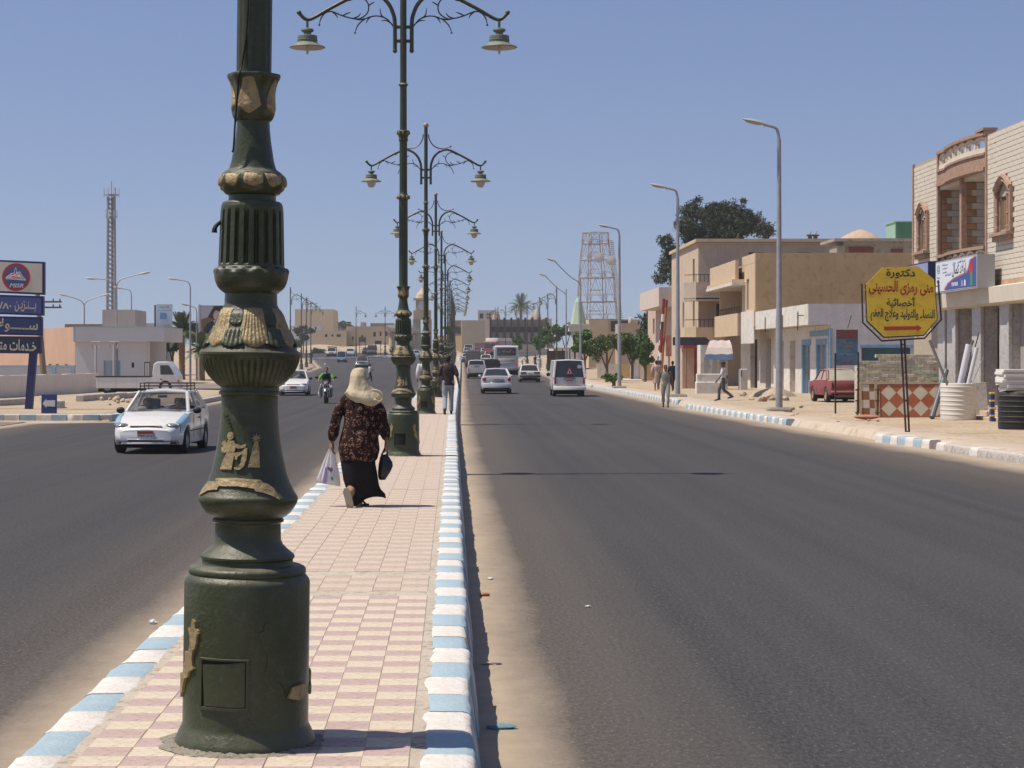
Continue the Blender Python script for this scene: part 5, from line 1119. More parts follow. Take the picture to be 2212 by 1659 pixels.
for x in (846, 866, 886, 903): mb = MB(); mb.lathe([(.75, 0), (.7, 1), (.6, Z_(722, 395) - gz(395)), (1.0, Z_(717, 395) - gz(395))], 12, (X_(x, 395), 397, gz(395) - .2)); part(cn, mb, 'pillar', far_tan)
def notice(x, y0, y1, w, Y, label, mat, txt=None):
 r = empty('notice_board', (X_(x, Y), Y, gz(Y)), label=label, cat='sign'); W = w * Y / F
 mb = MB(); mb.box(-W / 2, W / 2, -.06, .06, Z_(y1, Y) - gz(Y), Z_(y0, Y) - gz(Y)); mb.build('board', mat, r, bevel=.02)
 for k in (-.38, .38): mb = MB(); mb.tube([(k * W, .1, -.1), (k * W, .1, Z_(y0, Y) - gz(Y))], .06, 8); mb.build('leg', black_iron, r)
 if txt: text_mesh(txt, W * .6, (y1 - y0) * Y / F * .35, M('letter_dim', (.22, .22, .26), rough=.7), Matrix.Translation((0, -.065, Z_((y0 + y1) / 2 - 1, Y) - gz(Y))) @ FACE, parent=r)
 return r
d_board = M('board_slate', (.035, .04, .06), (.05, .05, .07), sc=1, rough=.6)
notice(962, 735, 750, 29, 298, 'dark slate notice board on two legs standing on the median', d_board, 'شارع علم'); notice(783, 728, 739, 16, 372, 'brown notice board on two legs by the bend', M('board_brown', (.13, .10, .07), rough=.7)); notice(817, 736, 743, 14, 360, 'small black notice board on two legs by the roundabout', d_board)

# ================================================================ right side: street lights, signs, shop goods
def onright(x, y, h=GR): return G(x, y, h)
RL = 'tall grey street lights along the shop pavement'
for i, (x, Yd, yt, heads, lab) in enumerate(((1683, 68.9, 279, [(-1, .55, .16)], 'tall grey street light behind the yellow octagonal sign'), (1464, 94.5, 413, [(-1, .6, .16)], 'tall grey street light beside the man in the grey vest'), (1338, 122, 497, [(-1, .6, .16)], 'tall grey street light rising in front of the small green trees'),
  (1254, 161, 590, [(-1, 2.1, .95)], 'grey street light with long curved arm in front of the mint minaret'), (1223, 199, 617, [(-1, 2.1, .95)], 'grey street light with long curved arm beyond the minaret'))):
 o = street_light(x, Yd, yt, heads, lab, group=RL, r=.125 if i < 3 else .10)
 if i < 3: mb = MB(); mb.cbox(-.42, .42, -.35, .35, -.05, .16, .06); mb.build('cement_block', foot_m, o, bevel=.02)
# ---------------------------------------------------------------- yellow octagonal doctor's sign
YS = 49.2; oct_ = empty('octagonal_sign', (X_(1958, YS), YS, GR), label='yellow octagonal sign with black and red Arabic lettering on a twin-post frame', cat='sign')
cp = lambda x, y: (X_((2900 + x / 2.37) / 1.649, YS) - oct_.location.x, Z_((900 + y / 2.37) / 1.649, YS) - GR)
OC = [(575, 125), (875, 115), (1010, 225), (1035, 560), (920, 695), (590, 710), (450, 575), (440, 265)]
y_paint = M('sign_yellow', (.72, .48, .03), (.76, .53, .05), sc=1.3, rough=.55, c3=(.64, .41, .025), sc3=5, streak=.3, scol=(.58, .37, .05))
mb = MB(); mb.prism([cp(*p) for p in OC], .03, Matrix.Translation((0, 0, 0)) @ FACE); mb.build('sign_face', y_paint, oct_, fix=True)
for off in (0, 1):
 mb = MB(); c_ = (740, 410); pts = [(403, 262), (412, 590), (572, 745), (935, 722), (1075, 565), (1048, 232)] if off else [(438, 268), (448, 578), (588, 714), (925, 698), (1038, 558), (1014, 235)]
 mb.tube([(cp(*p)[0], .02, cp(*p)[1]) for p in pts], .022, 4); mb.build('frame', black_iron, oct_)
for i in range(5):
 mb = MB(); a = [(403, 262), (412, 590), (572, 745), (935, 722), (1075, 565), (1048, 232)][i:i + 2]; b = [(438, 268), (448, 578), (588, 714), (925, 698), (1038, 558), (1014, 235)][i:i + 2]
 for t in (.15, .5, .85): p = [a[0][k] + (a[1][k] - a[0][k]) * t for k in (0, 1)]; q_ = [b[0][k] + (b[1][k] - b[0][k]) * t for k in (0, 1)]; mb.tube([(cp(*p)[0], .02, cp(*p)[1]), (cp(*q_)[0], .02, cp(*q_)[1])], .014, 4)
 mb.build('frame_tie', M('pale_tie', (.5, .47, .42), rough=.7), oct_, kind='stuff')
for a, b in (((735, 735), (778, 1528)), ((765, 733), (806, 1524))):
 mb = MB(); mb.tube([(cp(*a)[0], .02, cp(*a)[1]), (cp(*b)[0], .02, -.1)], .026, 4); mb.build('post', M('post_maroon', (.05, .022, .022), (.08, .035, .03), sc=4, rough=.7), oct_)
for t in (.05, .35, .65, .98):
 mb = MB(); p = (735 + 43 * t, 735 + 790 * t); mb.tube([(cp(*p)[0], .02, cp(*p)[1]), (cp(p[0] + 30, p[1])[0], .02, cp(*p)[1])], .014, 4); mb.build('post_tie', black_iron, oct_)
OT = lambda x, y: Matrix.Translation((cp(x, y)[0], -.034, cp(x, y)[1])) @ Matrix.Rotation(R(1.5), 4, 'Y') @ FACE
k1 = .0000; mpx = YS / F / 1.649 / 2.37
l_bk = M('paint_black', (.02, .03, .02), rough=.6); l_gr = M('paint_dark_green', (.018, .06, .035), rough=.6); l_rd = M('paint_red', (.42, .05, .03), rough=.6)
text_mesh('دكتورة', 245 * mpx, 85 * mpx, l_bk, OT(728, 178), parent=oct_, bold=.03); text_mesh('منى رمزى الحسينى', 545 * mpx, 125 * mpx, l_rd, OT(732, 300), parent=oct_, bold=.035); text_mesh('أخصائية', 250 * mpx, 95 * mpx, l_gr, OT(735, 420), parent=oct_, bold=.03); text_mesh('النساء والتوليد وعلاج العقم', 540 * mpx, 110 * mpx, l_gr, OT(745, 530), parent=oct_, bold=.03)
flat('arrow', [(585, 630), (860, 618), (858, 605), (905, 632), (865, 660), (862, 645), (590, 662)] and [((x - 745) * mpx, (635 - y) * mpx) for x, y in [(585, 628), (862, 618), (858, 604), (908, 632), (866, 662), (862, 648), (590, 662)]], l_rd, oct_, OT(745, 635), .004)
# ---------------------------------------------------------------- blue hand-painted board in front of the red car
YBd = 66.4; bd = empty('painted_board', (X_(1840, YBd), YBd, GR), label='blue and red hand-painted board on black posts in front of the maroon car', cat='sign')
c2 = lambda x, y: (X_((2900 + x / 2.37) / 1.649, YBd) - bd.location.x, Z_((900 + y / 2.37) / 1.649, YBd) - GR)
mb = MB(); (a, b), (c, d) = c2(185, 952), c2(368, 650); mb.box(a, c, -.03, .03, b, d); mb.build('board', M('board_blue', (.07, .15, .24), (.10, .20, .29), sc=3, rough=.7, c3=(.05, .1, .17), sc3=6), bd)
mb = MB(); a2, b2 = c2(185, 725); mb.box(a, c, -.036, -.031, b2, d); mb.build('board_top', M('board_maroon', (.13, .06, .06), (.17, .09, .09), sc=4, rough=.7), bd)
mb = MB(); mb.tube([(c2(178, 848)[0], 0, c2(0, 848)[1]), (c2(180, 1360)[0], 0, -.05)], .032, 6); mb.build('leg', black_iron, bd); mb = MB(); mb.tube([(c2(372, 840)[0], 0, c2(0, 840)[1]), (c2(376, 1360)[0], 0, -.05)], .032, 6); mb.build('leg', black_iron, bd)
mb = MB(); mb.tube([(c2(285, 640)[0], .05, c2(0, 640)[1]), (c2(316, 530)[0], .05, c2(0, 530)[1])], .014, 5); mb.build('rod', black_iron, bd)
BT = lambda x, y: Matrix.Translation((c2(x, y)[0], -.038, c2(x, y)[1])) @ FACE
mp2 = YBd / F / 1.649 / 2.37; l_ye = M('paint_ochre', (.30, .24, .06), rough=.7); l_mr = M('paint_crimson', (.30, .05, .06), rough=.7)
text_mesh('والأزياء', 130 * mp2, 60 * mp2, l_mr, BT(278, 690), parent=bd, bold=.03); text_mesh('سباكة', 100 * mp2, 42 * mp2, l_ye, BT(270, 755), parent=bd); text_mesh('رخام', 70 * mp2, 36 * mp2, l_ye, BT(290, 795), parent=bd); text_mesh('بلاط', 60 * mp2, 30 * mp2, l_ye, BT(275, 830), parent=bd); text_mesh('جميع انواع الادوات', 130 * mp2, 22 * mp2, M('paint_pale_blue', (.25, .32, .38), rough=.7), BT(275, 858), parent=bd); text_mesh('تليفون', 110 * mp2, 50 * mp2, l_mr, BT(272, 925), parent=bd)
# ---------------------------------------------------------------- display panels of floor tiles
YP = 62.7; t_or = M('tile_orange', (.36, .10, .04), (.42, .135, .055), sc=3, rough=.5); t_cr = M('tile_cream', (.55, .49, .38), (.60, .54, .43), sc=3, rough=.5); t_br = M('tile_brown', (.24, .095, .05), (.28, .12, .065), sc=3, rough=.5)
frame_m = M('panel_wood', (.42, .31, .19), (.48, .37, .24), sc=4, rough=.8)
def clip(poly, x0, x1, y0, y1):
 for ax, lim, sg in ((0, x0, 1), (0, x1, -1), (1, y0, 1), (1, y1, -1)):
  out = []
  for i in range(len(poly)):
   a, b = poly[i], poly[(i + 1) % len(poly)]; ia, ib = sg * (a[ax] - lim) >= -1e-9, sg * (b[ax] - lim) >= -1e-9
   if ia: out.append(a)
   if ia != ib: t = (lim - a[ax]) / (b[ax] - a[ax]); out.append((a[0] + (b[0] - a[0]) * t, a[1] + (b[1] - a[1]) * t))
  poly = out
  if not poly: return poly
 return poly
def tile_panel(x0, x1, diamond, label):
 W = (x1 - x0) * YP / F; Hh = 1.06; r = empty('tile_panel', (X_((x0 + x1) / 2, YP), YP, GR), label=label, cat='display panel'); r.rotation_euler = (R(-6), 0, 0)
 mb = MB(); mb.box(-W / 2 - .04, W / 2 + .04, .005, .05, 0, Hh + .05); mb.box(-W / 2 - .05, W / 2 + .05, -.03, .0, Hh, Hh + .06)
 for s in (-1, 1): mb.box(s * (W / 2 + .02) - .035, s * (W / 2 + .02) + .035, -.03, .0, 0, Hh)
 mb.build('panel_board', frame_m, r)
 if diamond:
  s = W / 4; k = 0
  for i in range(-1, 9):
   for j in range(-1, 6):
    if (i + j) % 2: continue
    cx, cy = -W / 2 + i * s / 1.0 * .62 * .8, j * s * .62 * .8; e = s * .62 * .8 - .006
    cx, cy = -W / 2 + .05 + i * .255, .02 + j * .255; e = .250
    p = clip([(cx - e, cy), (cx, cy - e), (cx + e, cy), (cx, cy + e)], -W / 2, W / 2, 0.02, Hh - .01)
    if len(p) > 2 and abs(sum(p[q][0] * p[(q + 1) % len(p)][1] - p[(q + 1) % len(p)][0] * p[q][1] for q in range(len(p)))) > .002: flat('tile', p, t_cr if j % 2 else t_or, r, FACE, .012)
 else:
  n = 2; w = .27
  for i in range(2):
   for j in range(4):
    p = clip([(-W / 2 + i * w, j * w + .02), (-W / 2 + (i + 1) * w - .006, j * w + .02), (-W / 2 + (i + 1) * w - .006, (j + 1) * w + .014), (-W / 2 + i * w, (j + 1) * w + .014)], -W / 2, W / 2, .02, Hh - .01)
    if len(p) > 2: flat('tile', p, t_cr if (i + j) % 2 else t_br, r, FACE, .012)
tile_panel(1900, 2032, True, 'display panel of orange and cream diamond floor tiles beside the white tank'); tile_panel(1861, 1891, False, 'narrow display panel of brown and cream checked tiles leaning upright')
for i, (x, l) in enumerate(((1850, 'left'), (1893, 'right'))):
 mb = MB(); mb.tube([(0, 0, 0), (.03, 0, 1.05)], .035, 6)
 for z in (.12, .5, .85): mb.box(-.06, .06, -.05, .05, z, z + .05)
 o = mb.build('display_stand', wood, label='dark wooden stand beside the narrow checked tile panel' if i else 'dark wooden stand between the maroon car and the checked tile panel', cat='stand'); o.location = (X_(x, YP), YP - .15, GR)
mb = MB(); mb.lathe([(.02, 0), (.12, .05), (.16, .12), (.12, .18), (.02, .2)], 10); o = mb.build('sack', M('sack_red', (.34, .13, .075), (.42, .2, .13), sc=9, rough=.9), smooth=60, label='reddish sack lying on the sand below the checked tiles', cat='sack'); o.location = (X_(1872, 60), 60, GR); o.scale = (2.6, 1, .8)
# ---------------------------------------------------------------- stacked pale bricks
bks = empty('brick_stack', (X_(1940, 67), 67, GR), label='long stack of pale bricks behind the tile panels', cat='bricks')
bm_ = [M('stack_brick_%d' % i, c, c2_, sc=8, rough=.9, bump=.3, bsc=30) for i, (c, c2_) in enumerate((((.50, .46, .36), (.58, .54, .43)), ((.42, .38, .30), (.50, .45, .36)), ((.56, .52, .38), (.62, .58, .44))))]
mes = []
for m in bm_: mb = MB(); mb.cbox(-.108, .108, -.10, .10, -.054, .054, .006); mes.append(mb.mesh('brick', m))
x0b, x1b = X_(1856, 67) - bks.location.x, X_(2030, 67) - bks.location.x
zt = Z_(770, 67) - GR; nb = int((x1b - x0b) / .22); rows_n = int(zt / .112)
for r in range(rows_n, -1, -1):
 for i in range(nb):
  if r >= rows_n - 1 and i < nb * .24: continue
  if r < 4: continue
  z = .056 + r * .112; share('brick', mes[random.choice((0, 0, 1, 2))], bks, (x0b + .11 + i * .22 - (.11 if r % 2 else 0) + random.uniform(-.004, .004), random.uniform(-.015, .015), z), (0, 0, random.uniform(-.04, .04)))
mb = MB(); mb.box(x0b, x1b, -.1, .12, 0, .445); mb.build('brick_base', bm_[1], bks); mb = MB(); mb.box(x0b, x1b, .13, .8, 0, zt - .2); mb.build('brick_core', bm_[1], bks)
# ---------------------------------------------------------------- tanks, pipes and boards
wp = M('white_plastic', (.62, .58, .51), (.67, .635, .56), sc=1.5, rough=.5, streak=.2, scol=(.48, .42, .34)); bp_ = M('black_plastic', (.014, .013, .013), (.022, .02, .019), sc=2, rough=.45, dust=.6, dcol=(.2, .17, .13))
def ribs(r, h, n, amp, top):
 P = [(r * .98, 0), (r, .03)]
 for i in range(n):
  z = .08 + (h - .16) * i / n; d = (h - .16) / n; P += [(r, z), (r, z + d * .72), (r + amp, z + d * .8), (r + amp, z + d * .92), (r, z + d)]
 return P + top
tank = empty('white_tank', (X_(2070, 59.3), 59.3, GR), label='round white ribbed plastic tank holding upright pipes', cat='tank')
mb = MB(); mb.lathe(ribs(.53, 1.12, 7, .012, [(.53, 1.06), (.52, 1.12), (.50, 1.13), (.485, 1.10), (.48, .6), (.01, .58)]), 48, fn=lambda r, z, t: r * (1 + .006 * math.sin(2 * t)), caps=True); mb.build('tank_body', wp, tank, smooth=35)
btk = empty('black_tank', (X_(2208, 52), 52, GR), label='black ribbed plastic tank under a stack of white boards', cat='tank')
mb = MB(); mb.lathe(ribs(.62, .98, 6, .014, [(.62, .90), (.59, .98), (.45, 1.02), (.01, 1.03)]), 48); mb.build('tank_body', bp_, btk, smooth=35)
foam = M('foam_white', (.66, .64, .60), (.70, .68, .64), sc=3, rough=.8)
for i in range(8):
 mb = MB(); mb.cbox(-.66 + .02 * (i % 3), .75, -.35, .35, 0, .068, .006); o = mb.build('foam_board', foam, label='white board in the stack on the black tank' if i not in (0, 7) else ('lowest white board resting on the black tank' if i == 0 else 'topmost white board of the stack on the black tank'), cat='board', group='white boards stacked on the black tank'); o.location = (X_(2210, 52) + (.1 if i < 2 else .0), 52 - .05 * (i % 2), GR + 1.032 + i * .07); o.rotation_euler = (0, 0, R(2 * (i % 3)))
def pipe(name, a, b, r, mat, label, hollow=True):
 a, b = Vector(a), Vector(b); d = (b - a).length; mb = MB()
 if hollow: mb.lathe([(r, 0), (r, d), (r * .86, d), (r * .86, d - .3), (.005, d - .32)], 16)
 else: mb.lathe([(r, 0), (r, d)], 8)
 o = mb.build(name, mat, smooth=40, label=label, cat='pipe' if hollow else 'rod'); o.location = a; o.rotation_euler = (b - a).to_track_quat('Z', 'Y').to_euler(); return o
pv = M('pvc_white', (.55, .56, .60), (.60, .61, .64), sc=2, rough=.4); pd = M('pvc_grey', (.10, .105, .115), (.13, .135, .14), sc=2, rough=.45)
pc = lambda x, y, Y: (X_(x, Y), Y, Z_(y, Y))
pipe('white_pipe', pc(2066, 868, 59.2), pc(2093, 744, 59.2), .095, pv, 'thick white pipe leaning out of the white tank'); pipe('white_pipe', pc(2083, 868, 59.0), pc(2110, 751, 59.0), .065, pv, 'thinner white pipe leaning beside the thick one in the white tank')
pipe('thin_rod', pc(2074, 868, 59.45), pc(2115, 718, 59.45), .018, black_iron, 'thin black rod standing between the white pipes', False); pipe('dark_pipe', pc(2056, 868, 59.55), pc(2102, 735, 59.55), .04, pd, 'dark slim pipe behind the white pipes')
pipe('grey_pole', pc(2062, 868, 59.0), pc(1972, 572, 59.0) if False else pc(2008, 735, 59.0), .045, M('pole_grey', (.25, .24, .24), rough=.5), 'long grey pole slanting out of the tank towards the yellow sign'); pipe('thin_rod', pc(2083, 868, 59.4), pc(2125, 770, 59.4), .012, galv, 'thin silver wire rod leaning out of the white tank', False)
pipe('grey_drainpipe', pc(2013, 902, 60.5), pc(2044, 800, 61.5), .085, pd, 'thick dark grey drainpipe leaning against the pillar behind the white tank')
mb = MB(); mb.tube([pc(1950, 781, 60), pc(1985, 800, 60), pc(2020, 815, 60), pc(2052, 838, 59.7)], .012, 6, 4); mb.build('green_hose', M('hose_green', (.05, .35, .19), rough=.5), smooth=60, label='thin green hose strung from the brick stack to the white tank', cat='hose')
mb = MB(); mb.box(-.12, .12, -.1, .1, 0, .9)
bo = empty('blue_crate', (X_(2143, 57.5), 57.5, GR), label='narrow stack of blue crates with yellow bands by the shop step', cat='crate')
for i in range(4):
 mb = MB(); mb.cbox(-.06, .06, -.08, .08, 0, .17, .01); o = mb.build('crate_body', M('crate_blue', (.03, .06, .2), rough=.5), bo); o.location = (0, 0, i * .22)
 mb = MB(); mb.cbox(-.07, .07, -.09, .09, 0, .05, .01); o = mb.build('crate_band', M('crate_yellow', (.6, .4, .04), rough=.5), bo); o.location = (0, 0, .17 + i * .22)
mb = MB(); mb.cbox(-.35, .35, -.02, .02, 0, 1.15, .01); o = mb.build('marble_slab', marble, label='pale marble slab leaning beside the shop pillar', cat='slab'); o.location = (X_(2112, 60.5), 60.5, GR); o.rotation_euler = (R(-8), 0, R(10))
# ---------------------------------------------------------------- along the old shops
def thing_at(name, x, y, label, cat, h=GR): p = G(x, y, h); return empty(name, tuple(p), label=label, cat=cat)
fr = thing_at('fridge', 1605, 843, 'white upright refrigerator standing outside the old shops', 'refrigerator')
Yf = fr.location.y; W = 17 * Yf / F
mb = MB(); mb.cbox(-W / 2, W / 2, -.3, .35, .05, 46 * Yf / F, .03); mb.build('cabinet', M('enamel_white', (.62, .60, .55), rough=.35), fr, bevel=.02)
mb = MB(); mb.cbox(-W / 2 + .02, W / 2 - .02, -.35, -.302, .12, 45 * Yf / F, .01); mb.build('door', M('enamel_grey', (.50, .48, .44), rough=.4), fr); mb = MB(); mb.box(-W / 2 + .06, -W / 2 + .1, -.39, -.355, .8, 1.2); mb.build('handle', black_iron, fr)
ct = thing_at('shop_counter', 1533, 850, 'low white shop counter with shelves under the faded awning', 'counter'); Yc = ct.location.y
mb = MB(); mb.cbox(-.75, .75, -.35, .35, 0, .62, .03); mb.build('counter_base', white_w, ct); mb = MB(); mb.cbox(-.7, .7, -.2, .32, .62, 1.05, .03); mb.build('counter_top', white_w, ct)
kiosk = empty('kiosk', (X_(1545, 116), 116, GR), label='small glazed kiosk with a faded pink and blue awning', cat='kiosk')
kx = lambda x: X_(x, 116) - kiosk.location.x; kz = lambda y: Z_(y, 116) - GR
mb = MB(); mb.box(kx(1516), kx(1575), .6, 2.2, -.05, kz(745)); mb.build('kiosk_wall', white_w, kiosk)
for a, b in ((1523, 1532), (1541, 1550), (1556, 1570)): mb = MB(); mb.box(kx(a), kx(b), .56, .595, kz(825), kz(772)); mb.build('kiosk_pane', M('pane_pale', (.36, .38, .38), rough=.2), kiosk)
aw = M('awning_pink', (.42, .35, .32), (.48, .41, .38), sc=1.5, rough=.9); prof = [(.6, 736), (.0, 742), (-.5, 752), (-.8, 766)]
mb = MB(); n = 5; rows = []
for j, (yy_, py) in enumerate(prof): rows.append([(kx(1519 + (3 - j) * 6) + (kx(1579) - kx(1519 + (3 - j) * 6)) * i / n, yy_ + .05 * (i % 2), kz(py) + .05 * (i % 2)) for i in range(n + 1)])
mb.rings(rows, closed=False); mb.build('awning', aw, kiosk, fix=True)
mb = MB(); mb.rings([[(kx(1519), -.8, kz(766)), (kx(1579), -.8, kz(766))], [(kx(1519), -.82, kz(777)), (kx(1579), -.82, kz(777))]], closed=False); mb.rings([[(kx(1579), -.8, kz(766)), (kx(1579), .6, kz(766))], [(kx(1579), -.82, kz(777)), (kx(1579), .6, kz(776))]], closed=False); mb.build('awning_valance', M('awning_blue', (.12, .23, .40), (.17, .29, .45), sc=3, rough=.9), kiosk)
mb = MB(); mb.add([(kx(1579), .6, kz(736)), (kx(1579), .6, kz(766)), (kx(1579), -.8, kz(766)), (kx(1579), -.5, kz(752)), (kx(1579), 0, kz(742))], [(0, 1, 2, 3, 4)]); mb.build('awning_side', aw, kiosk)
rs_ = empty('red_shopfront', (17.0, 128, GR), label='red painted shopfront with pillars under the tan balconies', cat='shop')
red_p = M('shop_red', (.36, .055, .03), (.42, .08, .045), sc=2, rough=.6); pinkp = M('shop_peach', (.52, .34, .24), (.56, .38, .28), sc=2, rough=.9)
for x0, x1, m_, nm in ((1502, 1509, red_p, 'pillar'), (1513, 1519, red_p, 'pillar'), (1483, 1500, pinkp, 'shop_wall'), (1474, 1481, pinkp, 'shop_wall')):
 Yq = 122.0; mb = MB(); mb.box(X_(x0, Yq) - 17, X_(x1, Yq) - 17, Yq - 128, Yq - 127.6, -.05, Z_(748, Yq) - GR); mb.build(nm, m_, rs_)
mb = MB(); mb.box(X_(1474, 121) - 17, X_(1528, 121) - 17, -7.4, -5.6, Z_(752, 121) - GR, Z_(740, 121) - GR); mb.build('fascia', red_p, rs_); mb = MB(); mb.box(X_(1500, 122) - 17, X_(1521, 122) - 17, -5.5, -5.4, 0, 3); mb.build('shop_recess', dark_room, rs_)
mb = MB(); mb.prism([(-1.0, 0), (.95, 0), (1.25, .28), (1.0, .5), (-1.0, .5)], .15, Matrix.Translation((X_(1488, 120) - 17, -8.1, Z_(746, 120) - GR)) @ FACE); mb.build('arrow_sign', d_board, rs_)
for i, x in enumerate((1488, 1505, 1522)):
 pl = thing_at('planter', x, 834 - i, ['concrete planter with red flowers before the red shopfront', 'low tan stone planter before the red shopfront', 'dark stone planter with grass at the kiosk corner'][i], 'planter')
 mb = MB(); mb.cbox(-.5, .5, -.3, .3, -.05, .55, .05); mb.build('trough', [k_grey, tan_wall, M('dark_stone', (.13, .12, .11), rough=.9)][i], pl)
 mb = MB()
 for k in range(90): a = random.uniform(-.45, .45); b = random.uniform(-.25, .25); h_ = random.uniform(.15, .5); mb.add([(a - .03, b, .5), (a + .03, b, .5), (a + random.uniform(-.12, .12), b + random.uniform(-.1, .1), .5 + h_)], [(0, 1, 2)])
 mb.build('plant', M('planter_green', (.10, .16, .035), (.14, .2, .05), sc=5, rough=.8), pl)
def lerp3(a, b, t): return tuple(a[k] + (b[k] - a[k]) * t for k in range(3))
for i, (x0, y0, x1, y1, cols, lab) in enumerate(((1424, 812, 1434, 645, 'rbwrr', 'red, black and white banded pole leaning against the pink house'), (1428, 812, 1440, 648, 'oooor', 'ochre pole leaning against the pink house'), (1420, 815, 1430, 700, 'kwrkw', 'short dark and white banded pole beside the leaning ochre pole'))):
 Yq = 150 + i * .6; a = pc(x0, y0, Yq); b = pc(x1, y1, Yq); r_ = empty('banded_pole', a, label=lab, cat='pole')
 for k, c_ in enumerate(cols * 2):
  p = lerp3(a, b, k / (2 * len(cols))); q_ = lerp3(a, b, (k + 1) / (2 * len(cols))); mb = MB(); mb.tube([tuple(p[j] - a[j] for j in range(3)), tuple(q_[j] - a[j] for j in range(3))], .11, 8); mb.build('band', {'r': M('band_red', (.22, .03, .025), rough=.6), 'b': b_ink, 'w': b_white, 'o': M('band_ochre', (.35, .14, .03), rough=.6), 'k': M('band_navy', (.04, .05, .1), rough=.6)}[c_], r_)
for i in range(26):
 x = random.choice((random.uniform(1650, 1700), random.uniform(1560, 1700), random.uniform(1700, 1900))); y = random.uniform(848, 868) if x < 1700 else random.uniform(880, 915); p = G(x, y, GR); r = random.uniform(.06, .22) if x < 1700 else random.uniform(.03, .08)
 share('rubble', stones[i % 4], None, (p.x, p.y, GR + .02 + r * .3), (random.random(), 0, random.random() * 6), (r * 1.3, r, r * .7), label='lump of tan rubble on the sand in front of the old shops', cat='rubble', group='rubble on the shop pavement')
mb = MB(); mb.lathe([(1.0, -.1), (.7, .12), (.3, .26), (.02, .3)], 16, fn=lambda r, z, t: r * (1 + .25 * math.sin(3 * t) + .1 * math.sin(7 * t))); o = mb.build('rubble_heap', sand, smooth=60, label='heap of sandy rubble before the old shop doors', cat='rubble'); p = G(1672, 858, GR); o.location = p; o.scale = (1.2, .8, 1.6)
# ---------------------------------------------------------------- far right: lattice water tower, minaret, town
YT = 285.0; lt = empty('lattice_tower', (X_(1288, YT), YT, gz(YT)), label='wide rusty lattice tower frame standing open against the sky', cat='tower')
rust = M('tower_rust', (.34, .28, .235), (.42, .36, .31), sc=.4, rough=.8, c3=(.22, .15, .12), sc3=1.2); tw = lambda x: X_(x, YT) - lt.location.x; tzz = lambda y: Z_(y, YT) - gz(YT)
lev = [(760, 1236, 1340), (690, 1244, 1334), (652, 1247.5, 1330), (600, 1251, 1326), (562, 1254, 1320), (527, 1257.5, 1315), (503, 1259, 1313)]
def ringpts(y, a, b): z = tzz(y); w = (tw(b) - tw(a)) / 2; c = (tw(a) + tw(b)) / 2; return [(c + w * math.cos(R(22.5 + 45 * k)) * 1.08, w * math.sin(R(22.5 + 45 * k)) * 1.08, z) for k in range(8)]
RP = [ringpts(*l) for l in lev]
for k in range(8): mb = MB(); mb.tube([r[k] for r in RP], .07, 5); mb.build('tower_leg', rust, lt)
for r in RP[1:]: mb = MB(); mb.tube(r + [r[0]], .07, 5); mb.build('tower_ring', rust, lt)
mb = MB()
for r0, r1 in zip(RP, RP[1:]):
 for k in range(8):
  k2 = (k + 1) % 8; m_ = [(r1[k][j] + r1[k2][j]) / 2 for j in range(3)]; mb.tube([r0[k], m_], .028, 4); mb.tube([r0[k2], m_], .028, 4); mb.tube([r0[k], r1[k2]], .02, 4); mb.tube([[(r0[k][j] * .7 + r1[k][j] * .3) for j in range(3)], [(r0[k2][j] * .7 + r1[k2][j] * .3) for j in range(3)]], .025, 4)
  if k % 2: h0 = [(r0[k][j] + r1[k][j]) / 2 for j in range(3)]; h1 = [(r0[k2][j] + r1[k2][j]) / 2 for j in range(3)]; mb.tube([h0, h1], .035, 4)
mb.build('tower_brace', rust, lt, kind='stuff')
for x, y in ((1290, 560), (1316, 566)): mb = MB(); mb.lathe([(.02, 0), (.7, .12), (.72, .2), (.02, .3)], 16); o = mb.build('dish', far_w, lt, smooth=50); o.location = (tw(x), -3.8, tzz(y)); o.rotation_euler = (R(90), 0, 0)
mb = MB()
for j in range(40): t = j / 39; mb.tube([(tw(1337) * (1 - t) + tw(1316) * t + .1, 0, tzz(690) * (1 - t) + tzz(520) * t), (tw(1337) * (1 - t) + tw(1316) * t + .6, 0, tzz(690) * (1 - t) + tzz(520) * t)], .07, 4)
mb.build('tower_ladder', rust, lt)
YM = 235.0; mn = empty('minaret', (X_(1249, YM), YM, gz(YM)), label='mint green stubby minaret with a tapered cap', cat='minaret'); mint = M('mint_paint', (.36, .45, .33), (.42, .50, .38), sc=.8, rough=.85, streak=.3); cream = M('mint_cream', (.55, .52, .41), rough=.9)
q = lambda y: Z_(y, YM) - gz(YM); u_ = YM / F
mb = MB(); mb.lathe([(16 * u_, -.5), (16 * u_, q(716))], 8); mb.build('shaft', mint, mn)
mb = MB(); mb.box(-21 * u_, 21 * u_, -21 * u_, 21 * u_, q(716), q(704)); mb.box(-24 * u_, 24 * u_, -24 * u_, 24 * u_, q(704), q(700)); mb.build('gallery', cream, mn)
mb = MB(); mb.lathe([(17 * u_, q(700)), (15.5 * u_, q(690)), (7.5 * u_, q(652)), (4 * u_, q(646)), (1 * u_, q(640)), (.4 * u_, q(632))], 8); mb.build('cap', mint, mn)
for k in (-.5, .25): mb = MB(); mb.box(k * 20 * u_ - .12, k * 20 * u_ + .16, -16.5 * u_, -15.2 * u_, q(745), q(724)); mb.build('slot_window', dark_room, mn)
block('mosque_wall', 'long white mosque wall under the mint minaret', 230, 1195, 1262, 752, 790, white_w, 10, [(1205, 1209, 765, 778), (1240, 1244, 760, 775), (1250, 1254, 760, 775)], cat='building')
block('tan_block', 'plain tan gable block next to the minaret', 240, 1272, 1313, 690, 770, tan_wall, 6, cat='building')
nb_ = block('notice_house', 'low brown house carrying a black lettered board', 250, 1313, 1380, 690, 770, far_tan2, 8, cat='building')
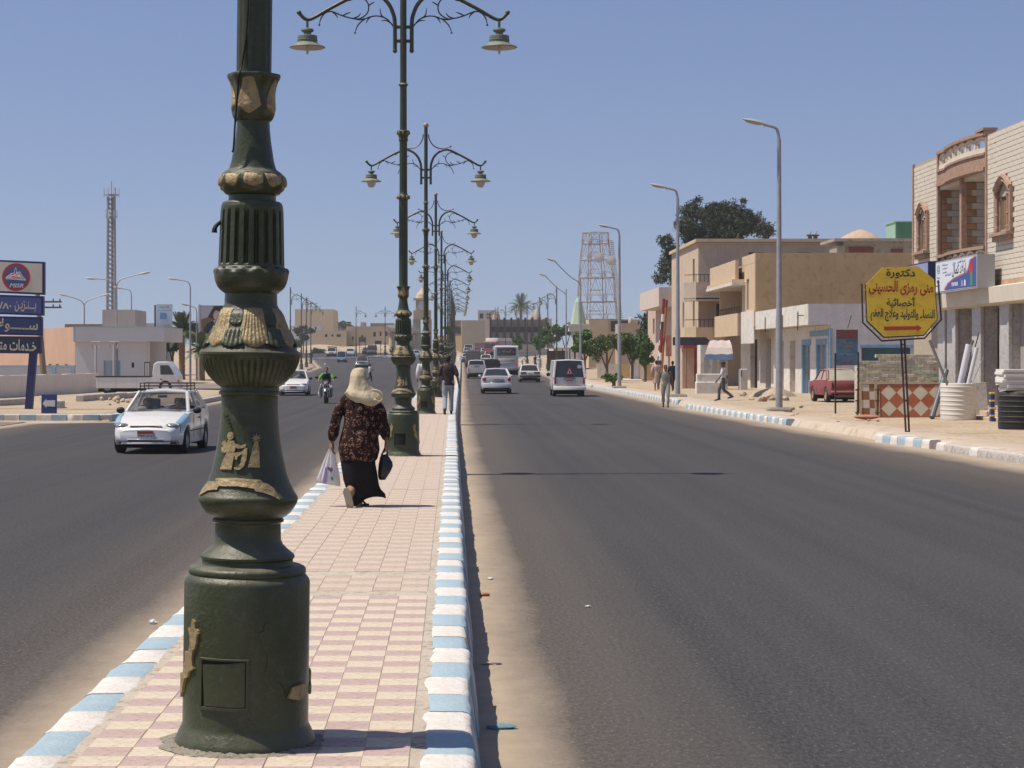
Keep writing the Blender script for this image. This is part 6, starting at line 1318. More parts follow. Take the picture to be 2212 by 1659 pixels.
mb = MB(); mb.box(X_(1320, 249.5), X_(1364, 249.5), 249.5, 249.9, Z_(716, 249.5), Z_(693, 249.5)); part(nb_, mb, 'board', d_board); text_mesh('مركز رعاية الشباب', 2.1, .5, M('letter_grey', (.4, .4, .4), rough=.7), Matrix.Translation((X_(1343, 249.5) - nb_.location.x, -.52, Z_(708, 249.5) - nb_.location.z)) @ FACE, parent=nb_)
block('domed_house', 'pink tan house with little roof domes behind the green trees', 215, 1342, 1412, 698, 775, M('domed_pink', (.42, .30, .21), (.47, .35, .25), sc=.5, rough=.95), 8, cat='house')
for x, w in ((1362, 5), (1397, 7)): mb = MB(); mb.lathe([(w * .05, 0), (w * .05, .25), (w * .035, .5), (.02, .7)], 12, (X_(x, 216), 216, Z_(698, 216))); mb.build('roof_dome', tan_wall, smooth=60, label='small dome on the pink tan house roof, the %s one' % ('larger' if w == 7 else 'smaller'), cat='dome')
yl = empty('garden_wall', (11.5, 150, GR), label='yellow and white garden wall below the green trees', cat='wall')
for i, (x0, x1, m_) in enumerate(((1290, 1335, 'w'), (1335, 1362, 'y'), (1362, 1390, 'w'), (1390, 1412, 'y'))): mb = MB(); Yq = 172 - i * 4; mb.box(X_(x0, Yq), X_(x1, Yq), Yq, Yq + .25, .1, Z_(786, Yq)); part(yl, mb, 'wall_panel', white_w if m_ == 'w' else M('wall_yellow', (.52, .38, .18), (.57, .43, .22), sc=1, rough=.9))
pc_ = thing_at('white_pillar', 1377, 822, 'short white carved pillar standing on white stone slabs', 'pillar'); mb = MB(); mb.lathe([(.32, 0), (.32, .15), (.2, .25), (.24, .5), (.2, .8), (.26, 1.1), (.2, 1.4), (.34, 1.6), (.34, 1.75)], 12); mb.build('column', M('carved_white', (.64, .62, .58), rough=.8), pc_, smooth=50); mb = MB(); mb.cbox(-1.6, 1.8, -.9, .9, -.05, .12, .05); mb.build('base_slab', M('carved_white', (.64, .62, .58), rough=.8), pc_)
cb = block('colonnade_building', 'long brown building with dark pilasters at the head of the street', 440, 1060, 1182, 690, 762, M('colonnade_brown', (.30, .225, .165), (.35, .27, .20), sc=.3, rough=.95), 14, [(1062 + 15 * i, 1073 + 15 * i, 706, 717) for i in range(8)], cat='building', wm=dark_room)
for i in range(8): mb = MB(); mb.box(X_(1063 + 15 * i, 439.8), X_(1071 + 15 * i, 439.8), 439.7, 439.97, Z_(738, 440), Z_(719, 440)); part(cb, mb, 'wall_panel', M('colonnade_panel', (.50, .40, .29), rough=.9))
mb = MB(); mb.box(X_(1060, 439), X_(1182, 439), 438.6, 439.15, gz(440) - .3, Z_(744, 439)); part(cb, mb, 'plinth', far_tan)
for i in range(9): mb = MB(); x = X_(1059.5 + 15 * i, 439.5); mb.box(x - .22, x + .22, 439.2, 439.95, gz(440), Z_(686, 439.5)); part(cb, mb, 'pilaster', M('pilaster_dark', (.07, .042, .032), rough=.9))
block('plain_gable', 'plain sand gable wall left of the pilastered building', 425, 997, 1048, 693, 765, far_tan, 14, cat='building'); block('roof_hut', 'rooftop hut with dark openings above the plain gable', 452, 1032, 1072, 670, 700, grey_b, 6, [(1036, 1044, 677, 688), (1052, 1060, 677, 688)], cat='building'); block('pale_tower', 'pale tower house right of the pilastered building', 450, 1172, 1192, 688, 750, far_w, 8, [(1177, 1181, 700, 708)], cat='building'); block('low_rust_house', 'low rust-brown house far behind the median sign', 470, 975, 1032, 692, 740, far_red, 10, cat='building'); block('far_row', 'low sand row of houses at the end of the street', 430, 940, 998, 725, 765, far_tan, 10, cat='building')
sh_ = M('shell_tan', (.36, .29, .21), (.42, .34, .25), sc=.4, rough=.95)
for x, w, h, lab in ((1072, 9, 22, 'round tan dome beside the tall palm'), (1160, 9, 24, 'pointed tan dome behind the brown building'), (1149, 6, 14, 'smaller tan dome next to the pointed one')):
 mb = MB(); k = 450 / F; mb.lathe([(w * k, -2), (w * k, h * k * .2), (w * k * .85, h * k * .5), (w * k * .5, h * k * .8), (w * k * .15, h * k), (.02, h * k * 1.15)], 14, (X_(x, 450), 450, Z_(692, 450))); mb.build('dome', sh_, smooth=60, label=lab, cat='dome')
for x, Y, lab in ((1216, 215, 'thin pole shelter roof of dark poles in front of the mosque wall'),):
 r_ = empty('pole_shelter', (X_(1212, Y), Y, gz(Y)), label=lab, cat='shelter'); mb = MB(); mb.box(X_(1180, Y) - r_.location.x, X_(1232, Y) - r_.location.x, -1, 3, 2.6, 2.72); mb.build('shelter_roof', grey_b, r_)
 for xx in (1183, 1198, 1214, 1230): mb = MB(); mb.tube([(X_(xx, Y) - r_.location.x, -.8, -.1), (X_(xx, Y) - r_.location.x, -.8, 2.6)], .07, 6); mb.build('post', black_iron, r_)
 mb = MB(); mb.box(X_(1184, Y) - r_.location.x, X_(1229, Y) - r_.location.x, 2.6, 2.8, 0, 2.4); mb.build('back_wall', M('shelter_brown', (.10, .075, .055), rough=.9), r_)  # back wall in one plain dark brown
# ---------------------------------------------------------------- trees
leaf_dark = M('leaf_dark', (.036, .050, .024), (.052, .068, .032), sc=.6, rough=.7, spec=.2); leaf_dark2 = M('leaf_dark_brown', (.06, .058, .028), (.075, .078, .036), sc=.6, rough=.7, spec=.2); leaf_green = M('leaf_green', (.050, .115, .020), (.085, .16, .030), sc=1.2, rough=.6, spec=.25); leaf_olive = M('leaf_olive', (.075, .10, .035), (.11, .13, .05), sc=1, rough=.7, spec=.2); bark = M('bark', (.11, .08, .055), (.16, .12, .085), sc=4, rough=.95, bump=.6, stretch=(1, 1, .3))
def crown_mesh(clumps, n, size, seed, flat_=.5, droop=0.0, shell=.55):
 rnd = random.Random(seed); mb = MB(); tot = sum(c[3] * c[4] * c[5] for c in clumps) ** 1.0
 for cx, cy, cz, rx, ry, rz in clumps:
  k = int(n * (rx * ry * rz) / tot)
  for _ in range(k):
   while True:
    d = Vector((rnd.uniform(-1, 1), rnd.uniform(-1, 1), rnd.uniform(-1, 1)))
    if .05 < d.length <= 1: break
   d = d.normalized() * (shell + (1 - shell) * rnd.random()) if rnd.random() < .75 else d
   w = 1 + .65 * mnoise.noise(Vector((d.x * 2.2 + cx, d.y * 2.2 + cy, d.z * 2.2 + seed)))
   p = Vector((cx + d.x * rx * w, cy + d.y * ry * w, cz + d.z * rz * w))
   a = Vector((rnd.gauss(0, 1), rnd.gauss(0, 1), rnd.gauss(0, 1) - droop)).normalized(); b = a.cross(Vector((rnd.gauss(0, 1), rnd.gauss(0, 1), rnd.gauss(0, 1)))).normalized()
   s = size * rnd.uniform(.6, 1.4); mb.mat = 0 if rnd.random() < .72 else 1
   mb.add([p - b * s * flat_ * .5, p + a * s * .5 - b * s * .1, p + b * s * flat_ * .5 + a * s * .1, p - a * s * .6], [(0, 1, 2, 3)])
 return mb
def limb_tree(name, loc, limbs, clumps, n, size, seed, mats, label, cat='tree', group=None, **k):
 r = empty(name, loc, label=label, cat=cat, group=group); mb = MB()
 for pts, r0, r1 in limbs: mb.tube(pts, [r0 + (r1 - r0) * i / (len(pts) - 1) for i in range(len(pts))], 8, 3)
 mb.build('trunk', bark, r, smooth=60); crown_mesh(clumps, n, size, seed, **k).build('crown', mats, r)
 return r
YG = 178.0; bt = lambda x, y: (X_(x, YG) - X_(1560, YG), Z_(y, YG) - gz(YG) - GR)
cl = []
for x, y, rx, ry in ((1500, 455, 26, 24), (1480, 490, 24, 20), (1530, 470, 28, 30), (1560, 450, 16, 14), (1590, 465, 30, 30), (1620, 480, 32, 28), (1645, 500, 24, 18), (1580, 500, 40, 28), (1510, 505, 36, 26), (1440, 520, 20, 14), (1460, 545, 26, 22), (1445, 575, 22, 18), (1430, 600, 18, 14), (1465, 600, 24, 22), (1520, 545, 40, 30), (1600, 540, 40, 24), (1480, 575, 26, 26), (1605, 435, 9, 8), (1512, 428, 10, 8)):
 px, pz = bt(x, y); s = YG / F; cl.append((px, random.uniform(-2.5, 2.5), pz, rx * s, rx * s * 1.1, ry * s))
lim = [([(0, 0, -.2), (-.2, 0, 3), (-.5, 0, 6)], .5, .4), ([(-.5, 0, 5.8), (-2.2, .4, 9), (-2.8, .3, 12)], .3, .1), ([(-.5, 0, 6), (.5, -.3, 9.5), (1.5, 0, 13)], .3, .1), ([(-.4, 0, 5.5), (2, .4, 8.5), (3.2, .2, 12)], .25, .08), ([(-.4, 0, 5), (-3.5, 0, 7.5), (-5, .2, 10.5)], .22, .06), ([(-.3, 0, 4), (-3.5, 0, 6), (-5.2, 0, 8)], .2, .05)]
limb_tree('dark_tree', (X_(1560, YG), YG, gz(YG) + GR), lim, cl, 36000, .31, 5, [leaf_dark, leaf_dark2], 'tall dark feathery tree rising behind the tan house', flat_=.28, droop=.25)
limb_tree('dark_tree', (X_(1410, 190), 190, gz(190) + GR), [([(0, 0, 0), (.1, 0, 2), (0, 0, 4)], .25, .1)], [(0, 0, 5.2, 1.3, 1.3, 1.2), (-.4, 0, 3.8, 1.2, 1.2, 1.2), (.5, 0, 6.6, .9, .9, 1.1), (.3, 0, 2.8, 1, 1, 1)], 3000, .4, 9, [leaf_dark, leaf_dark2], 'dark slender tree left of the pink house', flat_=.35)
def round_tree(x, y0, ybase, Y, w, h, seed, label, mats, n=7500, size=.17, name='leafy_tree', group=None):
 s = Y / F; z0 = gz(Y) + GR; zc = Z_(y0, Y) - z0; rnd = random.Random(seed); c = []
 for i in range(20):
  a = rnd.uniform(0, 6.28); d = rnd.uniform(.1, .9); q = w * s * rnd.uniform(.18, .40); c.append((math.cos(a) * d * w * s, math.sin(a) * d * w * s, zc + rnd.uniform(-.85, .8) * h * s * (1.15 - .5 * d), q, q, h * s * rnd.uniform(.2, .42)))
 return limb_tree(name, (X_(x, Y), Y, z0), [([(0, 0, -.1), (.05, 0, zc * .5), (0, 0, zc)], .14, .06), ([(0, 0, zc * .45), (.5 * w * s, 0, zc)], .08, .03), ([(0, 0, zc * .4), (-.5 * w * s, .1, zc)], .08, .03)], c, n, size, seed, mats, label, group=group, flat_=.6)
gm = [leaf_green, M('leaf_bright', (.09, .17, .025), (.12, .2, .04), sc=2, rough=.6)]
round_tree(1262, 742, 800, 165, 32, 26, 21, 'bushy green tree in front of the minaret wall', gm); round_tree(1310, 752, 805, 150, 34, 30, 22, 'thin olive tree with bare stems beside the street light', [leaf_olive, leaf_green], 3600, .15); round_tree(1365, 745, 805, 158, 36, 30, 23, 'broad green tree over the yellow garden wall', gm, 9000); round_tree(1393, 760, 800, 152, 22, 26, 24, 'green tree crowding against the pink house', gm, 5000)
round_tree(1192, 722, 770, 260, 26, 22, 25, 'green tree behind the pole shelter', gm, 3000, .3); round_tree(1222, 712, 770, 262, 24, 16, 26, 'darker green tree left of the minaret', [leaf_green, leaf_olive], 2400, .3); round_tree(1117, 740, 765, 300, 15, 14, 27, 'round clipped green tree beside the bus', gm, 2400, .3); round_tree(1165, 735, 765, 280, 16, 18, 28, 'green tree half hidden by the single-arm lamps', gm, 2000, .3)
round_tree(655, 720, 760, 395, 22, 16, 31, 'grey-green bush tree below the white villa', [leaf_olive, leaf_dark2], 2600, .4); round_tree(640, 742, 770, 380, 12, 8, 32, 'low dusty bush left of the far lamps', [leaf_olive, leaf_dark2], 900, .4); round_tree(690, 758, 772, 405, 16, 7, 33, 'low dusty hedge bush on the far bank', [leaf_olive, leaf_dark2], 900, .4); round_tree(745, 702, 745, 500, 18, 8, 36, 'olive bush tree on the rise between the far houses', [leaf_olive, leaf_dark2], 900, .5); round_tree(980, 712, 745, 455, 22, 10, 37, 'dark green trees clump behind the far sand row', [leaf_dark, leaf_olive], 1500, .5); round_tree(848, 757, 772, 345, 6, 10, 38, 'small green shrub on the roundabout', gm, 500, .25)
round_tree(1325, 815, 826, 128, 22, 9, 34, 'low green shrub at the foot of the street light', gm, 1400, .15); round_tree(348, 768, 800, 170, 12, 7, 35, 'small bush beside the station porch', [leaf_olive, leaf_green], 700, .2); round_tree(372, 738, 790, 190, 20, 26, 40, 'dark leafy tree filling the gap left of the taller palm', [leaf_dark, leaf_olive], 2600, .3); round_tree(432, 720, 790, 185, 30, 22, 39, 'dark green trees behind the palms and billboard', [leaf_dark, leaf_olive], 2600, .3)
frond_m = M('palm_frond', (.085, .115, .035), (.12, .15, .05), sc=2, rough=.6, spec=.3); palm_bark = M('palm_bark', (.20, .12, .07), (.27, .17, .10), sc=6, rough=.95, bump=1.0, bsc=12)
def frond_mesh(L, droop, seed):
 rnd = random.Random(seed); mb = MB(); n = 22
 def P(t): return Vector((L * t * (1 - .15 * t), 0, L * (.55 * t - droop * t * t)))
 mb.tube([P(i / 8) for i in range(9)], [.03 - .022 * i / 8 for i in range(9)], 4)
 for i in range(2, n):
  t = i / n; p = P(t); d = (P(min(1, t + .03)) - P(t)).normalized(); ll = L * .28 * math.sin(math.pi * min(1, .12 + t * .9)) ** .7 * rnd.uniform(.8, 1.15)
  for s in (1, -1): q_ = p + Vector((d.x * ll * .6, s * ll * .75, d.z * ll * .6 - ll * .25)); mb.add([p - d * .04, p + d * .07, q_], [(0, 1, 2)])
 return mb
def palm(x, ytop, Y, H_, L, n, label, r0=.22, seed=1):
 r = empty('palm_tree', (X_(x, Y), Y, gz(Y) + GR), label=label, cat='palm tree'); rnd = random.Random(seed); mb = MB()
 mb.lathe([(r0 * (1.25 if z == 0 else 1.0 + .12 * (k % 2)), z) for k, z in enumerate([H_ * i / 24 for i in range(25)])], 14, fn=lambda rr, z, t: rr * (1 + .06 * math.sin(5 * t + 8 * z))); mb.build('trunk', palm_bark, r, smooth=60)
 ms = [frond_mesh(L, d, seed * 9 + i).mesh('frond', frond_m) for i, d in enumerate((.15, .5, .85, 1.2))]
 for i in range(n):
  k = 0 if i < n * .25 else 1 if i < n * .5 else 2 if i < n * .8 else 3
  share('frond', ms[k], r, (0, 0, H_ - .05 * k), (rnd.uniform(-.2, .2), rnd.uniform(-.35, .1) - (.7 if k == 0 else .3 if k == 1 else 0), i * 2.4 + rnd.uniform(-.3, .3)), None)
palm(393, 690, 162, 3.9, 2.0, 46, 'taller palm tree with thick brown trunk by the station', .24, 3); palm(437, 735, 158, 2.4, 1.6, 40, 'shorter palm tree in front of the portrait billboard', .2, 4); palm(1125, 665, 455, 10.0, 3.8, 46, 'tall palm rising above the brown pilastered building', .26, 5)

# ================================================================ vehicles
def paint(name, c, c2=None, rough=.3, dust=.35, coat=.6): return M('paint_' + name, c, c2 or c, sc=3, rough=rough, dust=dust, dcol=(.42, .35, .26), coat=coat, spec=.5)
tyre = M('tyre', (.018, .017, .016), (.03, .027, .024), sc=20, rough=.85, dust=.3); hubm = M('hub_steel', (.34, .33, .31), rough=.4, metal=.5); under = M('underbody', (.012, .011, .010), rough=.9); rubber = M('black_trim', (.016, .016, .016), rough=.55); lampg = M('lamp_glass', (.24, .25, .24), (.14, .15, .15), sc=9, rough=.12, spec=.8); redl = M('tail_red', (.26, .012, .012), rough=.25, spec=.6); amber = M('amber_lens', (.5, .2, .03), rough=.25); chrome = M('chrome_trim', (.45, .45, .45), rough=.25, metal=.8); seat_m = M('seat_grey', (.05, .048, .045), rough=.9)
plate_w = M('plate_white', (.6, .58, .55), rough=.5); plate_r = M('plate_red', (.42, .05, .025), rough=.5); plate_b = M('plate_blue', (.05, .12, .35), rough=.5)
def car_glass():
 m = bpy.data.materials.new('car_glass'); m.use_nodes = True; nt = m.node_tree; N = nt.nodes; b = N['Principled BSDF']; b.inputs['Base Color'].default_value = (.02, .024, .024, 1); b.inputs['Roughness'].default_value = .06; b.inputs['Specular IOR Level'].default_value = .7; b.inputs['Alpha'].default_value = .45; return m
glass_c = car_glass(); glass_t = M('tinted_glass', (.018, .02, .022), (.03, .032, .033), sc=2, rough=.1, spec=.7); glass_dusty = M('dusty_glass', (.30, .27, .20), (.36, .33, .25), sc=3, rough=.7)
def lrp(P, x):
 if x <= P[0][0]: return P[0][1]
 for (a, b), (c, d) in zip(P, P[1:]):
  if x <= c: return b + (d - b) * (x - a) / (c - a)
 return P[-1][1]
def vehicle(name, label, cat, loc, heading, S, group=None):
 r = empty(name, loc, label=label, cat=cat, group=group); r.rotation_euler = (0, 0, heading)
 L, W, pm = S['L'], S['W'], S['paint']; sill = S.get('sill', .22); wr = S.get('wr', .29); ax = S['axles']
 top = S['top']; wid = S.get('wid', [(-L / 2, .90), (-L / 2 + .12, .97), (-L / 2 + .5, 1), (L / 2 - .7, 1), (L / 2 - .2, .95), (L / 2, .84)])
 xs = set([-L / 2, L / 2] + [p[0] for p in top] + [p[0] for p in wid])
 for a in ax:
  for k in range(-5, 6): xs.add(round(a + k * (wr + .06) / 5, 4))
 xs = sorted(x for x in xs if -L / 2 <= x <= L / 2); rs = []
 nose = S.get('nose', .05)
 for x in xs:
  zb = sill + (.10 if abs(x) > L / 2 - .25 else 0)
  arch = 0
  for a in ax:
   d = abs(x - a) / (wr + .06)
   if d < 1: arch = max(arch, wr + (wr + .05) * math.sqrt(1 - d * d))
  zb2 = max(zb, arch); zt = lrp(top, x); w = W / 2 * lrp(wid, x); zt = max(zt, zb2 + .05); e = S.get('edge', .10)
  zm = min(max(zb2 + .02, (sill + zt) * .5), zt - .03)
  pts = [(w * .96, zb2), (w * .995, (zb2 + zm) / 2), (w, zm), (w * .985, zt - (zt - zm) * .35), (w - e * .35, zt - .018), (w - e, zt), (0, zt + S.get('crown', .02))]
  rs.append([(x, y, z) for y, z in pts] + [(x, -y, z) for y, z in pts[-2::-1]])
 mb = MB(); mb.rings(rs, True, True); body = mb.build('body', pm, r, smooth=38, fix=True)
 mb = MB(); mb.box(-L / 2 + .2, L / 2 - .25, -W * .40, W * .40, sill + .02, sill + .12); mb.build('underbody', under, r)
 for a in ax:
  mb = MB(); mb.box(a - wr - .04, a + wr + .04, -W * .38, W * .38, .12, wr * 1.6); mb.build('wheel_well', under, r)
  for s in (1, -1):
   we = empty('wheel', (a, s * (W / 2 - .10), wr)); we.parent = r; we.rotation_euler = (R(90), 0, 0); tw_ = S.get('tw', .095)
   mb = MB(); mb.lathe([(wr * .62, -tw_), (wr * .94, -tw_), (wr, -tw_ * .7), (wr, tw_ * .7), (wr * .94, tw_), (wr * .62, tw_)], 26, caps=False); mb.build('tyre', tyre, we, smooth=40)
   mb = MB(); mb.lathe([(.01, -tw_ * .75), (wr * .3, -tw_ * .85), (wr * .55, -tw_ * .6), (wr * .64, -tw_ * .95), (wr * .64, tw_ * .95), (wr * .55, tw_ * .6), (wr * .3, tw_ * .85), (.01, tw_ * .75)], 20); mb.build('rim', S.get('hub', hubm), we, smooth=40)
 c = S.get('cabin')
 if c:
  x1, x2, x3, x4, zr, wb, wt = c; z1, z4 = lrp(top, x1) - .02, lrp(top, x4) - .02; g = S.get('glass', glass_c); gr = S.get('rear_glass', g); th = S.get('pillar', .045)
  Q = {k: Vector(v) for k, v in dict(A=(x1, wb, z1), B=(x2, wt, zr - .05), C=(x3, wt, zr - .05), D=(x4, wb, z4), a=(x1, -wb, z1), b=(x2, -wt, zr - .05), c=(x3, -wt, zr - .05), d=(x4, -wb, z4)).items()}
  mb = MB(); rr = []
  for i in range(9):
   t = i / 8; x = x2 + (x3 - x2) * t; dz = -.05 * abs(2 * t - 1) ** 3; ex = .06 * (1 if i in (0, 8) else 0)
   w = wt + .01; rr.append([(x, w, zr - .07 + dz * .3), (x, w - .02, zr - .035 + dz), (x, w - .09, zr - .005 + dz), (x, 0, zr + .03 + dz), (x, -w + .09, zr - .005 + dz), (x, -w + .02, zr - .035 + dz), (x, -w, zr - .07 + dz * .3), (x, 0, zr - .06)])
  mb.rings(rr, True, True); mb.build('roof', pm, r, smooth=40, fix=True)
  mid = S.get('mid', [.5]);
  for s in (1, -1):
   m = lambda v: Vector((v.x, v.y * s, v.z))
   mb = MB(); mb.tube([m(Q['A']), m(Q['B'])], th, 6); mb.tube([m(Q['C']), m(Q['D'])], S.get('cpillar', th * 1.4), 6); mb.tube([m(Q['B']), m(Q['C'])], th * .7, 6)
   for t in mid:
    xt = x2 + (x3 - x2) * t; xb = x1 + (x4 - x1) * (t * .8 + .1); mb.tube([(xt, s * wt, zr - .05), (xb, s * wb, lrp(top, xb) - .03)], th * .8, 6)
   mb.build('pillar', S.get('pillar_m', pm), r, smooth=60)
   ts = [0] + list(mid) + [1]
   for t0, t1 in zip(ts, ts[1:]):
    def tp(t): return Vector((x2 + (x3 - x2) * t, s * (wt - .012), zr - .06))
    def bt_(t): xb = x1 + (x4 - x1) * (0 if t == 0 else 1 if t == 1 else t * .8 + .1); return Vector((xb, s * (wb - .012), lrp(top, min(max(xb, x4), x1)) - .03))
    if S.get('open_window') and s == S['open_window'] and t0 == 0: continue
    mb = MB(); mb.add([bt_(t0), bt_(t1), tp(t1), tp(t0)], [(0, 1, 2, 3)]); mb.build('side_window', g, r)
  mb = MB(); mb.grid(lambda u, v: tuple(Q['A'].lerp(Q['a'], u).lerp(Q['B'].lerp(Q['b'], u), v) + Vector((.05 * math.sin(math.pi * u) * (1 - v * .4), 0, 0))), 8, 3); mb.build('windshield', g, r, smooth=180)
  mb = MB(); mb.grid(lambda u, v: tuple(Q['d'].lerp(Q['D'], u).lerp(Q['c'].lerp(Q['C'], u), v) - Vector((.04 * math.sin(math.pi * u), 0, 0))), 8, 3); mb.build('rear_window', gr, r, smooth=180)
  if g is glass_c:
   mb = MB()
   for xs_, h_ in S.get('seats', ((.15, .5), (-.75, .45))):
    for y in (-.36, .36): mb.cbox(xs_ - .09, xs_ + .09, y - .24, y + .24, sill + .1, sill + .1 + h_ + .25, .06); mb.cbox(xs_ - .05, xs_ + .05, y - .11, y + .11, sill + .35 + h_, sill + .52 + h_, .03)
   mb.box(x1 - .35, x1 + .05, -W * .42, W * .42, sill + .3, z1 - .03); mb.box(-L / 2 + .3, x1, -W * .44, W * .44, sill + .1, sill + .2); mb.build('interior', seat_m, r)
 for p in S.get('parts', ()):
  nm, mt, b = p[:3]; mb = MB(); mir = len(p) > 3 and p[3]
  for s in ((1, -1) if mir else (1,)):
   mb = MB()
   if len(b) == 6: ya, yb = sorted((b[2] * s, b[3] * s)); dd = min(.02, abs(b[1] - b[0]) * .4, abs(yb - ya) * .4, abs(b[5] - b[4]) * .3); mb.cbox(b[0], b[1], ya, yb, b[4], b[5], dd)
   else: mb.ell((b[0], b[1] * s, b[2]), (b[3], b[4], b[5] if len(b) > 5 else b[4]) if False else tuple(b[3]), 14, 8)
   mb.build(nm, mt, r, smooth=50)
 return r
def mirrors(x, y, z, m=rubber): return [('mirror', m, (x, y + .09, z, (.06, .10, .075)), True)]
def place(x, y, Y=None): p = G(x, y); return (p.x, p.y, p.z)
def num_plate(r, x, z, face, txt, top=plate_r, w=.36, h=.17):
 s = 1 if face > 0 else -1; T0 = Matrix.Translation((x, 0, z)) @ (Matrix.Rotation(R(90), 4, 'Z') if s > 0 else Matrix.Rotation(R(-90), 4, 'Z')) @ FACE
 mb = MB(); mb.box(x - .008, x + .008, -w / 2, w / 2, z - h / 2, z + h / 2); p = mb.build('number_plate', plate_w, r)
 mb = MB(); xx = x + s * .0095; mb.box(min(xx, xx + s * .003), max(xx, xx + s * .003), -w / 2, w / 2, z + h * .12, z + h / 2); mb.build('plate_band', top, p)
 if txt: text_mesh(txt, w * .88, h * .42, b_ink, Matrix.Translation((s * .0115, 0, -h * .2)) @ T0, ar=False, parent=p, bold=.02)
WHITE = paint('white', (.66, .65, .62), (.70, .69, .66)); WHITE2 = paint('white_dusty', (.60, .57, .52), (.66, .63, .58), rough=.45)
SIL = paint('silver', (.42, .43, .45), (.46, .47, .48), rough=.3); lblue = paint('taxi_blue', (.18, .42, .56), (.2, .45, .58))
def accent(parts=(), **k):
 S = dict(L=4.1, W=1.63, paint=WHITE, axles=(1.28, -1.16), wr=.285, top=[(-2.05, .70), (-1.98, .86), (-1.6, .93), (-1.1, .95), (.45, .92), (.9, .885), (1.4, .80), (1.75, .70), (1.95, .60), (2.05, .52)], wid=[(-2.05, .86), (-1.9, .95), (-1.4, 1), (1.2, 1), (1.6, .965), (1.85, .90), (1.97, .82), (2.05, .70)],
             cabin=(.72, -.02, -1.05, -1.65, 1.385, .72, .56), mid=[.48], seats=((-.1, .48), (-.95, .45)), sill=.2,
             parts=[('door_seam', rubber, (.50, .512, .809, .8175, .34, .88), True), ('door_seam', rubber, (-.42, -.408, .809, .8175, .34, .90), True), ('side_strip', rubber, (-.78, .92, .812, .822, .47, .495), True), ('headlight', lampg, (1.845, .555, .605, (.13, .165, .075)), True), ('grille', rubber, (1.955, 1.99, -.36, .36, .595, .625)), ('intake', rubber, (2.005, 2.05, -.40, .40, .28, .38)), ('intake_bar', WHITE, (2.03, 2.06, -.41, .41, .322, .338)), ('fog_lamp', M('fog_glass', (.24, .24, .22), rough=.2), (2.0, .53, .365, (.05, .085, .05)), True), ('bumper_lip', WHITE, (1.98, 2.03, -.55, .55, .225, .275)), ('wiper', rubber, (.70, .72, -.05, .55, .905, .925)), ('wiper', rubber, (.71, .73, -.6, -.1, .905, .925)), ('rear_mirror', rubber, (.06, .09, -.11, .11, 1.21, 1.27)), ('door_handle', rubber, (-.25, -.12, .805, .83, .74, .77), True)] + mirrors(.52, .80, .93) + list(parts)); S.update(k); return S
def fender(r):
 for s in (1, -1):
  mb = MB(); pts = []
  for i in range(7):
   x = 1.02 + .78 * i / 6; zt = lrp([(1.02, .87), (1.4, .80), (1.75, .70), (1.9, .64)], x) + .004; w = .815 * lrp([(1.2, 1), (1.6, .965), (1.85, .90)], x) + .006
   zb = max(.40, (.285 + .34 * math.sqrt(max(0, 1 - ((x - 1.28) / .35) ** 2))) if abs(x - 1.28) < .345 else .45)
   pts.append([(x, s * (w - .13), zt + .01), (x, s * (w - .03), zt - .012), (x, s * (w + .002), (zb + zt) / 2 + .05), (x, s * (w - .0), zb + .01)])
  mb.rings(pts, closed=False); mb.build('blue_fender', lblue, r, smooth=60, fix=True)
taxi = vehicle('taxi', 'white taxi hatchback with light blue front wings and a black roof rack', 'taxi', place(332, 971), R(-92.5), accent(open_window=1)); taxi.location = (-6.42, 43.5, 0); taxi.scale = (.96, .95, .96)
fender(taxi); num_plate(taxi, 2.075, .43, 1, '٢٦٤٧ ص م')
mb = MB()
for y in (-.55, .55): mb.tube([(-.05, y, 1.47), (-1.05, y, 1.47)], .014, 6); mb.tube([(-.05, y, 1.54), (-1.05, y, 1.54)], .012, 6)
for x in (-.05, -.3, -.55, -.8, -1.05): mb.tube([(x, -.55, 1.47), (x, .55, 1.47)], .012, 6)
for x in (-.05, -1.05): mb.tube([(x, -.55, 1.54), (x, .55, 1.54)], .012, 6)
for x in (-.05, -.55, -1.05):
 for y in (-.55, .55): mb.tube([(x, y, 1.34), (x, y, 1.54)], .012, 6)
mb.build('roof_rack', black_iron, taxi); mb = MB(); mb.tube([(1.97, -.45, .61), (1.99, .45, .61)], .006, 4); mb.build('chrome_strip', chrome, taxi)
mb = MB(); mb.ell((.50, -.40, .97), (.05, .12, .05), 8, 6); mb.build('dash_bundle', M('cloth_pale', (.6, .58, .54), rough=.9), taxi, smooth=180)
tx2 = vehicle('taxi', 'second white taxi passing behind the big lamp post', 'taxi', place(640, 855), R(-90 + 2), accent()); tx2.location.y += 2; tx2.location.x = X_(637, tx2.location.y); num_plate(tx2, 2.075, .43, 1, '٣١٥٨ ن م')
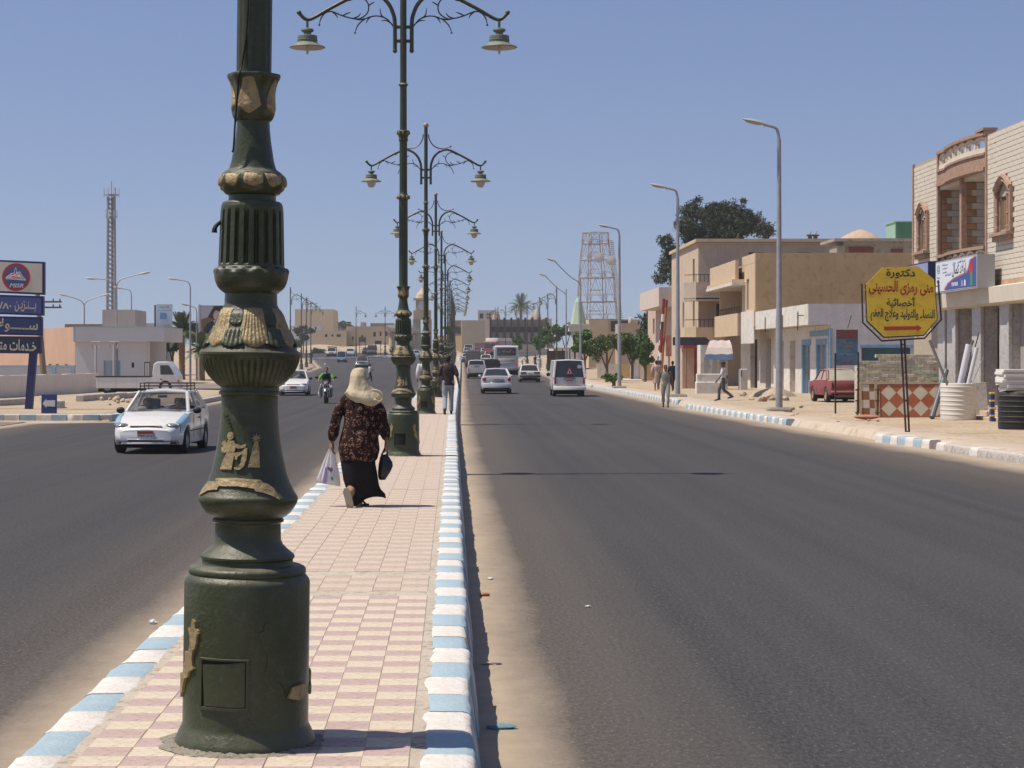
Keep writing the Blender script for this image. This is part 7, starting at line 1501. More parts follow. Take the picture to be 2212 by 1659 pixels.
# ---- vehicles driving away on the right
sd = dict(L=4.5, W=1.72, paint=SIL, axles=(1.35, -1.25), wr=.30, top=[(-2.25, .80), (-2.2, .98), (-1.75, 1.03), (-1.5, 1.0), (.8, .96), (1.3, .90), (1.9, .74), (2.25, .55)], cabin=(1.0, .3, -1.0, -1.65, 1.45, .76, .58), glass=glass_t, mid=[.5],
          parts=[('taillight', redl, (-2.16, .70, .83, (.12, .13, .14)), True), ('bumper', SIL, (-2.32, -2.1, -.80, .80, .36, .62)), ('bumper_foot', rubber, (-2.27, -2.05, -.7, .7, .24, .355)), ('chrome_strip', chrome, (-2.285, -2.255, -.36, .36, .64, .67)), ('mirror', SIL, (.75, .92, 1.0, (.07, .10, .08)), True), ('plate_recess', M('recess_grey', (.2, .2, .21), rough=.5), (-2.265, -2.252, -.40, .40, .69, .86))])
v = vehicle('sedan', 'silver sedan with red tail lights driving away beside the median', 'car', place(1073, 851), R(90), sd); v.location.y += 2.1; v.location.x = X_(1073, v.location.y - 2.2); num_plate(v, -2.275, .78, -1, '', plate_b, .34, .12)
wsd = dict(L=4.4, W=1.68, paint=WHITE2, axles=(1.3, -1.3), wr=.30, edge=.05, crown=.01, top=[(-2.2, .80), (-2.15, .90), (-1.3, .93), (.8, .92), (2.1, .82), (2.2, .6)], wid=[(-2.2, .95), (-2.1, 1), (2, 1), (2.2, .95)], cabin=(1.0, .45, -.95, -1.4, 1.42, .76, .62), glass=glass_t, mid=[.5],
           parts=[('taillight', M('tail_dark', (.06, .015, .015), rough=.3), (-2.215, -2.19, .30, .78, .70, .84), True), ('bumper', rubber, (-2.32, -2.15, -.84, .84, .42, .58)), ('bumper_foot', rubber, (-2.2, -2.1, -.6, .6, .3, .41)), ('mirror', rubber, (.8, .9, .98, (.06, .09, .07)), True)])
v = vehicle('sedan', 'boxy white sedan with a black bumper driving beside the minibus', 'car', place(1145, 826), R(90), wsd); v.location.y += 2; v.location.x = X_(1145, v.location.y - 2); num_plate(v, -2.225, .72, -1, '', plate_w, .36, .12)
mbs = dict(L=4.6, W=1.69, paint=WHITE2, axles=(1.45, -1.25), wr=.31, sill=.34, edge=.05, top=[(-2.3, 1.02), (1.6, 1.02), (2.0, .95), (2.3, .75)], wid=[(-2.3, .97), (-2.2, 1), (1.9, 1), (2.3, .92)], cabin=(2.05, 1.55, -2.05, -2.27, 1.95, .825, .72), glass=glass_t, mid=[.25, .5, .78], cpillar=.07, pillar=.055,
           parts=[('taillight', redl, (-2.33, -2.28, .70, .80, .70, 1.02), True), ('bumper', WHITE2, (-2.40, -2.25, -.86, .86, .36, .56)), ('reflector_strip', M('strip_red', (.34, .09, .05), rough=.5), (-2.315, -2.295, -.62, .62, .575, .60)), ('door_garnish', rubber, (-2.325, -2.30, -.32, .32, .93, .965)), ('mirror', rubber, (1.75, .93, 1.15, (.07, .11, .11)), True), ('gutter', WHITE2, (-2.1, 1.5, .69, .74, 1.90, 1.93), True), ('exhaust', rubber, (-2.4, -2.2, -.5, -.44, .25, .31))])
van = vehicle('minibus', 'white minibus with a red warning triangle in its rear window', 'minibus', place(1229, 857), R(90), mbs); van.location.y += 2.1; van.location.x = X_(1230, van.location.y - 2.2); num_plate(van, -2.325, .82, -1, '', plate_r, .34, .14)
def rear_sticker(poly, mat, nm, d): flat(nm, poly, mat, van, Matrix.Translation((-2.235 - d, 0, 1.38)) @ Matrix.Rotation(R(-90), 4, 'Z') @ FACE, .004)
rear_sticker([(-.21, -.20), (.21, -.20), (0, .22)], M('sticker_red', (.5, .02, .03), rough=.5), 'warning_triangle', .055); rear_sticker([(-.12, -.15), (.12, -.15), (0, .10)], b_white, 'triangle_inner', .060); rear_sticker([(-.03, -.13), (.03, -.13), (.035, .0), (-.035, 0)], b_ink, 'triangle_mark', .065)
rear_sticker([(.42, .12), (.62, .12), (.66, .26), (.5, .32), (.4, .24)], M('cloth_pale', (.6, .58, .54), rough=.9), 'hanging_cloth', .05)
bus_p = paint('bus_white', (.50, .50, .50), (.55, .55, .55), rough=.4); bsp = dict(L=9.5, W=2.45, paint=bus_p, axles=(3.0, -2.8), wr=.46, tw=.13, sill=.45, edge=.12, top=[(-4.75, 2.85), (-4.6, 2.98), (4.5, 2.98), (4.75, 2.7)], wid=[(-4.75, .96), (-4.6, 1), (4.6, 1), (4.75, .95)],
           parts=[('rear_window', glass_t, (-4.79, -4.74, -.95, .95, 1.98, 2.75)), ('rear_band', M('band_tan', (.38, .31, .24), rough=.6), (-4.785, -4.745, -.85, .85, 1.35, 1.72)), ('rear_stripe', M('band_violet', (.30, .30, .36), rough=.6), (-4.785, -4.745, -1.05, 1.05, 1.16, 1.33)), ('taillight', M('tail_bright', (.75, .06, .05), rough=.3), (-4.80, -4.745, -1.08, -.92, .95, 1.2)), ('taillight', redl, (-4.80, -4.745, .92, 1.08, .95, 1.2)), ('bumper', M('bus_bumper', (.2, .2, .2), rough=.6), (-4.9, -4.7, -1.2, 1.2, .45, .75)), ('side_window', glass_t, (-4.2, 4.2, 1.2, 1.235, 1.8, 2.6), True), ('mirror', rubber, (4.8, 1.35, 2.2, (.1, .15, .25)), True)])
bus = vehicle('bus', 'grey-white bus with dark lettered rear window and a red tail lamp', 'bus', place(1094, 810), R(90), bsp); bus.location.y += 4.7; bus.location.x = X_(1094, bus.location.y - 4.7)
text_mesh('الحمد لله', .9, .28, M('letter_gold', (.5, .36, .12), rough=.5), Matrix.Translation((-4.80, 0, 2.42)) @ Matrix.Rotation(R(-90), 4, 'Z') @ FACE, parent=bus)
for s in (-1, 1): flat('window_flourish', [(s * .62, 2.25), (s * .78, 2.5), (s * .72, 2.35), (s * .85, 2.3), (s * .7, 2.28)], MATS['letter_gold'], bus, Matrix.Translation((-4.80, 0, 0)) @ Matrix.Rotation(R(-90), 4, 'Z') @ FACE, .004)
def pickup(pm, bed=None, **k):
 S = dict(L=4.7, W=1.68, paint=pm, axles=(1.55, -1.35), wr=.33, sill=.36, edge=.05, crown=.0, top=[(-2.35, .98), (-.15, .98), (1.0, .98), (1.2, .96), (2.2, .86), (2.35, .6)], wid=[(-2.35, .98), (2.0, 1), (2.35, .92)], cabin=(1.15, .65, -.05, -.2, 1.68, .77, .66), glass=glass_t, mid=[], parts=[('taillight', redl, (-2.38, -2.34, .72, .80, .70, .95), True), ('bumper', rubber, (-2.45, -2.3, -.75, .75, .42, .54)), ('headlight', lampg, (2.18, .60, .72, (.12, .13, .09)), True), ('grille', rubber, (2.3, 2.35, -.42, .42, .64, .80)), ('bumper', rubber, (2.3, 2.45, -.82, .82, .42, .58)), ('mirror', rubber, (.95, .92, 1.08, (.07, .1, .09)), True), ('bed_floor', under, (-2.3, -.25, -.74, .74, .985, .995))])
 S.update(k); return S
def bed_walls(r, m, h, x0=-2.33, x1=-.28, w=.82, z=.96, nm='bed_side'):
 for b in ((x0, x1, w - .03, w, z, z + h), (x0, x1, -w, -w + .03, z, z + h), (x0, x0 + .03, -w + .035, w - .035, z, z + h), (x1 - .03, x1, -w + .035, w - .035, z, z + h)): mb = MB(); mb.box(*b); mb.build(nm, m, r)
v = vehicle('pickup', 'white pickup with lettered tailgate ahead of the silver sedan', 'pickup', place(1029, 818), R(90), pickup(WHITE2)); v.location.y += 2.3; v.location.x = X_(1030, v.location.y - 2.3); bed_walls(v, WHITE2, .3); text_mesh('NPR', .5, .16, b_ink, Matrix.Translation((-2.372, 0, 1.08)) @ Matrix.Rotation(R(-90), 4, 'Z') @ FACE, ar=False, parent=v)
v = vehicle('pickup', 'dark loaded pickup carrying people between the white pickup and the bus', 'pickup', place(1060, 812), R(90), pickup(paint('charcoal', (.02, .02, .022)))); v.location.y += 2; v.location.x = X_(1062, v.location.y - 2); bed_walls(v, black_iron, .55)
trk = paint('truck_grey', (.11, .10, .085), (.15, .135, .11), rough=.7, dust=.6)
def box_truck(label, x, y, heading, pm, bm, h=1.1, off=2.5, group=None):
 v = vehicle('truck', label, 'truck', place(x, y), heading, dict(L=5.6, W=2.0, paint=pm, axles=(1.9, -1.6), wr=.38, tw=.12, sill=.5, edge=.06, top=[(-2.8, .95), (1.0, .95), (1.05, 1.25), (2.5, 1.2), (2.8, 1.0)], wid=[(-2.8, .98), (2.5, 1), (2.8, .95)], cabin=(2.65, 2.3, 1.15, 1.05, 2.15, .9, .82), glass=glass_t, mid=[], parts=[('headlight', lampg, (2.7, .7, .85, (.1, .13, .1)), True), ('bumper', rubber, (2.75, 2.9, -.95, .95, .5, .7)), ('bumper', rubber, (-2.9, -2.75, -.9, .9, .5, .62)), ('taillight', redl, (-2.86, -2.79, .7, .9, .75, .88), True)]), group)
 bed_walls(v, bm, h, -2.78, .95, 1.0, .96); v.location.y += off if abs(heading - R(90)) < .5 else -off; v.location.y = v.location.y + (0 if abs(heading - R(90)) < .5 else 2 * off); v.location.x = X_(x, v.location.y - (off if heading > 0 else off)); v.location.z = gz(v.location.y - 1); return v
box_truck('dark tipper truck with high ribbed bed driving away by the median', 1022, 793, R(90), trk, trk, 1.0)
far = [(1009, 783, 'w'), (1032, 765, 'r'), (1010, 767, 'w'), (1050, 787, 'w'), (1057, 777, 'w'), (1048, 768, 'w'), (1064, 769, 'w'), (1071, 764, 'd'), (1018, 772, 'm')]
fcol = {'w': WHITE2, 'r': paint('dusty_red', (.30, .12, .10)), 'd': paint('dark_far', (.04, .04, .045)), 'm': paint('maroon_far', (.12, .03, .035))}
for i, (x, y, k) in enumerate(far):
 Yd = 8603 / 1; p = G(x, y); c = dict(wsd); c['paint'] = fcol[k]; o = vehicle('sedan', {'w': 'small white car queued far up the right carriageway', 'r': 'dusty red car queued far up the right carriageway', 'd': 'dark car at the head of the far queue', 'm': 'maroon car in the far queue beside the median'}[k], 'car', tuple(p), R(90), c, 'far cars up the right carriageway'); o.location.y += 2
box_truck('pale lorry with a cab-high bed far up the right carriageway', 1036, 764, R(90), paint('lorry_pale', (.5, .45, .42)), paint('lorry_red', (.32, .17, .15)), 1.2); o = vehicle('minibus', 'white minibus far up the street near the colonnade', 'minibus', tuple(G(1012, 766)), R(90), dict(mbs, paint=WHITE2))
rb = dict(bsp, paint=paint('coach_red', (.24, .045, .04)), parts=[('roof_hood', far_w, (-4.0, 4.0, -1.1, 1.1, 3.0, 3.5)), ('rear_window', glass_t, (-4.79, -4.74, -.95, .95, 1.9, 2.6))]); p = G(1085, 766); o = vehicle('bus', 'red coach with white roof parked beyond the grey bus', 'bus', (X_(1083, 330), 330, gz(330)), R(65), rb)
# ---- oncoming on the left carriageway
def onc(name, label, cat, x, y, S, L=4.4, hd=R(-90), group=None):
 p = G(x, y); o = vehicle(name, label, cat, tuple(p), hd, S, group); o.location.y += L / 2; o.location.x = X_(x, o.location.y); o.location.z = gz(p.y + .4); return o
v = onc('pickup', 'white pickup with canvas load coming round the far bend', 'pickup', 717, 770.5, pickup(WHITE2)); bed_walls(v, trk, .9)
mv = dict(L=3.3, W=1.42, paint=paint('micro_blue', (.10, .27, .50), (.13, .31, .54)), axles=(.95, -.95), wr=.27, sill=.28, edge=.06, top=[(-1.65, .95), (1.1, .95), (1.5, .85), (1.65, .6)], wid=[(-1.65, .97), (1.3, 1), (1.65, .93)], cabin=(1.5, 1.1, -1.4, -1.6, 1.72, .68, .58), glass=glass_t, mid=[.3, .65], parts=[('headlight', lampg, (1.55, .48, .62, (.1, .11, .09)), True), ('bumper', rubber, (1.58, 1.72, -.68, .68, .32, .48)), ('mirror', rubber, (1.2, .8, 1.0, (.06, .09, .08)), True), ('number_plate', plate_w, (1.72, 1.735, -.17, .17, .36, .46))])
onc('microvan', 'small blue microvan heading towards the camera', 'van', 739, 783, mv, 3.3); onc('sedan', 'white saloon following the blue microvan', 'car', 757, 769.5, dict(wsd, parts=accent()['parts'][:2]), 4.4)
onc('sedan', 'dark saloon further back by the notice boards', 'car', 792, 766, dict(wsd, paint=fcol['d']), 4.4); onc('van', 'dark grey van beside the dark saloon', 'van', 804, 767.5, dict(mbs, paint=paint('van_grey', (.06, .07, .06))), 4.6)
gs = onc('sedan', 'old grey saloon with a loaded roof, close to the crossing boy', 'car', 783, 795, dict(wsd, paint=paint('old_grey', (.20, .20, .205), (.25, .25, .25), rough=.5), parts=[('headlight', lampg, (2.15, .6, .72, (.06, .13, .08)), True), ('grille', rubber, (2.19, 2.22, -.42, .42, .62, .78)), ('bumper', chrome, (2.2, 2.32, -.82, .82, .42, .54)), ('roof_load', M('load_brown', (.16, .12, .08), (.22, .17, .11), sc=4, rough=.95), (-1.0, .4, -.62, .62, 1.46, 1.72)), ('mirror', rubber, (.8, .9, .98, (.06, .09, .07)), True)]), 4.4)
p = G(893, 768); o = vehicle('sedan', 'white saloon crossing side-on beyond the lamp posts', 'car', (X_(893, 338), 338, gz(338)), R(175), dict(wsd, paint=WHITE))
# ---- white flatbed lorry by the station wall
YF = 105.0; fl = empty('flatbed_truck', (X_(300, YF), YF, GR), label='white flatbed lorry parked side-on by the station', cat='truck'); fx = lambda x: X_(x, YF) - fl.location.x; fz = lambda y: Z_(y, YF) - GR
mb = MB(); mb.box(fx(214), fx(331), -.9, .9, fz(838), fz(814)); mb.build('flatbed', WHITE, fl, bevel=.02)
for i in range(3): mb = MB(); mb.box(fx(214) + .02 + i * 1.08, fx(214) + 1.06 + i * 1.08, -.925, -.903, fz(837), fz(815)); mb.build('bed_panel', WHITE, fl)
mb = MB(); mb.box(fx(213), fx(331), -.94, .94, fz(814), fz(812)); mb.build('bed_rail', black_iron, fl); mb = MB(); mb.box(fx(216), fx(350), -.6, .6, fz(846), fz(839)); mb.build('chassis', under, fl)
P2 = [(336, 842), (334, 806), (337, 786), (345, 781), (369, 781), (378, 792), (390, 812), (391, 842)]; mb = MB(); mb.prism([(fx(x), fz(y)) for x, y in P2], 1.7, Matrix.Translation((0, .85, 0)) @ FACE); mb.build('cab', WHITE, fl, bevel=.05, fix=True)
mb = MB(); mb.prism([(fx(x), fz(y)) for x, y in [(352, 809), (351, 789), (369, 789), (376, 799), (381, 809)]], .02, Matrix.Translation((0, -.853, 0)) @ FACE); mb.build('side_window', glass_t, fl, fix=True)
mb = MB(); mb.box(fx(351), fx(356), -.87, -.853, fz(820), fz(818)); mb.build('door_handle', rubber, fl); mb = MB(); mb.box(fx(388), fx(392.5), -.88, -.7, fz(826), fz(820)); mb.build('indicator', amber, fl)
mb = MB(); mb.box(fx(317), fx(318), -.85, -.8, fz(812), fz(782)); mb.box(fx(328), fx(329), -.85, -.8, fz(812), fz(782)); mb.box(fx(317), fx(329), -.85, -.8, fz(784), fz(782)); mb.build('headboard', black_iron, fl)
for x in (238, 362):
 for s in (-1, 1):
  we = empty('wheel', (fx(x), s * .75, .36)); we.parent = fl; we.rotation_euler = (R(90), 0, 0); mb = MB(); mb.lathe([(.2, -.11), (.34, -.11), (.36, -.07), (.36, .07), (.34, .11), (.2, .11)], 24, caps=False); mb.build('tyre', tyre, we, smooth=40); mb = MB(); mb.lathe([(.01, -.06), (.2, -.1), (.2, .1), (.01, .06)], 16); mb.build('rim', hubm, we)
# ---- dusty old maroon car parked on the sand
mar = paint('maroon_dusty', (.20, .035, .04), (.27, .075, .075), rough=.6, dust=.75, coat=0.0)
old = dict(L=4.0, W=1.55, paint=mar, axles=(1.2, -1.15), wr=.31, sill=.30, edge=.06, crown=.015, top=[(-2.0, .78), (-1.95, .93), (-1.2, .97), (.9, .95), (1.7, .88), (1.95, .80), (2.0, .6)], wid=[(-2.0, .93), (-1.9, .98), (1.8, 1), (2.0, .93)], cabin=(.95, .45, -.75, -1.25, 1.42, .70, .58), glass=glass_dusty, mid=[.5], hub=M('rusty_hub', (.32, .22, .15), rough=.8), parts=[('tail_panel', M('panel_maroon', (.13, .012, .014), (.18, .03, .03), sc=5, rough=.6), (-2.015, -1.99, -.62, .62, .60, .80)), ('taillight', M('tail_dark', (.06, .015, .015), rough=.3), (-2.02, -1.985, .63, .71, .62, .84), True), ('bumper', mar, (-2.06, -1.98, -.74, .74, .42, .50)), ('tank_rust', M('rust_tan', (.17, .11, .06), (.22, .15, .09), sc=6, rough=.95), (-1.9, -1.3, -.5, .4, .22, .36)), ('door_handle', chrome, (-.35, -.2, .775, .79, .80, .825), True)])
old['mid'] = [.5]; oc = vehicle('old_car', 'dusty maroon old saloon parked on the sand by the blue doors', 'car', (X_(1817, 84.5), 84.5, GR + .01), R(90 + 3), old); oc.location.x = X_(1807, 84.5)

# ================================================================ people
skin = M('skin_tan', (.24, .135, .085), (.29, .165, .105), sc=8, rough=.6); skin_d = M('skin_brown', (.12, .065, .042), (.15, .085, .055), sc=8, rough=.6); hair_m = M('hair_black', (.012, .010, .009), rough=.7)
def cloth(n, c, c2=None, sc=6): return M('cloth_' + n, c, c2 or tuple(x * .8 for x in c), sc=sc, rough=.92, bump=.3, bsc=14, spec=.15)
def blob(mb, pts, r, n=12): mb.tube(pts, r, n, 4); a, b = pts[0], pts[-1]; mb.ell(a, r[0] * .98, n, 6); mb.ell(b, r[-1] * .98, n, 6)
def fuse(mb, name, mat, parent, vox=.012, sm=4, **k):
 o = mb.build(name, mat, parent, **k); m = o.modifiers.new('fuse', 'REMESH'); m.mode = 'VOXEL'; m.voxel_size = vox; m.use_smooth_shade = True
 s = o.modifiers.new('soft', 'SMOOTH'); s.iterations = sm; s.factor = .5; return o
def hand(mb, w, d, up, s, L=.18, grip=.5):
 w, d, up = Vector(w), Vector(d).normalized(), Vector(up).normalized(); side = d.cross(up).normalized() * s
 blob(mb, [w, w + d * L * .28, w + d * L * .48], [.024, .032, .034], 8); mb.tube([w + d * L * .1 - side * .015, w + d * L * .45 - side * .022], .018, 6); mb.tube([w + d * L * .1 + side * .015, w + d * L * .45 + side * .022], .018, 6)
 for k, (o_, ln) in enumerate(((.030, .80), (.010, .92), (-.010, .88), (-.029, .70))):
  a = w + d * L * .45 + side * o_; l = L * .5 * ln; b = a + d * l * .45 - up * l * .10 * grip; c = b + d * l * .28 - up * l * .35 * grip; e = c + d * l * .16 - up * l * .4 * grip; mb.tube([a, b, c, e], [.0095, .009, .0085, .007], 6)
 a = w + d * L * .18 + side * .03; mb.tube([a, a + d * L * .16 + side * .022 - up * .01, a + d * L * .32 + side * .02 - up * .025], [.012, .010, .008], 6)
def face_head(mb, c, yaw, r=.092, tilt=0.0):
 old = mb.T; mb.T = TR(c, yaw, tilt)
 mb.ell((0, -.01, .02), (r * .82, r, r * 1.12), 16, 10); mb.ell((0, .022, -.055), (r * .62, r * .70, r * .62), 14, 8); mb.ell((0, .092, -.012), (.013, .020, .022), 8, 6); mb.ell((0, .075, .032), (.045, .02, .012), 8, 5); mb.ell((0, .082, -.052), (.024, .012, .010), 8, 5); mb.ell((0, .072, -.088), (.024, .02, .018), 8, 5)
 for s in (1, -1): mb.ell((s * r * .84, -.012, 0), (.010, .020, .032), 8, 5); mb.ell((s * .032, .083, .012), (.014, .008, .008), 6, 4)
 mb.T = old
def person(label, loc, rz, P, mats, hgt=1.72, group=None, vox=.013):
 r = empty('person', loc, label=label, cat='person', group=group); r.rotation_euler = (0, 0, rz); r.scale = (hgt / 1.72,) * 3
 V = {k: Vector(v) for k, v in P['J'].items()}
 b = MB(); face_head(b, V['head'], P.get('yaw', 0)); blob(b, [V['neck'] - Vector((0, .0, .06)), V['neck'], V['head'] - Vector((0, .01, .05))], [.06, .052, .05], 10)
 b.tube([V['chest'], V['hip']], .10, 8); b.tube([V['shL'], V['shR']], .05, 8)
 for s in 'LR':
  b.tube([V['neck'] - Vector((0, 0, .08)), V['sh' + s]], .05, 8); blob(b, [V['sh' + s], V['el' + s], V['wr' + s]], [.052, .042, .027], 8); d = (V['wr' + s] - V['el' + s]).normalized(); hand(b, V['wr' + s], P.get('hd' + s, d), P.get('up' + s, (1 if s == 'R' else -1, 0, 0)), -1 if s == 'L' else 1, grip=P.get('grip', .6))
  blob(b, [V['hp' + s], V['kn' + s], V['an' + s]], [.085, .055, .038], 8)
  f = V['an' + s]; t = Vector(P.get('ft' + s, (0, 1, -.25))).normalized(); blob(b, [f + Vector((0, 0, -.02)) - t * .05, f + t * .07 + Vector((0, 0, -.02)), f + t * .17 + Vector((0, 0, -.025))], [.034, .036, .028], 8)
 fuse(b, 'body', mats['skin'], r, vox)
 if P.get('robe'):
  c = MB(); z0 = P['robe']; sh = V['shL'].z
  c.lathe([(.20, z0), (.205, z0 + .05), (.17, .9), (.165, 1.1), (.185, 1.35), (.17, sh + .0), (.10, sh + .05), (.06, sh + .08)], 28, (V['hip'].x, V['hip'].y, 0), fn=lambda q, z, t: q * (1 + .07 * math.sin(7 * t + 2 * z) * max(0, (1.0 - z))) * (1.05 if True else 1) * (1 - .25 * abs(math.sin(t)) * (z > 1.0)))
  for s in 'LR': blob(c, [V['sh' + s] - Vector((0, 0, .01)), V['el' + s], V['wr' + s] * .75 + V['el' + s] * .25], [.078, .075, .07], 10)
  fuse(c, 'robe', mats['top'], r, vox)
 else:
  c = MB(); ch, hp = V['chest'], V['hip']; bw, bd = P.get('torso', (.175, .115))
  rr = []
  for z, kx, ky in ((hp.z - .10, .98, 1.0), (hp.z + .02, .95, .98), (hp.z + .16, .90, .95), (ch.z - .02, 1.0, 1.02), (ch.z + .10, 1.03, 1.0), (ch.z + .19, .86, .82), (ch.z + .235, .45, .55)):
   t = (z - hp.z) / (ch.z - hp.z); cx, cy = hp.x + (ch.x - hp.x) * t, hp.y + (ch.y - hp.y) * t; rr.append([(cx + bw * kx * math.cos(a) * (1 + .02 * math.sin(5 * a + 9 * z)), cy + bd * ky * math.sin(a), z) for a in [2 * math.pi * i / 24 for i in range(24)]])
  c.rings(rr, True, True); sl = P.get('sleeve', .45)
  if sl > 0:
   for s in 'LR':
    a_, e_, w_ = V['sh' + s], V['el' + s], V['wr' + s]
    if sl <= .5: blob(c, [a_ + (ch - a_) * .12, a_ + (e_ - a_) * .5, a_ + (e_ - a_) * sl * 1.75], [.072, .068, .066], 10)
    else: blob(c, [a_ + (ch - a_) * .12, e_, e_ + (w_ - e_) * .85], [.072, .060, .046], 10)
  fuse(c, 'shirt', mats['top'], r, vox)
  g = MB(); end = P.get('leg', 1.0); g.ell(hp - Vector((0, 0, .05)), (.165, .115, .12), 16, 8)
  for s in 'LR':
   h_, k_, a_ = V['hp' + s], V['kn' + s], V['an' + s]; e = k_ + (a_ - k_) * max(0, end * 2 - 1 if end < 1 else .93)
   blob(g, [h_ + Vector((0, 0, .04)), h_ + (k_ - h_) * .5, k_, k_ + (e - k_) * .5, e], [.105, .092, .075, .068, .066 if end >= 1 else .075], 12)
  fuse(g, 'trousers', mats['legs'], r, vox)
  if mats.get('belt'): m_ = MB(); m_.lathe([(.17, hp.z + .03), (.172, hp.z + .065)], 24, (hp.x, hp.y, 0), fn=lambda q, z, t: q * (1 - .31 * abs(math.sin(t))), caps=False); m_.build('belt', mats['belt'], r)
 if mats.get('hair'):
  h = MB(); h.T = TR(V['head'], P.get('yaw', 0)); h.ell((0, -.022, .045), (.086, .094, .092), 16, 10); h.ell((0, -.05, .0), (.078, .06, .075), 12, 8); h.T = None; fuse(h, 'hair', mats['hair'], r, vox)
 if mats.get('cap'):
  h = MB(); h.T = TR(V['head'], P.get('yaw', 0)); h.ell((0, -.01, .06), (.088, .10, .075), 16, 8); h.ell((0, .10, .055), (.07, .07, .012), 12, 5); h.T = None; h.build('cap', mats['cap'], r, smooth=180)
 if mats.get('shoes'):
  for s in 'LR': f = V['an' + s]; t = Vector(P.get('ft' + s, (0, 1, -.25))).normalized(); m_ = MB(); blob(m_, [f - t * .05 + Vector((0, 0, -.02)), f + t * .06 + Vector((0, 0, -.022)), f + t * .18 + Vector((0, 0, -.03))], [.042, .042, .034], 10); fuse(m_, 'shoe', mats['shoes'], r, vox)
 if mats.get('eyes', True):
  for s in (1, -1): m_ = MB(); m_.ell((s * .033, .088, .012), (.010, .006, .007), 8, 5); o = m_.build('eye', hair_m, r); o.location = V['head']; o.rotation_euler = (0, 0, P.get('yaw', 0))
 return r
def J(**k):
 d = dict(head=(0, .02, 1.60), neck=(0, 0, 1.47), chest=(0, 0, 1.22), hip=(0, 0, .95), shL=(-.19, 0, 1.41), shR=(.19, 0, 1.41), elL=(-.24, -.03, 1.13), elR=(.24, -.03, 1.13), wrL=(-.25, .05, .89), wrR=(.25, .05, .89), hpL=(-.09, 0, .92), hpR=(.09, 0, .92), knL=(-.10, .03, .50), knR=(.10, .03, .50), anL=(-.10, 0, .08), anR=(.10, 0, .08)); d.update(k); return d
walkR = dict(knR=(.09, .20, .52), anR=(.09, .22, .09), knL=(-.09, -.02, .50), anL=(-.09, -.38, .20), elL=(-.24, .08, 1.13), wrL=(-.25, .24, .92), elR=(.24, -.12, 1.14), wrR=(.25, -.10, .90))
walkL = dict(knL=(-.09, .20, .52), anL=(-.09, .22, .09), knR=(.09, -.02, .50), anR=(.09, -.38, .20), elR=(.24, .08, 1.13), wrR=(.25, .24, .92), elL=(-.24, -.12, 1.14), wrL=(-.25, -.10, .90))
def feet(x, y, h): p = G(x, y, h); return (p.x, p.y, p.z)
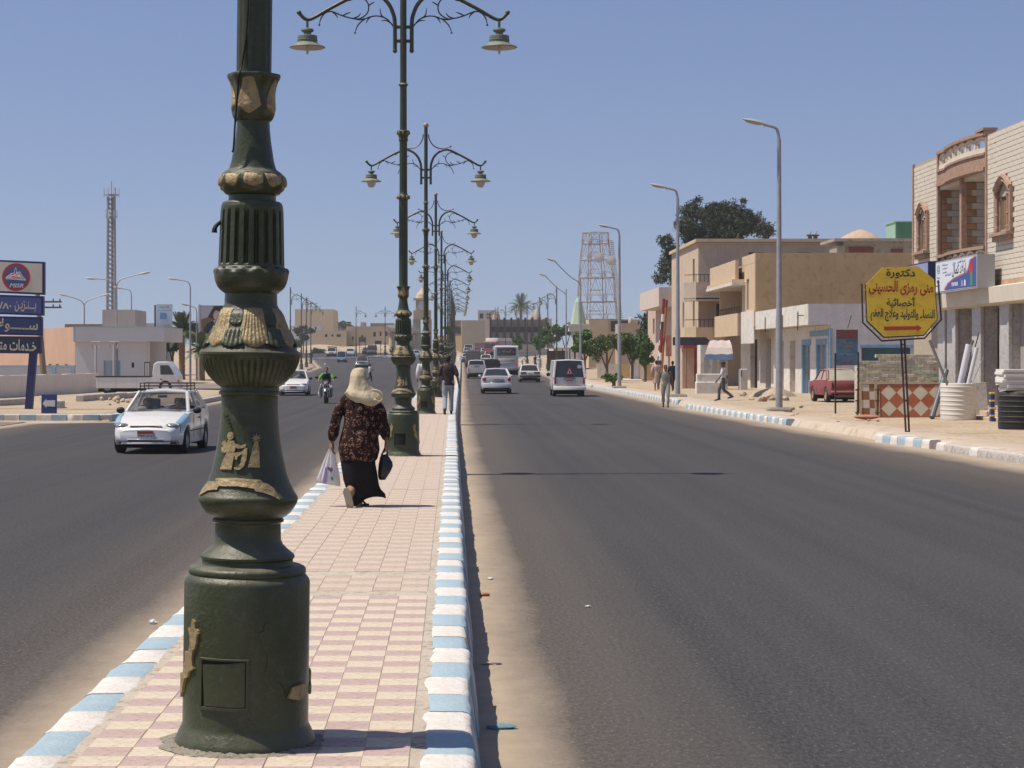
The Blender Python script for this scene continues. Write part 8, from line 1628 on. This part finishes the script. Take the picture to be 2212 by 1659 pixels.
# ---------------------------------------------------------------- the woman with the cream headscarf
def woman():
 p = G(773, 1097, .33); r = empty('person', (p.x, p.y, p.z), label='woman in cream headscarf and dark floral tunic walking away with two bags', cat='person')
 u = p.y / F; c_ = lambda x, y: ((1100 + x / 2.911) / 1.649, (1280 + y / 2.911) / 1.649)
 def W(x, y, dy=0.0): a, b = c_(x, y); return Vector(((a - 773) * u, dy, (1097 - b) * u + .0))
 b = MB(); hd = W(515, 215); hd.y = .05; face_head(b, hd, 0, .095); b.tube([hd - Vector((0, 0, .05)), hd - Vector((0, 0, .35))], .06, 8); b.tube([hd - Vector((0, 0, .3)), W(520, 1000)], .12, 8)
 wl, wr_ = W(236, 870), W(808, 860); el, er = W(282, 650, -.03), W(766, 650, -.03); sl, sr_ = W(368, 430), W(722, 475); b.tube([sl, sr_], .035, 8)
 for s_, e_, w_, sg in ((sl, el, wl, -1), (sr_, er, wr_, 1)): blob(b, [s_, e_, w_], [.04, .036, .028], 8); hand(b, w_, (0, .05, -1), (sg, 0, 0), -sg * -1 if sg < 0 else 1, .17, .9)
 hipL, hipR = W(440, 1050), W(600, 1050); knL, knR = W(440, 1270, .06), W(585, 1270, .10); anL, anR = W(450, 1385, -.20), W(505, 1515, .02)
 blob(b, [hipL, knL, anL], [.10, .06, .042], 8); blob(b, [hipR, knR, W(560, 1400, .06), anR], [.10, .065, .055, .042], 8)
 blob(b, [anL + Vector((0, .0, .02)), anL + Vector((-.035, -.02, -.14))], [.035, .03], 8); blob(b, [anR + Vector((0, -.02, -.03)), anR + Vector((.07, .09, -.045))], [.038, .032], 8)
 fuse(b, 'body', skin, r, .011)
 flo = M('floral_tunic', (.020, .010, .008), (.030, .014, .011), sc=5, rough=.9, bump=.4, bsc=12, spec=.1); nt = flo.node_tree; N = nt.nodes; L = nt.links; bs_ = N['Principled BSDF']
 tc = N.new('ShaderNodeTexCoord'); v1 = N.new('ShaderNodeTexVoronoi'); v1.inputs['Scale'].default_value = 13; v1.inputs['Randomness'].default_value = .6; v2 = N.new('ShaderNodeTexVoronoi'); v2.inputs['Scale'].default_value = 46; L.new(tc.outputs['Object'], v1.inputs['Vector']); L.new(tc.outputs['Object'], v2.inputs['Vector'])
 m1 = N.new('ShaderNodeMapRange'); m1.inputs[1].default_value = .52; m1.inputs[2].default_value = .44; L.new(v1.outputs['Distance'], m1.inputs[0]); m2 = N.new('ShaderNodeMapRange'); m2.inputs[1].default_value = .50; m2.inputs[2].default_value = .38; L.new(v2.outputs['Distance'], m2.inputs[0]); mu = N.new('ShaderNodeMath'); mu.operation = 'MULTIPLY'; L.new(m1.outputs[0], mu.inputs[0]); L.new(m2.outputs[0], mu.inputs[1])
 m3 = N.new('ShaderNodeMapRange'); m3.inputs[1].default_value = .12; m3.inputs[2].default_value = .06; L.new(v1.outputs['Distance'], m3.inputs[0])
 src = bs_.inputs['Base Color'].links[0].from_socket; mx = N.new('ShaderNodeMix'); mx.data_type = 'RGBA'; L.new(mu.outputs[0], mx.inputs[0]); L.new(src, mx.inputs[6]); mx.inputs[7].default_value = (.23, .125, .095, 1); mx2 = N.new('ShaderNodeMix'); mx2.data_type = 'RGBA'; L.new(m3.outputs[0], mx2.inputs[0]); L.new(mx.outputs[2], mx2.inputs[6]); mx2.inputs[7].default_value = (.32, .22, .13, 1); L.new(mx2.outputs[2], bs_.inputs['Base Color'])
 t = MB(); rr = []
 for y, xl, xr, dp in ((1065, 330, 690, .20), (1040, 322, 712, .215), (950, 305, 735, .225), (860, 318, 728, .22), (760, 345, 718, .20), (650, 365, 715, .19), (540, 372, 722, .18), (460, 380, 712, .165), (410, 400, 690, .13), (380, 440, 650, .09)):
  a, c2_ = W(xl, y), W(xr, y); cx, w = (a.x + c2_.x) / 2, (c2_.x - a.x) / 2
  rr.append([(cx + w * math.cos(q) * (1 + .015 * math.sin(9 * q + y * .02)), .0 + dp * math.sin(q) * (1 + .03 * math.sin(7 * q + y * .013)), a.z + .012 * math.sin(3 * q) * (y > 1000)) for q in [2 * math.pi * i / 40 for i in range(40)]])
 t.rings(rr, True, True)
 for s_, e_, w_, mid in ((sl, el, wl, W(318, 540, -.02)), (sr_, er, wr_, W(750, 560, -.02))):
  e2 = w_.lerp(e_, .22); blob(t, [s_ + Vector((.03 if s_ is sl else -.03, 0, -.01)), mid, e_, e_.lerp(w_, .55), e2], [.072, .062, .060, .066, .052], 14)
 fuse(t, 'tunic', flo, r, .010, 3)
 s = MB(); rr = []
 sk = [(1030, 325, 690, .19, 0), (1100, 332, 692, .185, 0), (1180, 345, 708, .18, 0), (1260, 358, 720, .175, 0), (1320, 380, 728, .17, .01), (1370, 395, 748, .16, .02), (1420, 418, 790, .15, .03), (1475, 470, 800, .13, .05)]
 for i, (y, xl, xr, dp, oy) in enumerate(sk):
  a, c2_ = W(xl, y), W(xr, y); cx, w = (a.x + c2_.x) / 2, (c2_.x - a.x) / 2
  rr.append([(cx + w * math.cos(q), oy + dp * math.sin(q) * (1 + .10 * math.sin(6 * q + i * .3) * i / 7), a.z + (i / 7) ** 3 * (.055 * math.cos(q) - .035 * math.cos(2 * q))) for q in [2 * math.pi * k / 48 for k in range(48)]])
 s.rings(rr, True, False); o = s.build('skirt', cloth('skirt_black', (.012, .011, .012), (.018, .016, .017)), r, smooth=180, fix=True); sol = o.modifiers.new('thick', 'SOLIDIFY'); sol.thickness = .006
 h = MB(); rr = []
 for y, xl, xr, dy, dp in ((100, 500, 545, .03, .02), (112, 460, 575, .03, .08), (140, 438, 590, .03, .105), (180, 428, 598, .02, .125), (230, 424, 612, .01, .13), (280, 416, 640, .0, .13), (325, 405, 668, -.01, .14), (360, 384, 705, -.02, .16), (395, 384, 742, -.02, .175), (430, 410, 765, -.02, .175), (460, 475, 752, -.02, .165), (483, 560, 715, -.02, .13)):
  a, c2_ = W(xl, y), W(xr, y); cx, w = (a.x + c2_.x) / 2, (c2_.x - a.x) / 2; rr.append([(cx + w * math.cos(q) * (1 + .01 * math.sin(5 * q + y * .022)), dy + dp * math.sin(q) * (1 + .03 * math.sin(5 * q + y * .02) * min(1, y / 250)), a.z + (.02 * math.sin(q * 2 + 1) if y > 300 else 0)) for q in [2 * math.pi * k / 40 for k in range(40)]])
 h.rings(rr, True, True)
 for pts, q in (([(385, 350), (440, 395), (540, 425), (640, 440), (720, 430)], .022), ([(395, 380), (470, 435), (560, 470), (660, 478), (740, 450)], .018), ([(660, 330), (730, 345), (770, 390), (765, 430), (720, 455)], .026)):
  h.tube([W(x, y, -.122 - (.03 if y > 300 else -.02)) for x, y in pts], q * .75, 8, 4)
 fuse(h, 'headscarf', M('cloth_scarf', (.46, .375, .245), (.52, .43, .29), sc=3, rough=.92, bump=1.0, bsc=8, stretch=(2.2, 1, .9), spec=.15), r, .009, 3)
 so = M('sandal_sole', (.42, .37, .28), (.36, .31, .23), sc=6, rough=.8); a = anL + Vector((-.035, -.035, -.06))
 m = MB(); pl = [(x * .047, y * .125) for x, y in ((-.75, -1), (.5, -1.05), (.95, -.7), (1.0, 0), (.95, .6), (.6, 1.0), (-.3, 1.05), (-.85, .7), (-.8, 0), (-.95, -.6))]; m.prism(pl, .022, Matrix.Translation(a) @ Matrix.Rotation(R(-14), 4, 'Y') @ Matrix.Rotation(R(10), 4, 'X') @ FACE); m.build('sandal', so, r, bevel=.006, fix=True)
 m = MB(); m.prism([(y * .125, x * .045) for x, y in ((-.75, -1), (.5, -1.05), (1.0, 0), (.9, .7), (.3, 1.1), (-.6, .9), (-.9, 0))], .02, Matrix.Translation((anR.x + .035, anR.y + .06, .002)) @ Matrix.Rotation(R(50), 4, 'Z')); m.tube([(anR.x + .01, anR.y + .10, .02), (anR.x + .045, anR.y + .08, .06), (anR.x + .09, anR.y + .06, .025)], .012, 6, 3); m.build('sandal', M('sandal_dark', (.03, .02, .016), rough=.7), r, fix=True)
 return r, W, p
wom, WW, wp_ = woman()
def carrier():
 m = bpy.data.materials.new('thin_plastic'); m.use_nodes = True; N = m.node_tree.nodes; L = m.node_tree.links; b = N['Principled BSDF']; b.inputs['Base Color'].default_value = (.86, .84, .82, 1); b.inputs['Roughness'].default_value = .45; b.inputs['Subsurface Weight'].default_value = 0; b.inputs['Transmission Weight'].default_value = .0
 tl = N.new('ShaderNodeBsdfTranslucent'); tl.inputs[0].default_value = (.88, .86, .84, 1); mx = N.new('ShaderNodeMixShader'); mx.inputs[0].default_value = .45; L.new(b.outputs[0], mx.inputs[1]); L.new(tl.outputs[0], mx.inputs[2]); L.new(mx.outputs[0], N['Material Output'].inputs[0])
 r = empty('carrier_bag', tuple(Vector(wp_) + WW(205, 1310)), label="white and lilac plastic carrier bag hanging from the woman's left hand", cat='bag'); o_ = WW(205, 1310); mb = MB(); rr = []
 for i, (y, xl, xr, dp) in enumerate(((915, 222, 240, .012), (945, 205, 252, .025), (1000, 178, 268, .045), (1080, 145, 292, .06), (1180, 108, 312, .07), (1260, 82, 326, .065), (1305, 80, 328, .05), (1312, 100, 320, .03))):
  a, c = WW(xl, y), WW(xr, y); cx, w = (a.x + c.x) / 2, (c.x - a.x) / 2; rr.append([(cx + w * math.cos(q) - o_.x, dp * math.sin(q) + .012 * math.sin(11 * q + .3 * i) - o_.y, a.z - o_.z - (.02 * math.cos(q) if i > 4 else 0)) for q in [2 * math.pi * k / 44 for k in range(44)]])
 mb.rings(rr, True, True); mb.build('bag_body', m, r, smooth=180, fix=True)
 for poly, c, nm in (([(150, 1290), (175, 1130), (200, 1125), (190, 1300)], (.34, .27, .48), 'lilac_print'), ([(232, 1275), (232, 1190), (262, 1185), (268, 1270)], (.42, .52, .62), 'blue_print'), ([(200, 1120), (225, 1135), (245, 1128), (255, 1160), (235, 1185), (205, 1150)], (.22, .10, .28), 'violet_logo'), ([(238, 1230), (252, 1228), (254, 1255), (240, 1257)], (.55, .45, .12), 'yellow_print')):
  flat(nm, [(WW(x, y).x - o_.x, WW(x, y).z - o_.z) for x, y in poly], M('bag_' + nm, c, rough=.5), r, Matrix.Translation((0, -.080, 0)) @ FACE, .012)
 r2 = empty('handbag', tuple(Vector(wp_) + WW(790, 1250)), label="black leather handbag hanging from the woman's right hand", cat='bag'); o2 = WW(790, 1250); mb = MB(); rr = []
 for y, xl, xr, dp in ((1000, 752, 812, .03), (1030, 738, 838, .05), (1080, 728, 868, .065), (1120, 722, 872, .075), (1180, 716, 848, .08), (1230, 718, 815, .07), (1262, 730, 795, .04)):
  a, c = WW(xl, y), WW(xr, y); cx, w = (a.x + c.x) / 2, (c.x - a.x) / 2; rr.append([(cx + w * math.cos(q) - o2.x, dp * math.sin(q) - o2.y, a.z - o2.z) for q in [2 * math.pi * k / 28 for k in range(28)]])
 mb.rings(rr, True, True); mb.build('bag_body', M('leather_black', (.010, .010, .011), (.016, .015, .016), sc=8, rough=.35, spec=.5), r2, smooth=180, fix=True)
 mb = MB(); mb.tube([WW(752, 1010) - o2, WW(790, 930) - o2, WW(805, 885) - o2, WW(812, 940) - o2, WW(812, 1010) - o2], .011, 6, 4); mb.build('strap', MATS['leather_black'], r2, smooth=60)
carrier()
# ---------------------------------------------------------------- the others
jeans = cloth('jeans_pale', (.22, .27, .31), (.30, .34, .37)); person('man in dark plaid shirt and pale jeans walking away along the median', feet(968, 895.5, .33), R(0), dict(J=J(**dict(walkR, head=(0, .03, 1.60), elL=(-.27, -.02, 1.12), wrL=(-.29, .04, .90), elR=(.27, -.06, 1.12), wrR=(.31, .02, .88), anL=(-.10, -.30, .13))), sleeve=.5, torso=(.19, .125), ftL=(0, .55, -.8)), dict(skin=skin_d, top=M('plaid_dark', (.022, .014, .016), (.055, .035, .035), sc=10, rough=.9), legs=jeans, hair=hair_m, shoes=M('shoe_brown', (.05, .03, .02), rough=.7)), 1.78)
person('man in grey sleeveless vest and light three-quarter trousers stepping onto the road', feet(1438, 880, .0), R(172), dict(J=J(anL=(-.10, .16, .08), anR=(.10, -.16, .09), knL=(-.10, .14, .50), knR=(.10, -.02, .50), elL=(-.25, -.04, 1.13), wrL=(-.26, -.02, .87), elR=(.25, -.02, 1.13), wrR=(.27, .03, .87)), sleeve=0, leg=.8, torso=(.18, .12), yaw=R(15)), dict(skin=skin_d, top=cloth('vest_grey', (.24, .24, .21)), legs=cloth('khaki_pale', (.36, .33, .28)), shoes=M('shoe_dark', (.02, .018, .016), rough=.7), hair=hair_m), 1.75)
person('man in white shirt, grey trousers and dark cap walking past the old shops', feet(1563, 866, .15), R(75), dict(J=J(**walkR), torso=(.175, .13), sleeve=.5), dict(skin=skin_d, top=cloth('white_shirt', (.58, .56, .54)), legs=cloth('grey_trousers', (.11, .105, .10)), cap=M('cap_navy', (.015, .016, .022), rough=.8), belt=rubber, shoes=MATS['shoe_dark']), 1.72)
person('man in pale pink robe walking away under the banded poles', feet(1418, 844, .15), R(-10), dict(J=J(**dict(walkL, anR=(.09, -.2, .12))), robe=.42, sleeve=.9), dict(skin=skin_d, top=cloth('robe_pink', (.44, .32, .26)), legs=cloth('robe_pink2', (.46, .36, .30)), hair=hair_m), 1.75)
person('person in navy clothes half hidden behind the street light', feet(1453, 845, .15), R(10), dict(J=J(**walkR), sleeve=.5), dict(skin=skin_d, top=cloth('navy', (.02, .025, .05)), legs=cloth('navy2', (.018, .022, .04)), hair=hair_m, shoes=MATS['shoe_dark']), 1.72)
person('boy in white T-shirt and dark shorts crossing the left carriageway', feet(799, 826, .0), R(-60), dict(J=J(**dict(walkL, elR=(.22, .10, 1.15), wrR=(.10, .28, 1.16), elL=(-.22, .08, 1.15), wrL=(-.06, .28, 1.14))), leg=.82, sleeve=.45), dict(skin=skin_d, top=cloth('tee_white', (.55, .54, .53)), legs=cloth('shorts_dark', (.03, .032, .04)), hair=hair_m), 1.5, vox=.016)
person('person in white robe hidden behind the lamp post beside the dark-shirted man', (X_(916, 76), 76, .33), R(0), dict(J=J(**walkL), robe=.25, sleeve=.9), dict(skin=skin_d, top=cloth('robe_white', (.56, .55, .54)), legs=cloth('robe_white', (.56, .55, .54)), hair=hair_m), 1.75, vox=.016)
person('person in long white robe standing on the far pavement by the slim lamps', feet(1164, 802, .15), R(170), dict(J=J(), robe=.12, sleeve=.9), dict(skin=skin_d, top=MATS['cloth_robe_white'], legs=MATS['cloth_robe_white'], hair=far_w, eyes=False), 1.72, vox=.02)
person('person in dark clothes standing beside the robed figure on the far pavement', feet(1157, 797, .15), R(20), dict(J=J()), dict(skin=skin_d, top=cloth('black_top', (.015, .014, .016)), legs=cloth('black_top', (.015, .014, .016)), hair=hair_m, eyes=False), 1.7, vox=.02)
person('person in pale clothes stooping near the clipped tree by the bus', feet(1128, 794, .15), R(-90), dict(J=J(head=(0, .42, 1.35), neck=(0, .30, 1.28), chest=(0, .16, 1.12), shL=(-.19, .26, 1.24), shR=(.19, .26, 1.24), elL=(-.22, .34, .98), elR=(.22, .34, .98), wrL=(-.22, .44, .78), wrR=(.22, .44, .78))), dict(skin=skin_d, top=MATS['cloth_robe_white'], legs=cloth('khaki_pale', (.36, .33, .28)), hair=hair_m, eyes=False), 1.7, vox=.02)
person('person in dark clothes standing at the far left lamp posts', feet(672, 783, .15), R(0), dict(J=J()), dict(skin=skin_d, top=cloth('navy', (.02, .025, .05)), legs=cloth('black_top', (.015, .014, .016)), hair=hair_m, eyes=False), 1.7, vox=.02)
def occupant(label, car, x, y, mats):
 r = empty('person', (0, 0, 0), label=label, cat='person'); r.matrix_world = TR(car.location, car.rotation_euler.z) @ TR((x, y, .30), R(-90)); b = MB(); face_head(b, (0, .0, .72), 0); b.tube([(0, 0, .65), (0, -.02, .45)], .06, 8); b.tube([(-.17, 0, .48), (.17, 0, .48)], .05, 8)
 for s in (-1, 1): blob(b, [(s * .18, 0, .46), (s * .24, .12, .26), (s * .14, .38, .34)], [.05, .045, .035], 8); hand(b, (s * .14, .40, .34), (0, 1, .1), (0, 0, 1), s, .16, .8)
 blob(b, [(-.09, .0, .05), (-.1, .40, .10)], [.08, .06], 8); blob(b, [(.09, .0, .05), (.1, .40, .10)], [.08, .06], 8); b.tube([(0, 0, .45), (0, 0, .05)], .1, 8); fuse(b, 'body', skin_d, r, .016)
 c = MB(); c.rings([[(.17 * k * math.cos(a), .11 * k * math.sin(a), z) for a in [2 * math.pi * i / 20 for i in range(20)]] for z, k in ((.0, 1), (.2, .98), (.40, 1.1), (.50, .9), (.55, .5))], True, True)
 for s in (-1, 1): blob(c, [(s * .17, 0, .46), (s * .235, .11, .27)], [.07, .06], 10)
 fuse(c, 'shirt', mats, r, .016); h = MB(); h.ell((0, -.02, .765), (.086, .094, .092), 14, 8); h.build('hair', hair_m, r, smooth=180)
occupant('driver in dark shirt inside the white taxi with the roof rack', taxi, .12, .36, cloth('dark_shirt', (.02, .018, .018))); occupant('front passenger in dark clothes inside the white taxi with the roof rack', taxi, .05, -.36, cloth('dark_shirt', (.02, .018, .018)))
# ---------------------------------------------------------------- motorcycle and rider
def motorcycle():
 p = G(705, 871); r = empty('motorcycle', tuple(p), label='black motorcycle with chrome fork coming towards the camera', cat='motorcycle'); r.rotation_euler = (0, 0, R(180)); blk = M('moto_black', (.015, .015, .016), rough=.35)
 for y in (.65, -.60):
  we = empty('wheel', (0, y, .30)); we.parent = r; we.rotation_euler = (0, R(90), 0); mb = MB(); mb.lathe([(.20, -.05), (.285, -.05), (.30, -.025), (.30, .025), (.285, .05), (.20, .05)], 26, caps=False); mb.build('tyre', tyre, we, smooth=40); mb = MB(); mb.lathe([(.02, -.05), (.05, -.05), (.05, .05), (.02, .05)], 12); mb.lathe([(.205, -.03), (.215, -.03), (.215, .03), (.205, .03)], 24); mb.build('rim', chrome, we)
 mb = MB()
 for s in (-1, 1): mb.tube([(s * .09, .66, .30), (s * .09, .50, .72), (s * .08, .42, .95)], .024, 8)
 mb.build('fork', chrome, r, smooth=60); mb = MB(); mb.tube([(0, .90, .52), (0, .80, .64), (0, .65, .665), (0, .5, .63), (0, .42, .52)], .055, 8, 3); mb.build('mudguard', chrome, r, smooth=60)
 mb = MB(); mb.tube([(-.36, .28, 1.02), (-.20, .40, 1.0), (0, .43, .98), (.20, .40, 1.0), (.36, .28, 1.02)], .016, 8, 3); mb.build('handlebar', blk, r, smooth=60)
 mb = MB(); mb.ell((0, .50, .86), (.10, .09, .10), 14, 8); mb.build('headlight', lampg, r, smooth=180); mb = MB(); mb.cbox(-.15, .15, .44, .50, .88, 1.08, .02); mb.build('fairing', blk, r); mb = MB(); mb.box(-.11, .11, .505, .515, .94, 1.02); mb.build('front_plate', plate_w, r)
 for s in (-1, 1): mb = MB(); mb.ell((s * .42, .30, 1.17), (.085, .02, .055), 10, 6); mb.tube([(s * .30, .33, 1.0), (s * .40, .30, 1.14)], .009, 6); mb.build('mirror', blk, r, smooth=60); mb = MB(); mb.ell((s * .21, .46, .84), (.04, .035, .03), 8, 5); mb.build('indicator', amber, r)
 mb = MB(); mb.ell((0, .12, .80), (.14, .28, .13), 14, 8); mb.build('fuel_tank', blk, r, smooth=180); mb = MB(); mb.ell((0, -.35, .76), (.13, .36, .07), 14, 8); mb.build('seat', rubber, r, smooth=180); mb = MB(); mb.cbox(-.14, .14, -.15, .30, .28, .60, .05); mb.build('engine', M('engine_grey', (.12, .12, .12), rough=.5, metal=.5), r); mb = MB(); mb.tube([(-.12, .25, .35), (-.17, -.1, .28), (-.19, -.7, .36)], .04, 8); mb.build('exhaust', chrome, r, smooth=60)
 mb = MB(); mb.tube([(.18, .3, .25), (.32, .32, .3), (.33, .1, .62), (.22, .1, .66)], .014, 6, 3); mb.build('crash_bar', chrome, r, smooth=60); mb = MB(); mb.tube([(-.24, .05, .32), (.24, .05, .32)], .015, 6); mb.build('footpeg', blk, r)
 pr = person('motorcyclist in black vest over a bright green shirt riding towards the camera', tuple(p), R(180), dict(J=dict(head=(0, .02, 1.50), neck=(0, -.04, 1.37), chest=(0, -.10, 1.14), hip=(0, -.18, .86), shL=(-.19, -.05, 1.31), shR=(.19, -.05, 1.31), elL=(-.31, .06, 1.10), elR=(.31, .06, 1.10), wrL=(-.33, .24, 1.03), wrR=(.33, .24, 1.03), hpL=(-.11, -.14, .84), hpR=(.11, -.14, .84), knL=(-.23, .22, .70), knR=(.23, .22, .70), anL=(-.23, .02, .36), anR=(.23, .02, .36)), sleeve=.5, torso=(.175, .12), hdL=(0, 1, 0), hdR=(0, 1, 0), upL=(0, 0, 1), upR=(0, 0, 1)), dict(skin=skin, top=cloth('green_shirt', (.10, .45, .05), (.08, .38, .04)), legs=jeans, hair=hair_m, shoes=M('shoe_brown', (.05, .03, .02), rough=.7)), 1.72)
 m = MB(); rr = []
 for z, k in ((.84, 1.06), (1.0, 1.04), (1.16, 1.10), (1.28, 1.06), (1.345, .80)): t = (z - .86) / .28; cy = -.18 + .08 * t; rr.append([(.182 * k * math.cos(a), cy + .128 * k * math.sin(a), z) for a in [2 * math.pi * i / 24 for i in range(24)]])
 m.rings(rr, True, True); m.build('vest', cloth('vest_black', (.012, .012, .012)), pr, smooth=180)
motorcycle()
# ---------------------------------------------------------------- litter in the gutter
lit = [(1082, 1577, .17, .05, (.16, .30, .36), 'crumpled blue-green wrapper lying in the gutter'), (1062, 1438, .14, .03, (.45, .36, .28), 'pale stick lying in the gutter sand'), (1059, 1255, .06, .04, (.6, .58, .55), 'scrap of white paper in the gutter'), (1048, 1293, .09, .05, (.42, .14, .05), 'orange peel scrap in the gutter sand'), (1270, 1319, .05, .03, (.5, .47, .42), 'small pale scrap on the asphalt'), (330, 1350, .06, .06, (.68, .68, .66), 'small white paper ball beside the left kerb'), (1585, 877, .2, .15, (.03, .35, .12), 'green bottle scrap by the far kerb'), (808, 899, .12, .1, (.66, .64, .62), 'white paper scrap on the left carriageway'), (702, 788, .3, .3, (.66, .64, .62), 'white scrap blown onto the far left carriageway')]
for i, (x, y, a, b, c, lab) in enumerate(lit):
 p = G(x, y, .0); bm = bmesh.new(); bmesh.ops.create_icosphere(bm, subdivisions=2, radius=1)
 for v in bm.verts: v.co *= 1 + .5 * mnoise.noise(v.co * 2.3 + Vector((i * 5, 0, 0)))
 me = bpy.data.meshes.new('litter'); bm.to_mesh(me); bm.free(); me.materials.append(M('litter_%d' % i, c, tuple(q * .6 for q in c), sc=30, rough=.6)); o = link('litter', me, label=lab, cat='litter'); o.location = (p.x, p.y, p.z + min(a, b) * .25); o.scale = (a * .5, b * .6, min(a, b) * .35)

# ================================================================ the dusty air
def haze():
 mb = MB(); mb.box(-600, 600, -60, 760, -1.5, 46); o = mb.build('haze', [], kind='stuff')
 m = bpy.data.materials.new('dusty_air'); m.use_nodes = True; N = m.node_tree.nodes; N.remove(N['Principled BSDF'])
 v = N.new('ShaderNodeVolumePrincipled'); v.inputs['Color'].default_value = (.90, .91, .95, 1); v.inputs['Density'].default_value = .0003; v.inputs['Anisotropy'].default_value = .2
 m.node_tree.links.new(v.outputs[0], N['Material Output'].inputs['Volume']); o.data.materials.clear(); o.data.materials.append(m)
 o['label'] = 'thin dusty air over the whole street'; o['category'] = 'haze'
haze()
